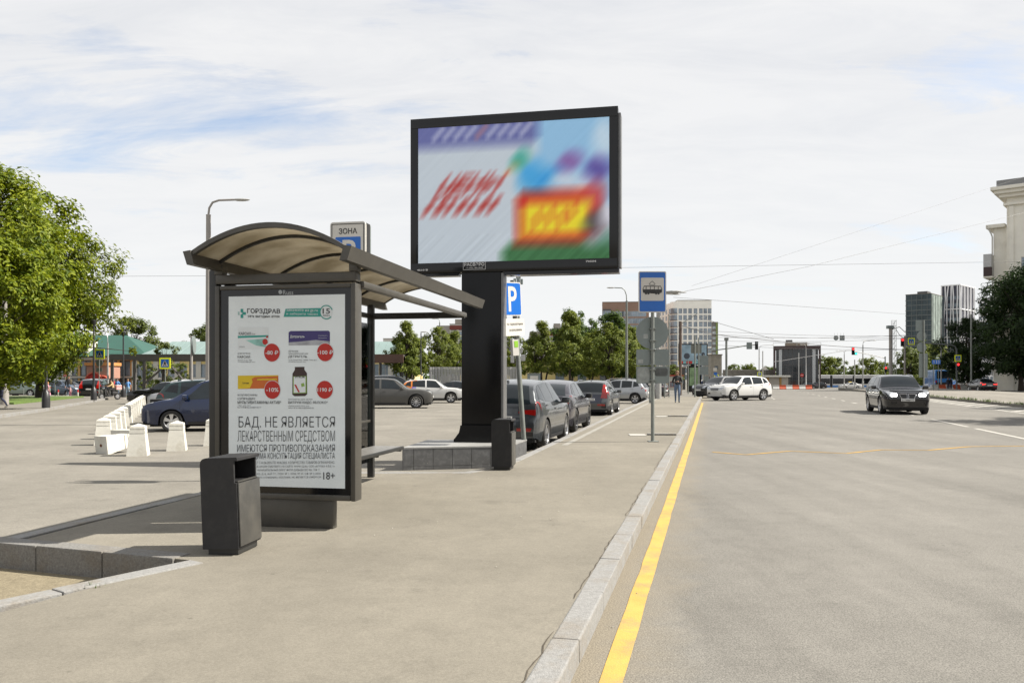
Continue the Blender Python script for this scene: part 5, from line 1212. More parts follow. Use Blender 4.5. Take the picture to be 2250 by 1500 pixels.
MB().box(0, W_, -.25, -.13, H_-3.0, H_-.8).build('red_loggia_band', M('brown_red_panel', (.16, .04, .03), .8), t); MB().box(W_*.6, W_*1.0, 3, 7, H_+.2, H_+3.2).build('lift_house', m_greyp, t); MB().box(-7, -.02, .5, 15, 0, H_-.9).build('shaded_flank', m_greyp, t)  # flank shade again given by the darker grey
m_brownb = M('brown_brick', (.27, .175, .13), .85, var=.10, scale=.3); m_greyb = M('dark_grey_brick', (.09, .088, .09), .85, var=.1)
t, W_, H_, fh = block('brown_apartment_block', 'brown brick apartment block with white framed windows', 'apartment block', 1324, 1426, 664, 340, 10, 10, (2.4, 2.3), m_brownb, m_wframe, depth=18, first=2, top=3.4, turn=R(-6), xw=[.055, .145, .215, .285, .40, .47, .55, .64, .76, .88])
me = win_mesh(3.2, 2.2, m_wframe, .12, 2); 
for k in range(10): mobj('bay_window', me, t, (1.75, -.6, 2+fh*k+.5))
for k in range(10): MB().box(.1, 3.4, -.5, -.02, 2+fh*k+2.72, 2+fh*k+fh+.48).build('bay_apron', m_greyb, t)
m_creamb = M('cream_brick', (.86, .84, .77), .85, var=.05, scale=.3)
t, W_, H_, fh = block('cream_apartment_block', 'cream apartment block with rounded corner bays and rows of windows', 'apartment block', 1489, 1563, 660, 345, 7, 11, (1.55, 2.2), m_creamb, m_wframe, depth=17, first=2, top=3.0, turn=R(-2), xw=[.08, .22, .37, .53, .69, .82, .95])
# rounded corner bay and receding flank
cb_ = []
for k in range(9): a = R(180+90*k/8); cb_.append((0+2.7*math.cos(a)*1.0, 2.7+2.7*math.sin(a)))
MB().prism([(0, 2.7)]+cb_, 0, H_-.5).build('corner_bay', m_creamb, t)
for r_ in range(11):
    mb = MB(); z0 = 2+fh*r_+.45; vs_ = []
    for k in range(9): a = R(184+82*k/8); vs_ += [(2.76*math.cos(a), 2.7+2.76*math.sin(a), z0), (2.76*math.cos(a), 2.7+2.76*math.sin(a), z0+2.1)]
    mb.add(vs_, [(2*k, 2*k+2, 2*k+3, 2*k+1) for k in range(8)]); g_ = mb.build('bay_window', m_win, t, smooth=True)
    mb = MB(); vs_ = []
    for k in range(9): a = R(182+86*k/8); vs_ += [(2.85*math.cos(a), 2.7+2.85*math.sin(a), z0-.3), (2.85*math.cos(a), 2.7+2.85*math.sin(a), z0)]
    mb.add(vs_, [(2*k, 2*k+2, 2*k+3, 2*k+1) for k in range(8)]); mb.build('bay_sill', m_greyb, t)
fl = MB(); wall_holes(fl, 0, 16, 0, H_-.8, [(1+q*4.2, 3+q*4.2, 2+fh*r_+.5, 2+fh*r_+2.5) for q in range(4) for r_ in range(11)])
fo = fl.build('flank_wall', m_creamb, t); fo.location = (-2.7-2.6, 18.5, 0); fo.rotation_euler = (0, 0, R(-80))
me = win_mesh(2.0, 2.0, m_wframe, .1, 1)
for q in range(4):
    for r_ in range(11): mobj('window', me, fo, (2+q*4.2, .06, 2+fh*r_+.5))
t, W_, H_, fh = block('slim_green_tower', 'slim grey and green tower behind the cream apartment block', 'apartment block', 1562, 1577, 708, 350, 1, 11, (1.6, 1.0), m_greyb, m_wframe, depth=12)
MB().box(W_*.72, W_+.1, -.2, 3, 0, H_).build('green_strip', M('olive_panel', (.12, .16, .05), .8), t)
# scaffolded and patterned towers on the right
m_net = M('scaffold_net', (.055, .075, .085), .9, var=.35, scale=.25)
t, W_, H_, fh = block('unfinished_tower', 'unfinished tower wrapped in dark green scaffold netting', 'tower', 1990, 2046, 648, 360, 1, 1, (.5, .5), m_net, m_wframe_d, depth=20, windows=False, turn=R(-42))
mb_p = MB().box(-.14, W_+.14, -.16, -.02, 0, .28).mesh('scaffold_deck', M('scaffold_steel', (.14, .16, .16), .6))
for k in range(17): mobj('scaffold_deck', mb_p, t, (0, 0, 1.5+k*(H_-2)/17))
MB().box(W_+.01, W_+.3, .05, 16, 0, H_-.3).build('lit_flank', M('scaffold_net_sunlit', (.19, .23, .21), .9, var=.4, scale=.3), t)  # paler copy of the net: sunlight on this side put into the colour
pm = MB().tube([(0, 0, 0), (0, 0, H_-.5)], .09, 5).mesh('scaffold_pole', M('scaffold_steel', (.14, .16, .16), .6))
for k in range(4): mobj('scaffold_pole', pm, t, (W_+.5, 1.5+k*3.6, 0))
for k in range(6): mobj('scaffold_pole', pm, t, (.4+k*2.1, -.3, 0))
MB().box(W_*.35, W_*.75, 4, 9, H_, H_+1.5).build('plant_room', m_greyb, t)
m_tdark = M('tower_dark', (.045, .048, .07), .6, var=.1); m_twhite = M('tower_white', (.8, .8, .81), .6, var=.04)
t, W_, H_, fh = block('patterned_tower', 'dark high-rise with branching white frame over its windows', 'tower', 2069, 2109, 628, 370, 6, 12, (.95, 1.7), m_tdark, m_wframe_d, depth=20, first=2, top=4.0, turn=R(-46))

vr = random.Random(4)
for k in range(7):
    x = W_*k/6; p_ = [(x, -.2, 0)]
    for s_ in range(1, 9): p_.append((min(W_, max(0, x+(vr.uniform(-.45, .45) if 0 < k < 6 else 0))), -.2, H_*s_/8))
    MB().tube(p_, .26, 4).build('white_rib', m_twhite, t)
for z_ in (.17, .33, .48, .60, .76, 1.0): MB().box(-.2, W_+.5, -.45, 20, H_*z_-.3, H_*z_+.12).build('white_band', m_twhite, t)
for k in range(5):
    p_ = [(W_+.2, .8+k*4.4, 0)]+[(W_+.2, .8+k*4.4+vr.uniform(-.8, .8), H_*s_/7) for s_ in range(1, 8)]
    MB().tube(p_, .6, 4).build('white_rib', m_twhite, t)
block('patterned_tower', 'second dark high-rise with white ribs half hidden by the dark trees', 'tower', 2150, 2200, 658, 420, 6, 12, (1.2, 1.8), m_twhite, m_wframe_d, depth=20, turn=R(-46))
# pale corner house at the right edge
m_lime = M('pale_limewash', (.76, .73, .65), .9, var=.06, scale=.4, dirt=(.36, .33, .28), dirtamt=.4, dscale=.3)
dC = 106
ch = thing('corner_house', 'pale old corner house with heavy cornice and small balcony above the dark trees', 'house', (X(2212, dC), dC, -.2), R(-40))
Hc = Z(420, dC)+.2
hl = [(1.6, 2.9, z_, z_+2.6) for z_ in (6.8, 10.6, 14.6)]+[(8, 9.3, z_, z_+2.2) for z_ in (6.8, 10.6, 14.6)]+[(11.5, 12.6, Hc-2.6, Hc-1.8)]
mb = MB(); wall_holes(mb, 0, 26, 0, Hc, hl); mb.add([(0, 0, 0), (0, 22, 0), (0, 22, Hc), (0, 0, Hc)], [(0, 3, 2, 1)]); mb.add([(26, 0, 0), (26, 22, 0), (26, 22, Hc), (26, 0, Hc)], [(0, 1, 2, 3)]); mb.build('wall', m_lime, ch)
for a, b, c_, d_ in hl: mobj('window', win_mesh(b-a, d_-c_, m_wframe, .09, 1, sill=True), ch, ((a+b)/2, .06, c_))
for k, (o1, z0, z1) in enumerate(((.35, Hc-1.9, Hc-1.55), (.75, Hc-.9, Hc-.45), (1.25, Hc-.448, Hc), (1.6, Hc+.002, Hc+.45))): MB().box(-o1, 26+o1, -o1, 22+o1, z0, z1, .06).build('cornice', m_lime, ch)
MB().box(-1, 27, -1, 23, Hc+.46, Hc+1.3).build('roof', M('grey_tin_roof', (.2, .2, .2), .5), ch)
wg = MB().box(-1.7, -.01, 1.2, 20, 0, Hc-4.5); wg.build('recessed_wing', m_lime, ch); MB().box(-2.5, -.3, .6, 20.5, Hc-4.48, Hc-4.0, .06).build('wing_cornice', m_lime, ch)
MB().tube([(-2.4, .6, Hc-4.1), (-1.9, .9, Hc-5.2), (-1.8, 1.0, Hc-5.6), (-1.8, 1.0, 2)], .09, 6).build('drainpipe', m_whiteb, ch)
mb = MB().box(1.3, 3.2, -.14, -.02, Hc-12, Hc-3.6); mb.box(.3, .75, -.18, -.02, 0, Hc-3); mb.box(4.6, 5.1, -.18, -.02, 0, Hc-3)
for a_ in (.3, 4.6): MB().box(a_, a_+.5, -.2, -.005, 0, Hc-2.0).build('pilaster', m_lime, ch)
bl_ = MB().box(-2.7, -1.7, .2, 4.2, Hc-11.0, Hc-10.8).build('balcony', m_lime, ch); MB().box(-2.7, -1.8, .18, 4.2, Hc-10.8, Hc-9.6).build('balcony_front', M('dark_brown_panel', (.05, .03, .03), .7), bl_); MB().box(-2.7, -1.8, .18, 4.2, Hc-9.58, Hc-7.9).build('balcony_glazing', m_wframe, bl_)
# dark glass hall
dG = 200; z0 = gz(dG)
hall = thing('glass_hall', 'dark glass box hall with steel columns and plant on its roof', 'building', (X(1699, dG), dG, z0), R(-20))
Wh = X(1795, dG)-X(1697, dG); Hh = Z(760, dG)-z0
m_dglass = M('dark_hall_glass', (.014, .018, .022), .06, var=.4, scale=.4, spec=.7); m_brs = M('brown_steel', (.05, .03, .03), .5); m_alu = M('alu_column', (.42, .44, .45), .4, metal=.4)
MB().box(.6, Wh-.6, 1, 9, 0, Hh-.8).build('glazing', m_dglass, hall); MB().box(0, Wh, .2, 9.6, Hh-.8, Hh).build('roof', m_brs, hall)
for x in (0, Wh-.5): MB().box(x, x+.5, .3, .9, 0, Hh-.8).build('corner_post', m_brs, hall)
for x in (1.3, Wh-1.9): MB().box(x, x+.7, .5, .95, 0, Hh-.82).build('column', m_alu, hall)
mu = MB().box(-.05, .05, .92, 1.0, 0, Hh-.82).mesh('mullion', m_greyb)
for k in range(7): mobj('mullion', mu, hall, (2.4+k*(Wh-4.8)/6, 0, 0))
for k in range(4): MB().box(.7, Wh-.7, .9, .995, 1.9+k*1.9, 2.02+k*1.9).build('transom', m_greyb, hall)
MB().box(Wh*.25, Wh*.72, 2, 6, Hh+.002, Hh+.9).build('roof_plant', M('tan_plant', (.30, .25, .19), .8), hall); MB().box(Wh*.26, Wh*.4, 2, 5, Hh+.9, Hh+1.5).build('roof_plant', m_greyb, hall)
MB().tube([(0, .2, Hh+.7), (Wh, .2, Hh+.7)], .05, 5).build('roof_railing', m_alu, hall)
for x in (0, Wh*.25, Wh*.5, Wh*.75, Wh): MB().tube([(x, .2, Hh), (x, .2, Hh+.7)], .05, 5).build('railing_post', m_alu, hall)
# kiosks and concrete wall left of it
kk = thing('kiosk', 'low kiosk with roller shutters between ochre pillars beside the tram', 'kiosk', (X(1668, 190), 190, gz(190)), 0)
Wk = X(1732, 190)-X(1668, 190); MB().box(0, Wk, 0, 4, 0, 2.7).build('wall', m_greyp, kk); MB().box(-.4, Wk+.3, -.6, 4.2, 2.7, 3.1, .05).build('canopy', m_whiteb, kk)
for x in (1.8, 4.7): MB().box(x, x+.45, -.12, -.01, 0, 2.65).build('pillar', M('ochre_pillar', (.28, .17, .05), .8), kk)
MB().box(2.3, 4.65, -.06, -.005, 0, 2.3).build('shutter', m_greyp, kk); MB().box(.2, 1.6, -.06, -.005, .2, 2.3).build('shutter', m_whiteb, kk)
kw_ = tag(MB().box(X(1590, 205), X(1700, 205), 205, 206, gz(205), Z(812, 205), .05).build('concrete_wall', m_conc), 'long grey concrete wall beyond the end of the pavement', 'wall')
bl2, *_ = block('grey_shed', 'windowless dark grey shed behind the walking man', 'building', 1462, 1506, 808, 130, 2, 1, (1.2, .8), m_greyb, m_wframe_d, depth=8, first=.5, top=.8)
block('red_roofed_kiosk', 'small white kiosk with red trim behind the walking man', 'kiosk', 1466, 1500, 826, 118, 2, 1, (.9, .8), m_whiteb, M('red_trim', (.4, .05, .03), .5), depth=4, first=.4, top=.3, roofm=M('red_trim', (.4, .05, .03), .5))
block('concrete_stair_tower', 'rough grey concrete stair tower beside the far road signs', 'tower', 1562, 1586, 780, 150, 1, 2, (.6, .6), M('rough_concrete', (.26, .24, .20), .95, var=.25, scale=1.2), m_wframe_d, depth=5)
# ================================================================== STREET FURNITURE
m_galv = M('galvanised_steel', (.20, .215, .20), .5, metal=.35, var=.12, scale=4, dirt=(.13, .13, .12), dirtamt=.4, dscale=3)
m_back = M('sign_back_grey', (.19, .22, .215), .5, metal=.25, var=.10, scale=2.5, dirt=(.22, .24, .235), dirtamt=.4, dscale=2)
m_blue = M('sign_blue', (.008, .115, .46), .35, var=.05, scale=3); m_swhite = M('sign_white', (.56, .54, .50), .4, var=.05, scale=3); m_sblack = M('sign_black', (.02, .02, .02), .5)
m_fluo = M('sign_fluorescent', (.85, .92, .02), .4, var=.04); m_sred = M('sign_red', (.45, .02, .02), .4); m_lampw = M('lamp_body', (.36, .36, .35), .4, metal=.3); m_pole = M('pole_pale', (.30, .28, .26), .55, metal=.2, var=.1, scale=2, dirt=(.2, .17, .14), dirtamt=.4, dscale=1.5); m_pblack = M('pole_black', (.022, .022, .024), .45, var=.1)
def flat(mb, poly, y, t=.004): mb.extr(poly, 'y', y, y+t); return mb
def plate(par, name, poly, y, mat, t=.004, label=None): return MB().extr(poly, 'y', y, y+t).build(name, mat, par, label=label)
# ---- tram stop sign
d = 18.0; tx = X(1434, d)
ts = thing('tram_stop_sign', 'blue tram stop sign on a grey post with three sign backs below it', 'road sign', (tx, d, SWZ), 0)
S = lambda px: (px-1434)/100.0
ZS = lambda py: Z(py, d)-SWZ
MB().lathe([(.055, 0), (.055, .02), (.040, .025), (.040, ZS(600))], 14).build('post', m_galv, ts, smooth=True)
MB().box(-.1, .12, -.11, .11, 0, .018, .004).build('base_plate', m_galv, ts)
sp = plate(ts, 'sign_panel', rrect(S(1402), S(1462.5), ZS(687), ZS(597), .035), -.075, m_swhite, .03)
plate(sp, 'blue_field', rrect(S(1404.2), S(1460.3), ZS(684.7), ZS(599.2), .025), -.0795, m_blue)
plate(sp, 'white_square', rrect(S(1406.8), S(1457.3), ZS(661.5), ZS(611), .03), -.084, m_swhite)
c2 = lambda x, y: (S(1380+x/6.818), ZS(560+y/6.818))
ic = MB(); yI = -.0885
bodyp = [c2(212, 522), c2(497, 522), c2(497, 560), c2(485, 575), c2(225, 575), c2(212, 560)]; flat(ic, bodyp[::-1], yI)
for (x0, y0, x1, y1) in ((232, 470, 478, 480), (258, 478, 266, 524), (320, 478, 328, 524), (380, 478, 388, 524), (438, 478, 446, 524)): flat(ic, [c2(x0, y1), c2(x1, y1), c2(x1, y0), c2(x0, y0)], yI)
for a, b in (((232, 472), (212, 524)), ((478, 472), (498, 524))): flat(ic, [c2(a[0]-4, a[1]), c2(a[0]+4, a[1]), c2(b[0]+4, b[1]), c2(b[0]-4, b[1])], yI)
flat(ic, [c2(320, 568), c2(388, 568), c2(388, 582), c2(320, 582)], yI)
for x in (260, 297, 410, 447): q = c2(x, 580); flat(ic, disc(q[0], q[1], .026, 14), yI-.003)
pg = [(352, 398), (308, 440), (322, 460), (382, 460), (396, 440), (352, 398)]
for a, b in zip(pg[:-1], pg[1:]):
    A_, B_ = Vector(c2(*a)), Vector(c2(*b)); nrm = Vector((-(B_-A_).y, (B_-A_).x)).normalized()*.0042; flat(ic, [A_-nrm, B_-nrm, B_+nrm, A_+nrm], yI)
ic.build('tram_pictogram', m_sblack, sp)
plate(ts, 'round_sign_back', disc(0, ZS(731), .357, 36), .045, m_back, .025)
plate(ts, 'plate_back', rrect(S(1399), S(1470), ZS(802.5), ZS(767), .03), .045, m_back, .022)
plate(ts, 'plate_back', rrect(S(1399), S(1470), ZS(842), ZS(804.5), .03), .046, m_back, .022)
for py in (722, 748, 768, 801, 812, 835): MB().box(-.07, .07, -.042, .046, ZS(py)-.012, ZS(py)+.012, .004).build('clamp', m_galv, ts)
plate(ts, 'dark_patch', rrect(S(1440), S(1468), ZS(826), ZS(808), .05), .0415, M('bare_metal_patch', (.075, .08, .078), .4, metal=.4, var=.3, scale=8), .003)
plate(ts, 'pale_patch', rrect(S(1401), S(1428), ZS(840), ZS(807), .05), .0415, M('weathered_patch', (.27, .29, .28), .5, var=.35, scale=5), .003)
m_stk = M('sticker_pale', (.32, .34, .33), .6, var=.2, scale=20)
for (a, b, c_, e_) in ((1414.5, 1424.5, 743, 733.5), (1403, 1414, 797.5, 789)): plate(ts, 'sticker', [(S(a), ZS(c_)), (S(b), ZS(c_)), (S(b), ZS(e_)), (S(a), ZS(e_))], .041, m_stk)
# ---- zone sign
d = 13.5
zs_ = thing('parking_zone_sign', 'double sided white parking zone sign rising behind the shelter roof', 'road sign', (X(764, d), d+.1, PKZ), -R(11))
zb = Z(562, d)-PKZ-.2; zt = Z(486, d)-PKZ
MB().tube([(0, .08, 0), (0, .08, zt-.1)], .04, 12).build('post', m_galv, zs_, smooth=True)
pz = plate(zs_, 'sign_panel', rrect(-.31, .31, zt-.92, zt, .05), -.05, m_swhite, .04); plate(zs_, 'sign_panel', rrect(-.31, .31, zt-.92, zt, .05), .16, m_back, .04)
plate(zs_, 'sign_side', rrect(.295, .312, zt-.9, zt-.02, .004), -.008, m_sblack, .166)
bd = MB()
for (a, b, c_, e_) in ((-.285, .285, zt-.03, zt-.042), (-.285, .285, zt-.885, zt-.897)): flat(bd, [(a, e_), (b, e_), (b, c_), (a, c_)], -.0545)
for a in (-.285, .273): flat(bd, [(a, zt-.885), (a+.012, zt-.885), (a+.012, zt-.043), (a, zt-.043)], -.0545)
put_text(bd, 'ЗОНА', -.155, .165, zt-.20, zt-.105, lambda x, z: (x, -.0555, z), .012); bd.build('black_lettering', m_sblack, pz)
plate(pz, 'blue_field', rrect(-.215, .225, zt-.70, zt-.25, .02), -.0545, m_blue)
bp_ = MB(); put_text(bp_, 'P', -.09, .14, zt-.66, zt-.30, lambda x, z: (x, -.0565, z), .02); bp_.build('white_letter', m_swhite, pz)
# ---- leaning parking sign on the plinth
d = 17.0; bx0 = X(1151, d)
ps = thing('parking_sign', 'leaning pole with blue parking sign and white permit plate on the plinth', 'road sign', (bx0, d, .24), 0)
lean = lambda z: -.072*z
MB().tube([(0, 0, 0), (lean(1.6), 0, 1.6), (lean(3.3), 0, 3.3)], .05, 12).build('post', m_galv, ps, smooth=True)
def turned(par, name, poly, off, mat, t, zc_, ang=R(55), label=None):
    mb = MB().extr(poly, 'y', off, off+t); o = mb.build(name, mat, par, label=label); o.location = (lean(zc_)+.06, -.07, 0); o.rotation_euler = (0, -.07, ang); return o
z1, z0 = Z(622, d)-.24, Z(695, d)-.24
sgn = turned(ps, 'sign_panel', rrect(-.34, .34, z0, z1, .05), -.02, m_swhite, .03, (z0+z1)/2)
plate(sgn, 'blue_field', rrect(-.315, .315, z0+.022, z1-.022, .04), -.0245, m_blue); q = MB(); put_text(q, 'P', -.13, .17, z0+.09, z1-.09, lambda x, z: (x, -.0265, z), .015); q.build('white_letter', m_swhite, sgn)
z1, z0 = Z(701, d)-.24, Z(738, d)-.24
sgn = turned(ps, 'permit_plate', rrect(-.34, .34, z0, z1, .03), -.02, m_swhite, .02, (z0+z1)/2)
q = MB(); put_text(q, 'по парковочным', -.28, .29, z0+.20, z0+.26, lambda x, z: (x, -.0225, z)); put_text(q, 'разрешениям', -.2, .24, z0+.08, z0+.14, lambda x, z: (x, -.0225, z)); q.build('black_lettering', m_sblack, sgn)
z1, z0 = Z(746, d)-.24, Z(781, d)-.24
sgn = turned(ps, 'tag_reader', rrect(-.07, .07, z0, z1, .015), -.05, m_swhite, .1, (z0+z1)/2, R(30)); plate(sgn, 'green_label', rrect(-.03, .06, z0+.17, z0+.30, .01), -.0545, M('label_green', (.25, .5, .03), .5))
# ---- bollards
m_boll = M('white_concrete', (.56, .545, .49), .85, var=.08, scale=5, bump=.15, bscale=40, dirt=(.27, .235, .17), dirtamt=.55, dscale=3)
def bollard_parts(t):
    a, b, c_ = .205, .155, .135
    def frus(z0, z1, w0, w1): return MB().add([(-w0, -w0, z0), (w0, -w0, z0), (w0, w0, z0), (-w0, w0, z0), (-w1, -w1, z1), (w1, -w1, z1), (w1, w1, z1), (-w1, w1, z1)], [(3, 2, 1, 0), (4, 5, 6, 7), (0, 1, 5, 4), (1, 2, 6, 5), (2, 3, 7, 6), (3, 0, 4, 7)])
    frus(0, .48, .21, .158).build('shaft', m_boll, t); frus(.48, .495, .145, .145).build('groove', m_boll, t); frus(.495, .575, .16, .155).build('collar', m_boll, t); frus(.575, .59, .143, .143).build('groove', m_boll, t)
    frus(.59, .64, .156, .15).build('cap', m_boll, t); MB().add([(-.15, -.15, .64), (.15, -.15, .64), (.15, .15, .64), (-.15, .15, .64), (0, 0, .70)], [(0, 1, 4), (1, 2, 4), (2, 3, 4), (3, 0, 4)]).build('tip', m_boll, t)
fr3 = [G(304, 1000, PKZ), G(389, 989, PKZ), G(468, 978, PKZ), G(545, 967, PKZ)]
GBF = 'bollards standing across the car park entrance'
b0 = thing('bollard', 'stained white concrete bollard standing beside the fallen ones', 'bollard', (*fr3[0], PKZ), R(15), GBF); bollard_parts(b0)
for p, lb in zip(fr3[1:], ('white concrete bollard before the front wheel of the navy people carrier', 'white concrete bollard before the door of the navy people carrier', 'white concrete bollard hidden behind the advertising panel')): copy_thing(b0, (*p, PKZ), R(14)+rnd.uniform(-.05, .05), lb, GBF)
GBR = 'bollards in the long row beside the side street'
pA, pB = Vector(G(228, 977, PKZ)), Vector((X(313, 47.5), 47.5))
for k in range(14):
    p = pA.lerp(pB, k/13); copy_thing(b0, (p.x, p.y, PKZ), R(22)+rnd.uniform(-.06, .06), 'white concrete bollard in the long straight row beside the side street', GBR)
f1 = copy_thing(b0, (*G(222, 997, PKZ), PKZ+.20), 0, 'fallen white concrete bollard showing its square underside with rusty hole', 'fallen bollards'); f1.rotation_euler = (R(-83), 0, R(-28)); f1.location.z = PKZ+.19
f1.location.x -= .0
mh = MB().lathe([(.035, -.006), (.03, -.012)], 10).build('rusty_hole', M('rust', (.12, .04, .015), .9), f1)
f2 = copy_thing(b0, (*G(257, 978, PKZ), PKZ+.19), 0, 'fallen white concrete bollard lying on its side between standing ones', 'fallen bollards'); f2.rotation_euler = (R(84), 0, R(78))
# ---- lamp posts
def lamp(label, px, d, ytop, zb, arm=1.2, side=1, r=.085, mat=None, head_=True, group=None, rise=.55, cat='lamp post', heads=None, band=None):
    t = thing('lamp_post', label, cat, (X(px, d), d, zb), 0, group); h = Z(ytop, d)-zb; m_ = mat or m_pole
    MB().lathe([(r*1.5, 0), (r*1.45, h*.16), (r*1.05, h*.165), (r*.8, h-rise-.05), (r*.9, h-rise)], 12).build('post', m_, t, smooth=True)
    if heads is None: heads = [(side, arm, 0)]
    for (sx, a_, dy) in heads:
        pts_ = [(0, 0, h-rise-.02), (sx*.03, 0, h-rise*.55), (sx*a_*.16, dy*.2, h-rise*.18), (sx*a_*.4, dy*.5, h-.02), (sx*a_, dy, h)]
        ar = MB().tube(pts_, r*.38, 7).build('arm', m_, t, smooth=True)
        if head_:
            hd_ = MB(); hd_.ell((sx*(a_+.25), dy, h+.0), (.33, .12, .055), 10, 6); hd_.build('lamp_head', m_lampw, t, smooth=True)
    return t
lamp('tall pale lamp post with curved arm behind the navy people carrier', 458, 30, 439, PKZ, .95, 1, .105, rise=.55)
lamp('slimmer pale lamp post close behind the tall one', 470, 47, 640, PKZ, 1.0, 1, .085, rise=.9)
lamp('grey lamp post with arm pointing to the car park behind the silver crossover', 1377, 62, 632, PKZ, .95, -1, .10, m_galv, rise=1.0)
lamp('stout white lamp post with four lamp arms behind the tram stop sign', 1446, 55, 640, SWZ, heads=[(1, 1.5, 0), (1, 1.1, .5), (1, 1.35, 1.0), (1, 1.0, -.5)], r=.17, mat=m_lampw, rise=1.2, px=1446) if False else lamp('stout white lamp post with four lamp arms behind the tram stop sign', 1446, 55, 642, SWZ, 1.3, 1, .15, m_lampw, rise=1.3, heads=[(1, 1.35, .0), (1, .95, .6), (1, 1.2, 1.2), (1, .85, -.6)])
lamp('black street lamp in front of the lindens by the canopy end', 925, 74, 729, PKZ, .01, 1, .055, m_pblack, rise=.1)
lamp('thin tall lamp pole rising above the lindens', 966, 110, 700, -.5, .5, -1, .09, m_galv, rise=.5)
lamp('white lamp post with two short arms beside the crossing sign', 237, 75, 727, -.1, .8, -1, .08, m_lampw, rise=1.1, heads=[(-1, 1.0, 0), (-1, .8, .8)])
lamp('thick pale lamp pole standing on the lawn edge under the maple', 10, 47, 560, 0, 1.0, 1, .15, m_pole)
def black_lamp(label, px, ybase, ytop):
    d = (CAMH+.05)*F/(ybase-HZ); t = thing('street_lamp', label, 'street lamp', (X(px, d), d, -.05), 0, 'black lamps on the left pavement'); h = Z(ytop, d)+.05
    MB().lathe([(.20, 0), (.20, .45), (.17, .8), (.11, .86), (.085, 1.0), (.07, 2.2), (.075, 2.22), (.065, 2.3), (.05, h-.4)], 12).build('post', m_pblack, t, smooth=True)
    MB().lathe([(.05, h-.4), (.16, h-.28), (.19, h-.05), (.05, h)], 12).build('lantern', m_pblack, t, smooth=True)
    return t, d
black_lamp('black street lamp with wide drum base beside the girl in pink', 101, 896, 655); black_lamp('tall black street lamp beside the crossing sign', 206, 879, 702); black_lamp('black street lamp with flared foot near the steel canopy', 271, 872.5, 728)
# ---- crossing signs
def ped_panel(par, x, z, s, y=-.05, nm='crossing_sign_panel'):
    p_ = plate(par, nm, rrect(x-s/2, x+s/2, z-s/2, z+s/2, s*.08), y, m_fluo, .03); k = s*.36
    plate(p_, 'blue_field', [(x-k, z-k), (x+k, z-k), (x+k, z+k), (x-k, z+k)], y-.005, m_blue)
    plate(p_, 'white_triangle', [(x-k*.85, z-k*.72), (x+k*.85, z-k*.72), (x, z+k*.86)], y-.009, m_swhite)
    w = MB(); u = k*.1
    for a, b in (((0, .12), (-.32, -.62)), ((0, .12), (.30, -.62)), ((0, .42), (0, .05)), ((0, .3), (-.25, -.05)), ((0, .3), (.25, .02))):
        A_, B_ = Vector((x+a[0]*k, z+a[1]*k)), Vector((x+b[0]*k, z+b[1]*k)); nn = Vector((-(B_-A_).y, (B_-A_).x)).normalized()*u; flat(w, [A_-nn, A_+nn, B_+nn, B_-nn], y-.012)
    flat(w, disc(x, z+k*.55, k*.12, 8), y-.012); w.build('walking_figure', m_sblack, p_); return p_
def post_thing(name, label, cat, px, d, zb, ytop, r=.035, mat=None, group=None):
    t = thing(name, label, cat, (X(px, d), d, zb), 0, group); h = Z(ytop, d)-zb; MB().tube([(0, 0, 0), (0, 0, h)], r, 8).build('post', mat or m_galv, t, smooth=True); return t, (lambda py: Z(py, d)-zb), (lambda q: (q-px)/F*d)
t, zf, xf = post_thing('crossing_sign', 'yellow and blue crossing sign with round sign back below, by the black lamps', 'road sign', 218, 65, -.05, 768); ped_panel(t, xf(219.5), zf(778), .78)
plate(t, 'round_sign_back', disc(xf(218), zf(797), .28, 20), .03, m_back, .02); plate(t, 'plate_back', rrect(xf(211), xf(224), zf(816), zf(808), .03), .03, m_back, .02)
t, zf, xf = post_thing('crossing_sign', 'yellow and blue crossing sign rising behind the dark green SUV', 'road sign', 363, 54, PKZ, 786); ped_panel(t, xf(363), zf(798), .74)
t, zf, xf = post_thing('traffic_mirror', 'round grey sign disc seen edge-on beside the tall pale lamp', 'road sign', 421, 31, PKZ, 738, .045, m_pole)
mb = MB().extr(disc(0, zf(758), .34, 24), 'y', -.03, .03); o = mb.build('disc', m_back, t, smooth=True, ang=30); o.location = (.08, 0, 0); o.rotation_euler = (0, 0, R(-79))
def small_sign(label, px, d, zb, y0, y1, mat, shape='rect', w=.6, extra=None):
    t, zf, xf = post_thing('small_sign', label, 'road sign', px, d, zb, y0, .03); zc_ = (zf(y0)+zf(y1))/2; hh = (zf(y0)-zf(y1))/2
    p_ = plate(t, 'sign_panel', disc(0, zc_, hh, 20) if shape == 'disc' else rrect(-w/2, w/2, zc_-hh, zc_+hh, .03), -.05, mat, .02)
    if extra == 'noentry': plate(p_, 'white_bar', rrect(-hh*.7, hh*.7, zc_-hh*.16, zc_+hh*.16, .01), -.056, m_swhite)
    return t
small_sign('round red no entry sign behind the walking man on the left', 143, 82, -.2, 821, 828, m_sred, 'disc', extra='noentry'); small_sign('small white and blue sign beside the no entry sign', 154, 80, -.2, 814, 825, m_swhite, w=.35); small_sign('small blue sign under the big green trees', 52, 70, 0, 817, 826, m_blue, w=.55)
small_sign('thin leaning post with white top near the striped posts', 121, 66, -.05, 815, 820, m_swhite, w=.2)
small_sign('round no entry sign in front of the tram nose', 1762, 160, gz(160), 820, 828, m_sred, 'disc', extra='noentry'); small_sign('round white sign with red rim beside the kiosk', 1681, 165, gz(165), 805, 813, m_swhite, 'disc'); small_sign('blue parking sign beyond the pavement end', 1572, 85, gz(85), 818, 824, m_blue, w=.34); small_sign('white notice board post beyond the pavement end', 1571, 90, gz(90), 808, 815, m_swhite, w=.4)
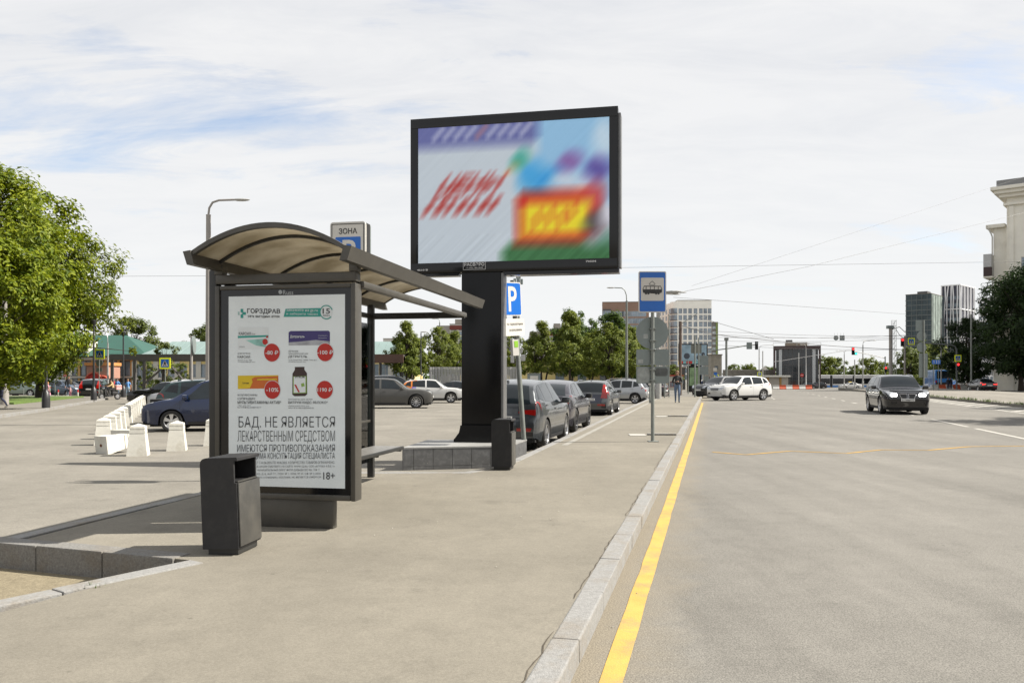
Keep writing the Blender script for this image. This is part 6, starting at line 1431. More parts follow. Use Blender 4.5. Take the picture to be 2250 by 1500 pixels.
t, zf, xf = post_thing('crossing_sign', 'yellow crossing sign beside the kiosk left of the tram', 'road sign', 1669, 150, gz(150), 815); ped_panel(t, 0, zf(822), .8)
t, zf, xf = post_thing('crossing_sign', 'small yellow crossing sign by the dark parked hatchback', 'road sign', 1574, 88, gz(88), 822); ped_panel(t, 0, zf(828), .5)
# striped posts and hoop rails
m_str = M('striped_post_white', (.45, .43, .40), .7); 
for k, (px, lb) in enumerate(((85, 'striped post beside the champagne estate'), (128, 'striped post in front of the blue grey hatchback'), (171, 'striped post beside the black SUV'), (209, 'striped post next to the hoop rail'))):
    d = 66; t = thing('striped_post', 'red topped white '+lb, 'post', (X(px, d), d, -.05), 0, 'red and white posts'); MB().tube([(0, 0, 0), (0, 0, .42)], .06, 8).build('white_shaft', m_str, t); MB().tube([(0, 0, .421), (0, 0, .62)], .061, 8).build('red_band', m_sred, t)
t = thing('hoop_rail', 'white metal hoop railing under the crossing sign', 'railing', (X(211, 67), 67, -.05))
for k in range(4): MB().tube([(k*.28, 0, 0), (k*.28, 0, .55), (k*.28+.2, 0, .55), (k*.28+.2, 0, 0)], .02, 6).build('hoop', m_str, t)
# ---- steel canopies
m_cst = M('canopy_steel', (.075, .07, .065), .6, var=.12); m_cbr = M('canopy_brown', (.085, .045, .032), .7, var=.2, scale=1)
d = 72; cp = thing('steel_canopy', 'open grey steel canopy frame in front of the yellow house', 'canopy', (0, 0, PKZ))
zt_, zb_ = Z(778, d)-PKZ, Z(791, d)-PKZ
MB().box(X(243, d), X(486, d), d-.25, d-.05, zb_, zt_).build('front_beam', m_cst, cp); MB().box(X(246, d), X(486, d), d+5, d+5.2, zb_, zt_).build('rear_beam', m_cst, cp)
for px in (247, 330, 420, 470): MB().box(X(px, d), X(px, d)+.15, d-.049, d+5, zt_-.25, zt_-.02).build('rafter', m_cst, cp)
for px, dd in ((245, d-.1), (294, d-.1), (418, d-.1), (258, d+5), (303, d+5), (436, d+5)): MB().box(X(px, d), X(px, d)+.22, dd-.1, dd+.1, 0, zb_).build('post', m_cst, cp)
for (a, b) in (((306, 848), (352, 808)), ((398, 835), (372, 805))): MB().tube([(X(a[0], d), d+.5, Z(a[1], d)-PKZ), (X(b[0], d), d+.5, Z(b[1], d)-PKZ)], .09, 6).build('brace', m_cst, cp)
d = 76; cp = thing('brown_canopy', 'brown boarded canopy roof on thin posts beside the first linden', 'canopy', (0, 0, PKZ)); zt_, zb_ = Z(778, d)-PKZ, Z(797, d)-PKZ
MB().box(X(470, d), X(886, d), d, d+.2, zb_, zt_).build('fascia', m_cbr, cp); MB().box(X(470, d), X(886, d), d+.21, d+6, zt_-.2, zt_-.04).build('roof', m_cst, cp)
for px in (560, 690, 832, 880): MB().box(X(px, d), X(px, d)+.2, d+.3, d+.5, 0, zb_).build('post', m_pblack, cp)
# ---- slatted fence, cabinet
fe = thing('slatted_fence', 'white vertical slat fence around the bin store in front of the lindens', 'fence', (0, 0, PKZ)); d = 74; m_slatw = M('fence_slat', (.36, .36, .35), .6, var=.1); ft = Z(806, d)-PKZ
me = MB().box(-.05, .05, -.03, .03, .05, ft).mesh('slat', m_slatw); n = 60
for k in range(n):
    px = 946+k*(1148-946)/n; mobj('slat', me, fe, (X(px, d), d+(.05 if k % 2 else 0), 0), rnd.uniform(-.3, .3))
MB().box(X(945, d), X(1148, d), d+.09, d+.13, .4, .5).build('rail', m_galv, fe); MB().box(X(945, d), X(1148, d), d+.09, d+.13, ft-.4, ft-.3).build('rail', m_galv, fe)
me = MB().box(-.05, .05, -.03, .03, .05, ft).mesh('slat', m_slatw)
for k in range(12): mobj('slat', me, fe, (X(945, d)-.05, d+.2+k*.2, 0), R(90))
cb = thing('utility_cabinet', 'grey utility cabinet with light front panel before the lindens', 'cabinet', (X(1172, 68), 68, PKZ)); ht = Z(820, 68)-PKZ
MB().box(-.5, .5, 0, .6, 0, ht-.06, .02).build('body', m_back, cb); MB().box(-.54, .54, -.05, .65, ht-.06, ht, .02).build('lid', m_galv, cb); MB().box(-.28, .38, -.015, -.002, .25, ht-.2).build('front_panel', m_swhite, cb)
# parking meter post
pm_ = thing('tag_post', 'short grey post with white and green tag reader at the sidewalk edge', 'post', (*G(1428, 885, SWZ), SWZ)); MB().tube([(0, 0, 0), (0, 0, 1.15)], .05, 8).build('post', m_galv, pm_); MB().box(-.08, .08, -.08, .08, 1.0, 1.5, .02).build('reader', m_swhite, pm_); MB().box(-.05, .05, -.084, -.081, 1.3, 1.42).build('green_label', M('label_green', (.25, .5, .03), .5), pm_)
# ---- telecom mast
d = 58; t, zf, xf = post_thing('antenna_mast', 'slim mast with antenna boxes rising behind the parking sign', 'mast', 1140, d, PKZ, 600, .07)
for (a, b, y0, y1) in ((1128, 1134, 625, 612), (1143, 1149, 625, 613), (1135, 1141, 622, 610)): MB().box(xf(a), xf(b), -.15, .05, zf(y0), zf(y1), .03).build('antenna', m_back, t)
MB().box(xf(1134), xf(1144), -.1, .1, zf(612), zf(599)).build('antenna', m_galv, t)
for (a, b, y0, y1) in ((1122, 1130, 797, 779), (1144, 1154, 793, 779), (1143, 1148, 775, 765)): MB().box(xf(a), xf(b), -.25, -.05, zf(y0), zf(y1), .02).build('equipment_box', m_lampw, t)
# ---- poles on the sidewalk end
t, zf, xf = post_thing('tram_pole', 'rusty brown tram wire pole behind the walking man', 'pole', 1495, 72, .0, 706, .12, M('rusty_pole', (.09, .06, .045), .8, var=.3, scale=2))
MB().tube([(0, 0, zf(712)), (1.4, 0, zf(690)), (1.5, 0, zf(688))], .03, 5).build('bracket', m_galv, t)
for px, yb, yt, lb in ((1527, 872, 738, 'grey post with square sign back at the sidewalk end'), (1535, 864, 742, 'taller grey post with square sign back at the sidewalk end')):
    d = (CAMH-SWZ)*F/(yb-HZ); t, zf, xf = post_thing('sign_post', lb, 'road sign', px, d, SWZ, yt, .06); plate(t, 'plate_back', rrect(-.28, .28, zf(776), zf(757), .04), .06, M('olive_grey_back', (.17, .175, .15), .6), .02)
for px, d, yt, lb in ((1512, 78, 790, 'thin post beside the far billboard'), (1546, 88, 778, 'post carrying round and square sign backs'), (1470, 60, 690, 'thin post behind the tram stop plates'), (1460, 58, 800, 'short thin post by the lamp foot')):
    t, zf, xf = post_thing('sign_post', lb, 'road sign', px, d, gz(d), yt, .05)
    if px == 1546: plate(t, 'plate_back', rrect(-.5, .5, zf(803), zf(781), .05), -.05, m_back, .03); plate(t, 'plate_back', rrect(-.5, .5, zf(823), zf(805), .05), -.05, m_back, .03); plate(t, 'round_sign_back', disc(.3, zf(832), .3, 16), -.05, m_back, .03)
# stone bench block at the pavement end
tag(MB().box(X(1537, 76), X(1545, 76)+.3, 76, 77, 0, .55, .05).build('stone_block', m_conc), 'grey stone planter block at the end of the sidewalk', 'block')
# ---- far billboard
d = 112; t = thing('far_billboard', 'billboard with blue grey picture and red strip below the cream apartments', 'billboard', (X(1523, d), d, gz(d))); zf = lambda py: Z(py, d)-gz(d); xf = lambda q: (q-1523)/F*d
MB().box(-.35, .35, .1, .5, 0, zf(800)).build('column', m_bframe, t); MB().box(xf(1491), xf(1555), 0, .3, zf(801), zf(755)).build('frame', m_bframe, t); pc = plate(t, 'picture', rrect(xf(1493.5), xf(1552.5), zf(792), zf(757.5), .02), -.02, M('picture_grey_blue', (.26, .37, .45), .5, var=.35, scale=.7)); plate(t, 'red_strip', rrect(xf(1493.5), xf(1552.5), zf(799), zf(792.3), .02), -.02, M('strip_teal', (.2, .4, .42), .5)); 
for a, b in ((1494, 1501), (1508, 1521)): plate(t, 'red_label', rrect(xf(a), xf(b), zf(798.5), zf(793), .02), -.03, m_sred)
for px, py, rr in ((1509, 782, .42), (1535, 785, .3), (1520, 770, .15), (1545, 778, .25)): plate(pc, 'dark_shape', disc(xf(px), zf(py), rr, 14), -.03, M('picture_dark', (.05, .06, .08), .5))
# citylight pillar
t = thing('advertising_pillar', 'dark glazed advertising pillar behind the walking man', 'display', (X(1526, 90), 90, gz(90))); MB().box(-.75, .75, 0, .4, 0, 2.9, .02).build('body', m_bframe, t); MB().box(-.55, .55, -.02, -.002, .7, 2.7).build('poster', M('pillar_poster', (.2, .3, .16), .4, var=.6, scale=1.5), t)
# ---- traffic lights
m_tlred = M('signal_red_lit', (.5, .01, .01), .3, emit=(1, .02, .02), estr=2.2); m_tlgrn = M('signal_green_lit', (.02, .5, .3), .3, emit=(.05, 1, .6), estr=1.5)
def signal(par, x, z, s=.95, arrow=False, lit=True, y=-.15):
    b = MB().box(x-s*.18, x+s*.18, y-.1, y+.1, z-s*.5, z+s*.5, .03).build('signal_head', m_dark, par)
    for k, m_ in enumerate((m_tlred if lit else m_back, m_dark, m_dark)): MB().extr(disc(x, z+s*(.31-.31*k), s*.14, 12), 'y', y-.14, y-.101).build('lens', m_, b)
    if arrow: MB().box(x+s*.2, x+s*.55, y-.1, y+.1, z-s*.5, z-s*.15, .02).build('arrow_box', m_dark, b); MB().extr(disc(x+s*.38, z-s*.32, s*.14, 12), 'y', y-.14, y-.101).build('lens', m_tlgrn, b)
d = 95; t, zf, xf = post_thing('traffic_light', 'grey gantry arm with sign backs and signal back over the road end', 'traffic light', 1596, d, gz(d), 745, .13)
MB().tube([(xf(1556), 0, zf(771)), (0, 0, zf(766)), (xf(1640), 0, zf(759)), (xf(1664), 0, zf(757))], .07, 6).build('arm', m_galv, t); plate(t, 'plate_back', rrect(xf(1640), xf(1652), zf(767), zf(752), .03), -.1, m_back, .04); signal(t, xf(1661.5), zf(759), .95, lit=False)
MB().box(-.2, .2, -.2, .2, zf(748), zf(742)).build('camera_box', m_galv, t)
d = 130; t, zf, xf = post_thing('traffic_light', 'red traffic light with green arrow on a long arm over the junction', 'traffic light', 1945, d, gz(d), 783, .10)
MB().tube([(0, 0, zf(787)), (xf(1930), 0, zf(783)), (xf(1878), 0, zf(772))], .06, 6).build('arm', m_lampw, t); signal(t, xf(1873.5), zf(771.5), 1.15, arrow=True); signal(t, 0, zf(812), .9)
d = 112; t, zf, xf = post_thing('tram_pole', 'thick pale tram pole with equipment on top right of the tram', 'pole', 1957, d, gz(d), 716, .24, m_pole); MB().box(-.5, .35, -.3, .3, zf(722), zf(715), .05).build('equipment', m_back, t); MB().tube([(0, 0, zf(724)), (1.2, 0, zf(718)), (2.0, 0, zf(730)), (2.6, 0, zf(735))], .05, 5).build('bracket', m_galv, t)
t = thing('lattice_mast', 'thin lattice mast beside the thick tram pole', 'mast', (X(1964, 150), 150, gz(150))); hm_ = Z(703, 150)-gz(150)
for dx, dy in ((-.3, -.3), (.3, -.3), (.3, .3), (-.3, .3)): MB().tube([(dx, dy, 0), (dx, dy, hm_)], .04, 4).build('leg', m_galv, t)
for k in range(14): z_ = hm_*k/14; MB().tube([(-.3, -.3, z_), (.3, -.3, z_+hm_/14)], .03, 4).build('brace', m_galv, t)
d = 115; t, zf, xf = post_thing('traffic_light', 'pale post with red light and crossing sign beside the bright tree', 'traffic light', 1988, d, gz(d), 738, .14, m_pole); signal(t, xf(1981.5), zf(752), 1.15); ped_panel(t, xf(2001), zf(750), .95, -.2); MB().tube([(0, 0, zf(745)), (xf(1976), 0, zf(735)), (xf(1968), 0, zf(722))], .04, 5).build('bracket', m_galv, t)
d = 100; t, zf, xf = post_thing('traffic_light', 'grey gantry post with red light and crossing sign under the dark trees', 'traffic light', 2102, d, gz(d), 766, .10, M('dark_grey_pole', (.09, .10, .10), .5)); MB().tube([(0, 0, zf(770)), (-.15, 0, zf(762)), (-.6, 0, zf(758)), (xf(2010), 0, zf(752))], .09, 7).build('arm', M('dark_grey_pole', (.09, .10, .10), .5), t); ped_panel(t, xf(2103), zf(787), .82, -.2); signal(t, xf(2103), zf(806), .95)
d = 76; t, zf, xf = post_thing('road_sign_back', 'tall post carrying the grey backs of two discs and a long panel', 'road sign', 2030, d, .0, 703, .07); 
for py in (738, 763): plate(t, 'round_sign_back', disc(xf(2026), zf(py), .45, 24), .06, m_back, .03)
plate(t, 'plate_back', rrect(xf(2013), xf(2033), zf(727), zf(703), .04), .06, m_back, .03); plate(t, 'panel_back', rrect(xf(2020), xf(2039), zf(829), zf(776), .04), .06, m_back, .03)
d = 92; t = thing('lane_sign', 'blue lane direction sign on two posts beside the bus', 'road sign', (X(2057, d), d, gz(d))); zf = lambda py: Z(py, d)-gz(d)
for x in (-.27, .27): MB().tube([(x, .05, 0), (x, .05, zf(790))], .035, 6).build('post', m_galv, t)
p_ = plate(t, 'sign_panel', rrect(-.47, .47, zf(799.5), zf(790.5), .03), -.02, m_blue, .03); ar = MB()
for x in (-.25, .05, .3): ar.box(x-.02, x+.02, -.026, -.021, zf(798.5), zf(793)); ar.box(x-.07, x+.02, -.026, -.021, zf(792.8), zf(791.6))
ar.build('white_arrows', m_swhite, p_)
# hanging sign backs
for px, lb, shp in ((1837, 'round sign back hanging from the tram wires', 'disc'), (1850.5, 'square sign back hanging from the tram wires', 'sq')):
    d = 118; t = thing('hanging_sign', lb, 'road sign', (X(px, d), d, Z(748, d)), 0); plate(t, 'sign_panel', disc(0, .38, .36, 20) if shp == 'disc' else rrect(-.36, .36, .02, .74, .03), 0, m_back, .03); MB().tube([(-.2, .015, .7), (-.2, .015, 1.1)], .015, 4).build('hanger', m_galv, t); MB().tube([(.2, .015, .7), (.2, .015, 1.1)], .015, 4).build('hanger', m_galv, t)
# far lamps and poles
GP = 'slim poles around the tram junction'
for px, d, yt, hs, lb in ((1896, 132, 748, [(1, 1.6, 0), (1, .9, .5)], 'pale lamp with two angled arms behind the tram'), (1855, 170, 770, [(1, 1.2, 0), (-1, 1.2, 0)], 'double armed lamp far behind the tram'), (1668, 150, 758, [(1, 2.2, 0)], 'white lamp pole left of the dark glass hall'), (1771, 175, 757, [(-1, .8, 0)], 'slim pole before the dark glass hall')):
    lamp(lb, px, d, yt, gz(d), 1.2, 1, .10, m_lampw, group=GP, rise=.7, heads=hs)
for px, d, yt, lb in ((1676, 152, 771, 'plain white pole beside the kiosk'), (1755, 170, 775, 'plain white pole before the glass front'), (2068, 118, 700, 'plain pole before the unfinished tower'), (2134, 96, 690, 'grey pole in front of the dark trees'), (1800, 185, 800, 'short white pole right of the glass hall'), (1878, 150, 790, 'thin bent pole behind the tram')):
    t, *_ = post_thing('slim_pole', lb, 'pole', px, d, gz(d), yt, .10, m_lampw if px != 2134 else m_galv, GP)
# ================================================================== TRAM, BUS, BARRIERS
d = 212; z0 = gz(d)
tr = thing('tram', 'long white and blue low-floor tram crossing the junction', 'tram', (X(1746, d), d, z0), 0)
m_tw = M('tram_white', (.60, .60, .60), .35, coat=.4); m_tb = M('tram_blue', (.04, .20, .55), .35, coat=.4); m_tk = M('tram_glass', (.012, .013, .016), .06, var=.6, scale=.5)
Ht = 3.5; segs = [(0.0, 9.2), (9.8, 15.0), (15.6, 22.5), (23.1, 29.0), (29.6, 38)]
for k, (a, b) in enumerate(segs):
    prf = [(0, .25), (0, .95), (0, 1.0), (-.02, 2.6), (.12, 3.2), (.5, Ht)]
    nose = k == 0
    mb = MB(); mb.box(a+(1.9 if nose else 0), b, 0, 2.5, .25, Ht-.05, .12); 
    if nose: mb.extr([(1.95, .25), (.35, .25), (.0, .7), (.15, 1.2), (.9, 2.7), (1.6, Ht-.15), (1.95, Ht-.05)][::-1], 'y', .06, 2.44)
    mb.build('body_section', m_tw, tr)
    MB().box(a+(2.0 if nose else .08), b-.08, -.02, .02, 1.15, 2.55, .0).build('window_band', m_tk, tr); MB().box(a+(.5 if nose else 0), b, -.025, .02, .25, .72).build('blue_skirt', m_tb, tr)
    if k: MB().box(segs[k-1][1], a, .1, 2.4, .3, Ht-.2).build('bellows', m_clad, tr)
mb = MB(); mb.extr([(.16, 1.25), (.93, 2.75), (1.9, 2.75), (1.2, 1.25)], 'y', .04, 2.46); mb.build('windscreen', m_tk, tr)
for (a, b) in segs:
    for q in np.arange(a+2.4, b-.6, 1.35): MB().box(q, q+.07, -.03, -.021, 1.15, 2.55).build('window_bar', m_clad, tr)
d = 128; z0 = gz(d); bs_ = thing('city_bus', 'blue city bus seen from behind beside the dark trees', 'bus', (X(2074, d), d, z0), head(.30, .95)-math.pi/2)
MB().box(-1.25, 1.25, 0, 10, .35, 3.1, .1).build('body', paint('bus_blue', (.02, .14, .42), .1, .3), bs_); MB().box(-1.0, 1.0, -.02, .02, 1.75, 2.9, .02).build('rear_window', m_cglass, bs_); MB().box(-1.15, 1.15, -.03, .02, .75, 1.15).build('engine_grille', m_dark, bs_)
for x in (-1.1, 1.1): MB().box(x-.1, x+.1, -.03, .02, 1.15, 1.45).build('tail_light', m_tail, bs_)
for x in (-1.05, 1.05): mobj('wheel', wheel_meshes(.48)[0], bs_, (x, 1.8, .48), R(90)); mobj('wheel', wheel_meshes(.48)[0], bs_, (x, 7.6, .48), R(90))
m_bor = M('barrier_orange', (.55, .10, .04), .6); m_bwh = M('barrier_white', (.55, .55, .53), .6)
prf = [(-.25, 0), (.25, 0), (.25, .15), (.10, .5), (.10, .8), (-.10, .8), (-.10, .5), (-.25, .15)]
mr = MB().extr(prf, 'x', 0, 1.15).mesh('barrier_block', m_bor); mw = MB().extr(prf, 'x', 0, 1.15).mesh('barrier_block', m_bwh)
GB = 'red and white barriers at the junction'
def barrier(x, y, k, lb, rz=0): o = mobj('road_barrier', mr if k else mw, None, (x, y, gz(y)), rz); tag(o, lb, 'barrier', GB)
for k in range(6): barrier(X(1698, 150)+k*1.2, 150, k % 2, ('white' if k % 2 == 0 else 'red')+' plastic road barrier in the line before the kiosk')
for k in range(9): barrier(X(2046, 112)+k*1.2*(1 if k < 9 else 1), 112+k*.4, k % 2, ('white' if k % 2 == 0 else 'red')+' plastic road barrier in the line beside the blue bus', .3)
# ================================================================== OVERHEAD WIRES
m_wire = M('wire_black', (.05, .05, .055), .6)
GW = 'overhead wires'
def wire(label, pts, r=.022, sag=0.0, n=18):
    P_ = [Vector((X(a, dd), dd, Z(b, dd))) for a, b, dd in pts]; out = []
    for a, b in zip(P_[:-1], P_[1:]):
        for k in range(n): f = k/n; q = a.lerp(b, f); q.z -= sag*4*f*(1-f); out.append(q)
    out.append(P_[-1]); o = MB().tube(out, r, 4).build('overhead_wire', m_wire); tag(o, label, 'wire', GW)
wire('thin wire running level from the trees to the tall lamp post', [(240, 607, 62), (475, 606, 62)], .010)
wire('thin level wire high above the road behind the billboard', [(800, 607, 80), (1365, 588, 80), (2300, 574, 80)], .013)
wire('span wire rising from the lamp cluster to the corner house cornice', [(1500, 641, 55), (1775, 586, 75), (2300, 455, 95)], .013)
wire('faint wire rising steeply above the span wire', [(1520, 628, 60), (2300, 372, 95)], .008)
wire('wire descending from the cream block towards the unfinished tower', [(1480, 653, 70), (1990, 690, 120)], .016)
wire('thick black cable sagging across the junction', [(1500, 716, 72), (1640, 742, 90), (1990, 768, 112)], .036, .2)
for k, (ya, yb) in enumerate(((733, 742), (740, 736), (748, 744), (726, 738), (756, 768))):
    wire(('contact wire crossing the junction just above the hanging signs', 'contact wire running past the glass hall roof', 'lower contact wire above the tram', 'upper contact wire above the hanging signs', 'low cable passing in front of the glass hall')[k], [(1545, ya, 95+k*4), (1990, yb, 112)], .02, .25)
for k, (a, b) in enumerate((((1545, 700), (1700, 745)), ((1480, 730), (1560, 690)), ((1700, 795), (1860, 770)))):
    wire(('short stay wire from the brown pole to the lower contact wire', 'short stay wire beside the cream block', 'stay wire before the glass hall')[k], [(*a, 90), (*b, 100)], .025)
# ================================================================== PEOPLE
m_skin = M('skin', (.36, .20, .14), .55, var=.06); m_hair = M('hair_light_brown', (.16, .09, .04), .6, var=.3, scale=40); m_hairb = M('hair_dark', (.02, .015, .012), .6, var=.3, scale=40)
def cloth(n, c): return M('cloth_'+n, c, .85, var=.15, scale=12, bump=.3, bscale=30)
def person(label, x, y, z, rz, H=1.76, top=None, legs=None, shoe=None, hair=None, pose=None, sleeve='long', group=None, skirt=None, detail=False):
    """one continuous skinned body; faces -Y before rz; pose overrides joints"""
    top = top or cloth('black', (.012, .012, .014)); legs = legs or cloth('denim', (.07, .105, .17)); shoe = shoe or cloth('shoe', (.02, .02, .02))
    J = {'pel': (0, 0, .95, .135, 'l'), 'sp': (0, .01, 1.10, .125, 't'), 'ch': (0, .0, 1.28, .148, 't'), 'nb': (0, .02, 1.44, .085, 't'), 'nk': (0, .01, 1.51, .056, 's'), 'hl': (0, -.015, 1.575, .072, 's'), 'hm': (0, -.01, 1.645, .092, 's'), 'ht': (0, .0, 1.70, .075, 's'), 'nose': (0, -.105, 1.615, .016, 's')}
    for s, sg in (('L', 1), ('R', -1)):
        J.update({'hip'+s: (sg*.095, 0, .90, .098, 'l'), 'kn'+s: (sg*.10, -.02, .50, .066, 'l'), 'cf'+s: (sg*.10, .02, .34, .058, 'l'), 'an'+s: (sg*.10, .02, .11, .045, 'l'), 'hl'+s: (sg*.10, .04, .045, .042, 'f'), 'to'+s: (sg*.115, -.16, .035, .036, 'f'),
                  'sh'+s: (sg*.175, .02, 1.385, .072, 't'), 'el'+s: (sg*.25, .05, 1.12, .050, 't'), 'wr'+s: (sg*.25, -.04, .90, .034, 't' if sleeve == 'long' else 's'), 'ha'+s: (sg*.245, -.06, .83, .036, 's')})
    if sleeve == 'short':
        for s in 'LR': J['el'+s] = J['el'+s][:4]+('s',)
    for k, v in (pose or {}).items(): J[k] = tuple(v)+J[k][len(v):]
    if True:
        for s, sg in (('L', 1), ('R', -1)):
            h = Vector(J['ha'+s][:3]); w = Vector(J['wr'+s][:3]); dr = (h-w).normalized(); sd = dr.cross(Vector((0, 1, 0))); sd = sd.normalized() if sd.length > .1 else Vector((1, 0, 0)); up_ = dr.cross(sd)
            for q, (o, ln) in enumerate(((-.026, .065), (-.009, .078), (.009, .074), (.026, .058))):
                b = h+dr*.03+sd*o; J['f%d%s' % (q, s)] = (*(b+dr*ln*.5), .0095, 's'); J['g%d%s' % (q, s)] = (*(b+dr*ln*.9+up_*.02), .008, 's')
            t_ = h-dr*.012+sd*(-.036*sg); J['th'+s] = (*(t_+dr*.02), .011, 's'); J['ti'+s] = (*(t_+dr*.05+up_*.012), .009, 's')
    E = [('pel', 'sp'), ('sp', 'ch'), ('ch', 'nb'), ('nb', 'nk'), ('nk', 'hl'), ('hl', 'hm'), ('hm', 'ht'), ('hm', 'nose')]
    for s in 'LR':
        E += [('pel', 'hip'+s), ('hip'+s, 'kn'+s), ('kn'+s, 'cf'+s), ('cf'+s, 'an'+s), ('an'+s, 'hl'+s), ('hl'+s, 'to'+s), ('nb', 'sh'+s), ('sh'+s, 'el'+s), ('el'+s, 'wr'+s), ('wr'+s, 'ha'+s)]
        E += [('ha'+s, 'f%d%s' % (q, s)) for q in range(4)]+[('f%d%s' % (q, s), 'g%d%s' % (q, s)) for q in range(4)]+[('ha'+s, 'th'+s), ('th'+s, 'ti'+s)]
    keys = list(J); me = bpy.data.meshes.new('sk'); me.from_pydata([J[k][:3] for k in keys], [(keys.index(a), keys.index(b)) for a, b in E], [])
    o = bpy.data.objects.new('sk', me); C.objects.link(o); o.modifiers.new('s', 'SKIN'); o.modifiers['s'].use_smooth_shade = True
    for i, k in enumerate(keys): r_ = J[k][3]; me.skin_vertices[0].data[i].radius = (r_, r_); me.skin_vertices[0].data[i].use_root = (k == 'pel')
    ss = o.modifiers.new('b', 'SUBSURF'); ss.levels = 1; ss.render_levels = 1
    bm_ = bpy.data.meshes.new_from_object(o.evaluated_get(bpy.context.evaluated_depsgraph_get())); bpy.data.objects.remove(o); bpy.data.meshes.remove(me)
    bm_.materials.clear()
    for m_ in (m_skin, top, legs, shoe): bm_.materials.append(m_)
    cls = {'s': 0, 't': 1, 'l': 2, 'f': 3}; KP = np.array([J[k][:3] for k in keys]); KR = np.array([J[k][3] for k in keys]); n = len(bm_.polygons); ce = np.zeros(n*3); bm_.polygons.foreach_get('center', ce); ce = ce.reshape(-1, 3)
    idx = np.argmin(np.linalg.norm(ce[:, None, :]-KP[None], axis=2)-KR[None], axis=1); bm_.polygons.foreach_set('material_index', [cls[J[keys[i]][4]] for i in idx]); bm_.polygons.foreach_set('use_smooth', [True]*n)
    k_ = H/1.775; t = thing('person', label, 'person', (x, y, z), rz, group); t.scale = (k_, k_, k_); mobj('body', bm_, t)
    hm = Vector(J['hm'][:3]); hb = MB(); hb.ell((hm.x, hm.y+.022, hm.z+.045), (.098, .108, .088), 12, 8); hb.ell((hm.x, hm.y+.05, hm.z-.01), (.09, .075, .085), 12, 8); hb.build('hair', hair or m_hairb, t, smooth=True)
    for sg in (1, -1):
        MB().ell((hm.x+sg*.034, hm.y-.084, hm.z-.005), (.012, .009, .008), 6, 4).build('eye', m_dark, t); MB().ell((hm.x+sg*.093, hm.y+.012, hm.z-.02), (.012, .022, .032), 6, 5).build('ear', m_skin, t)
    MB().ell((hm.x, hm.y-.088, hm.z-.072), (.024, .008, .006), 6, 4).build('mouth', M('lips', (.28, .10, .08), .6), t)
    if skirt: MB().lathe([(.13, 1.12), (.17, .95), (.25, .62), (.27, .50)], 14).build('skirt', skirt, t, smooth=True)
    return t
fx, fy = G(1488, 885, SWZ); rz_ped = math.atan2(fx, fy)*-1
ped = dict(elL=(.255, .02, 1.12), wrL=(.10, -.21, 1.14), haL=(.045, -.26, 1.16), elR=(-.255, .02, 1.12), wrR=(-.10, -.21, 1.13), haR=(-.04, -.26, 1.15), hm=(0, -.06, 1.64), hl=(0, -.035, 1.57), ht=(0, -.05, 1.70), nose=(0, -.155, 1.60),
   knL=(.10, -.12, .52), cfL=(.10, -.06, .36), anL=(.10, .0, .13), hlL=(.10, .03, .06), toL=(.11, -.17, .05), knR=(-.09, .02, .50), cfR=(-.09, .14, .35), anR=(-.09, .22, .14), hlR=(-.09, .25, .09), toR=(-.10, .07, .035))
pw = person('man in black jacket and jeans walking and looking at a phone', fx, fy, SWZ, rz_ped, 1.82, cloth('black', (.012, .012, .014)), cloth('denim', (.09, .13, .20)), None, m_hair, ped, detail=True)
ph = mobj('phone', MB().box(-.035, .035, -.006, .006, -.07, .07, .004).mesh('phone', m_dark), None); ph.rotation_euler = (R(-50), 0, rz_ped); q = Matrix.Rotation(rz_ped, 3, 'Z') @ Vector((0, -.30, 1.185))*1.025; ph.location = (fx+q.x, fy+q.y, SWZ+q.z); tag(ph, 'dark phone held in the walking man\'s hands', 'phone')
MB().box(-.012, .012, -.15, -.135, 1.05, 1.42).build('jacket_zip', m_galv, pw)
GPP = 'people on the left pavement'
walk_ = dict(knL=(.10, -.14, .52), anL=(.10, -.10, .12), hlL=(.10, -.08, .06), toL=(.11, -.28, .045), cfL=(.1, -.11, .34), anR=(-.10, .24, .16), hlR=(-.10, .27, .10), toR=(-.10, .12, .03), cfR=(-.1, .14, .36))
d = 68.5
pm1 = person('man in dark jacket and jeans with a backpack walking with a toddler', X(151, d), d, -.05, R(20), 1.78, cloth('dark_jacket', (.022, .020, .024)), cloth('denim', (.09, .13, .20)), cloth('pale_shoe', (.4, .38, .34)), m_hairb, dict(walk_, elL=(.30, -.05, 1.14), wrL=(.42, -.10, .96), haL=(.47, -.12, .90)), group=GPP)
bp = mobj('backpack', MB().box(-.15, .15, .12, .30, 1.02, 1.45, .06).mesh('backpack', cloth('khaki', (.12, .10, .06)), True), None, (X(151, d)-.05, d, -.05), R(-60)); tag(bp, 'khaki backpack on the back of the man in the dark jacket', 'backpack')
person('toddler in pale clothes held by the hand of the man with the backpack', X(155.5, d), d-.1, -.05, R(15), .85, cloth('pale_pink', (.48, .30, .30)), cloth('pink_trousers', (.42, .16, .20)), cloth('pale_shoe', (.4, .38, .34)), m_hair, dict(elR=(-.28, -.02, 1.30), wrR=(-.34, -.04, 1.5), haR=(-.37, -.05, 1.58)), group=GPP)
d = 58; person('girl in a pink dress with orange hat beside the black street lamp', X(105, d), d, -.05, R(150), 1.28, cloth('pink', (.52, .24, .32)), m_skin, cloth('pale_shoe', (.4, .38, .34)), M('straw_hat', (.45, .20, .07), .8), None, 'short', GPP, cloth('pink', (.52, .24, .32)))
d = 42.5; person('person in dark clothes standing beside the thick pale pole', X(2, d), d, -.05, R(-80), 1.76, cloth('dark_wine', (.03, .012, .02)), cloth('dark_blue', (.03, .035, .07)), cloth('pale_shoe', (.4, .38, .34)), m_hairb, walk_, group=GPP)
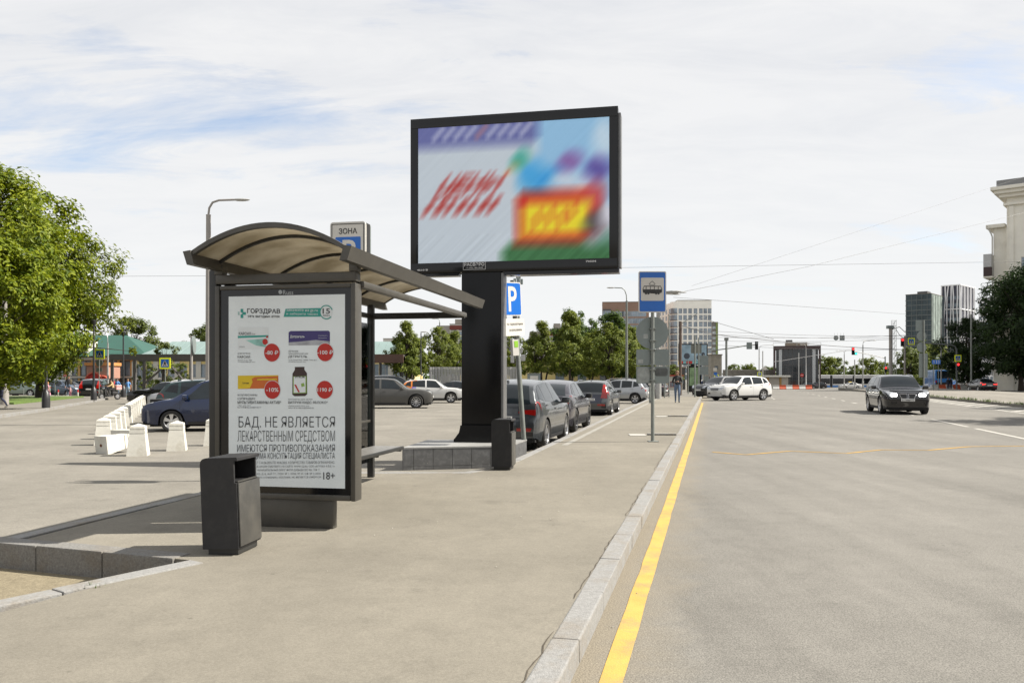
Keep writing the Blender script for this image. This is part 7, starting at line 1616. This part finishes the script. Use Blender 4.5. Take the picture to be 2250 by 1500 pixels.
d = 70; person('person in light blue clothes near the flared black lamp', X(281, d), d, PKZ, R(10), 1.62, cloth('sky_blue', (.10, .24, .50)), cloth('pale_blue', (.28, .38, .48)), cloth('pale_shoe', (.4, .38, .34)), m_hair, None, 'short', GPP)
d = 74; person('person in blue standing behind the steel canopy post', X(258, d), d, PKZ, R(0), 1.65, cloth('sky_blue', (.10, .24, .50)), cloth('denim', (.09, .13, .20)), None, m_hairb, None, 'long', GPP)
d = 92; person('person in yellow shirt beyond the end of the sidewalk', X(1560, d), d, gz(d), 0, 1.7, cloth('yellow', (.55, .40, .02)), cloth('dark_blue', (.03, .035, .07)), None, m_hairb, None, 'short', 'people beyond the sidewalk end')
d = 94; person('person in grey beside the one in the yellow shirt', X(1553, d), d, gz(d), .3, 1.7, cloth('grey', (.13, .13, .15)), cloth('dark_blue', (.03, .035, .07)), None, m_hairb, None, 'long', 'people beyond the sidewalk end')
d = 110; 
for px, lb, tp in ((2089, 'person in black waiting beside the blue bus', 'black'), (2083, 'person in dark clothes with yellow bag beside the bus', 'dark_jacket')): person(lb, X(px, d), d, gz(d), .2, 1.75, cloth(tp, (.012, .012, .014)), cloth('dark_blue', (.03, .035, .07)), None, m_hairb, None, 'long', 'people waiting beside the bus')
# moped with rider
d = 63.5; mp = thing('moped', 'moped with red and white striped box ridden along the side street', 'moped', (X(241, d), d, PKZ+.0), R(-35))
for y in (-.62, .62):
    w = MB(); w.lathe([(.16, -.05), (.24, -.055), (.27, 0), (.24, .055), (.16, .05)], 18, 'x', cap=False); w_ = mobj('wheel', w.mesh('tyre', m_tyre, True), mp, (0, y, .27)); MB().lathe([(.17, -.03), (.02, -.035), (.02, .035), (.17, .03)], 14, 'x', cap=False).build('rim', m_rim, w_)
MB().box(-.14, .14, .15, .62, .42, .66, .06).build('rear_body', m_clad, mp, smooth=True); MB().box(-.15, .15, -.3, .16, .24, .34, .03).build('footboard', m_clad, mp); MB().box(-.17, .17, -.46, -.32, .3, .95, .05).build('leg_shield', m_clad, mp, smooth=True); MB().box(-.13, .13, .1, .66, .661, .76, .04).build('seat', m_dark, mp, smooth=True)
MB().tube([(0, -.62, .27), (0, -.45, .7), (0, -.40, 1.02)], .03, 6).build('fork', m_galv, mp); MB().tube([(-.33, -.33, 1.05), (0, -.40, 1.03), (.33, -.33, 1.05)], .018, 6).build('handlebar', m_dark, mp); MB().box(-.1, .1, -.53, -.42, .82, .96, .03).build('headlight', m_head, mp)
bxm = MB().box(-.22, .22, .42, .86, .77, 1.15, .03).build('cargo_box', m_swhite, mp, label='white box with red stripes')
for z_ in (.84, .96, 1.07): MB().box(-.224, .224, .416, .864, z_, z_+.05).build('red_stripe', m_sred, bxm)
c35 = Matrix.Rotation(R(-35), 3, 'Z'); off = c35 @ Vector((0, .25, 0))
sit = dict(pel=(0, .0, .90), sp=(0, -.02, 1.05), ch=(0, -.09, 1.22), nb=(0, -.13, 1.38), nk=(0, -.15, 1.45), hl=(0, -.18, 1.51), hm=(0, -.19, 1.58), ht=(0, -.18, 1.64), nose=(0, -.285, 1.55), hipL=(.10, -.03, .87), hipR=(-.10, -.03, .87), knL=(.17, -.42, .80), knR=(-.17, -.42, .80), cfL=(.16, -.40, .62), cfR=(-.16, -.40, .62), anL=(.15, -.36, .45), anR=(-.15, -.36, .45), hlL=(.15, -.33, .39), hlR=(-.15, -.33, .39), toL=(.15, -.52, .385), toR=(-.15, -.52, .385),
   shL=(.175, -.11, 1.33), shR=(-.175, -.11, 1.33), elL=(.28, -.32, 1.16), elR=(-.28, -.32, 1.16), wrL=(.31, -.52, 1.09), wrR=(-.31, -.52, 1.09), haL=(.31, -.58, 1.08), haR=(-.31, -.58, 1.08))
person('moped rider in beige jacket sitting bent forward', X(241, d)+off.x, d+off.y, PKZ-.02, R(-35), 1.75, cloth('beige', (.40, .28, .14)), cloth('black', (.012, .012, .014)), None, m_hairb, sit)
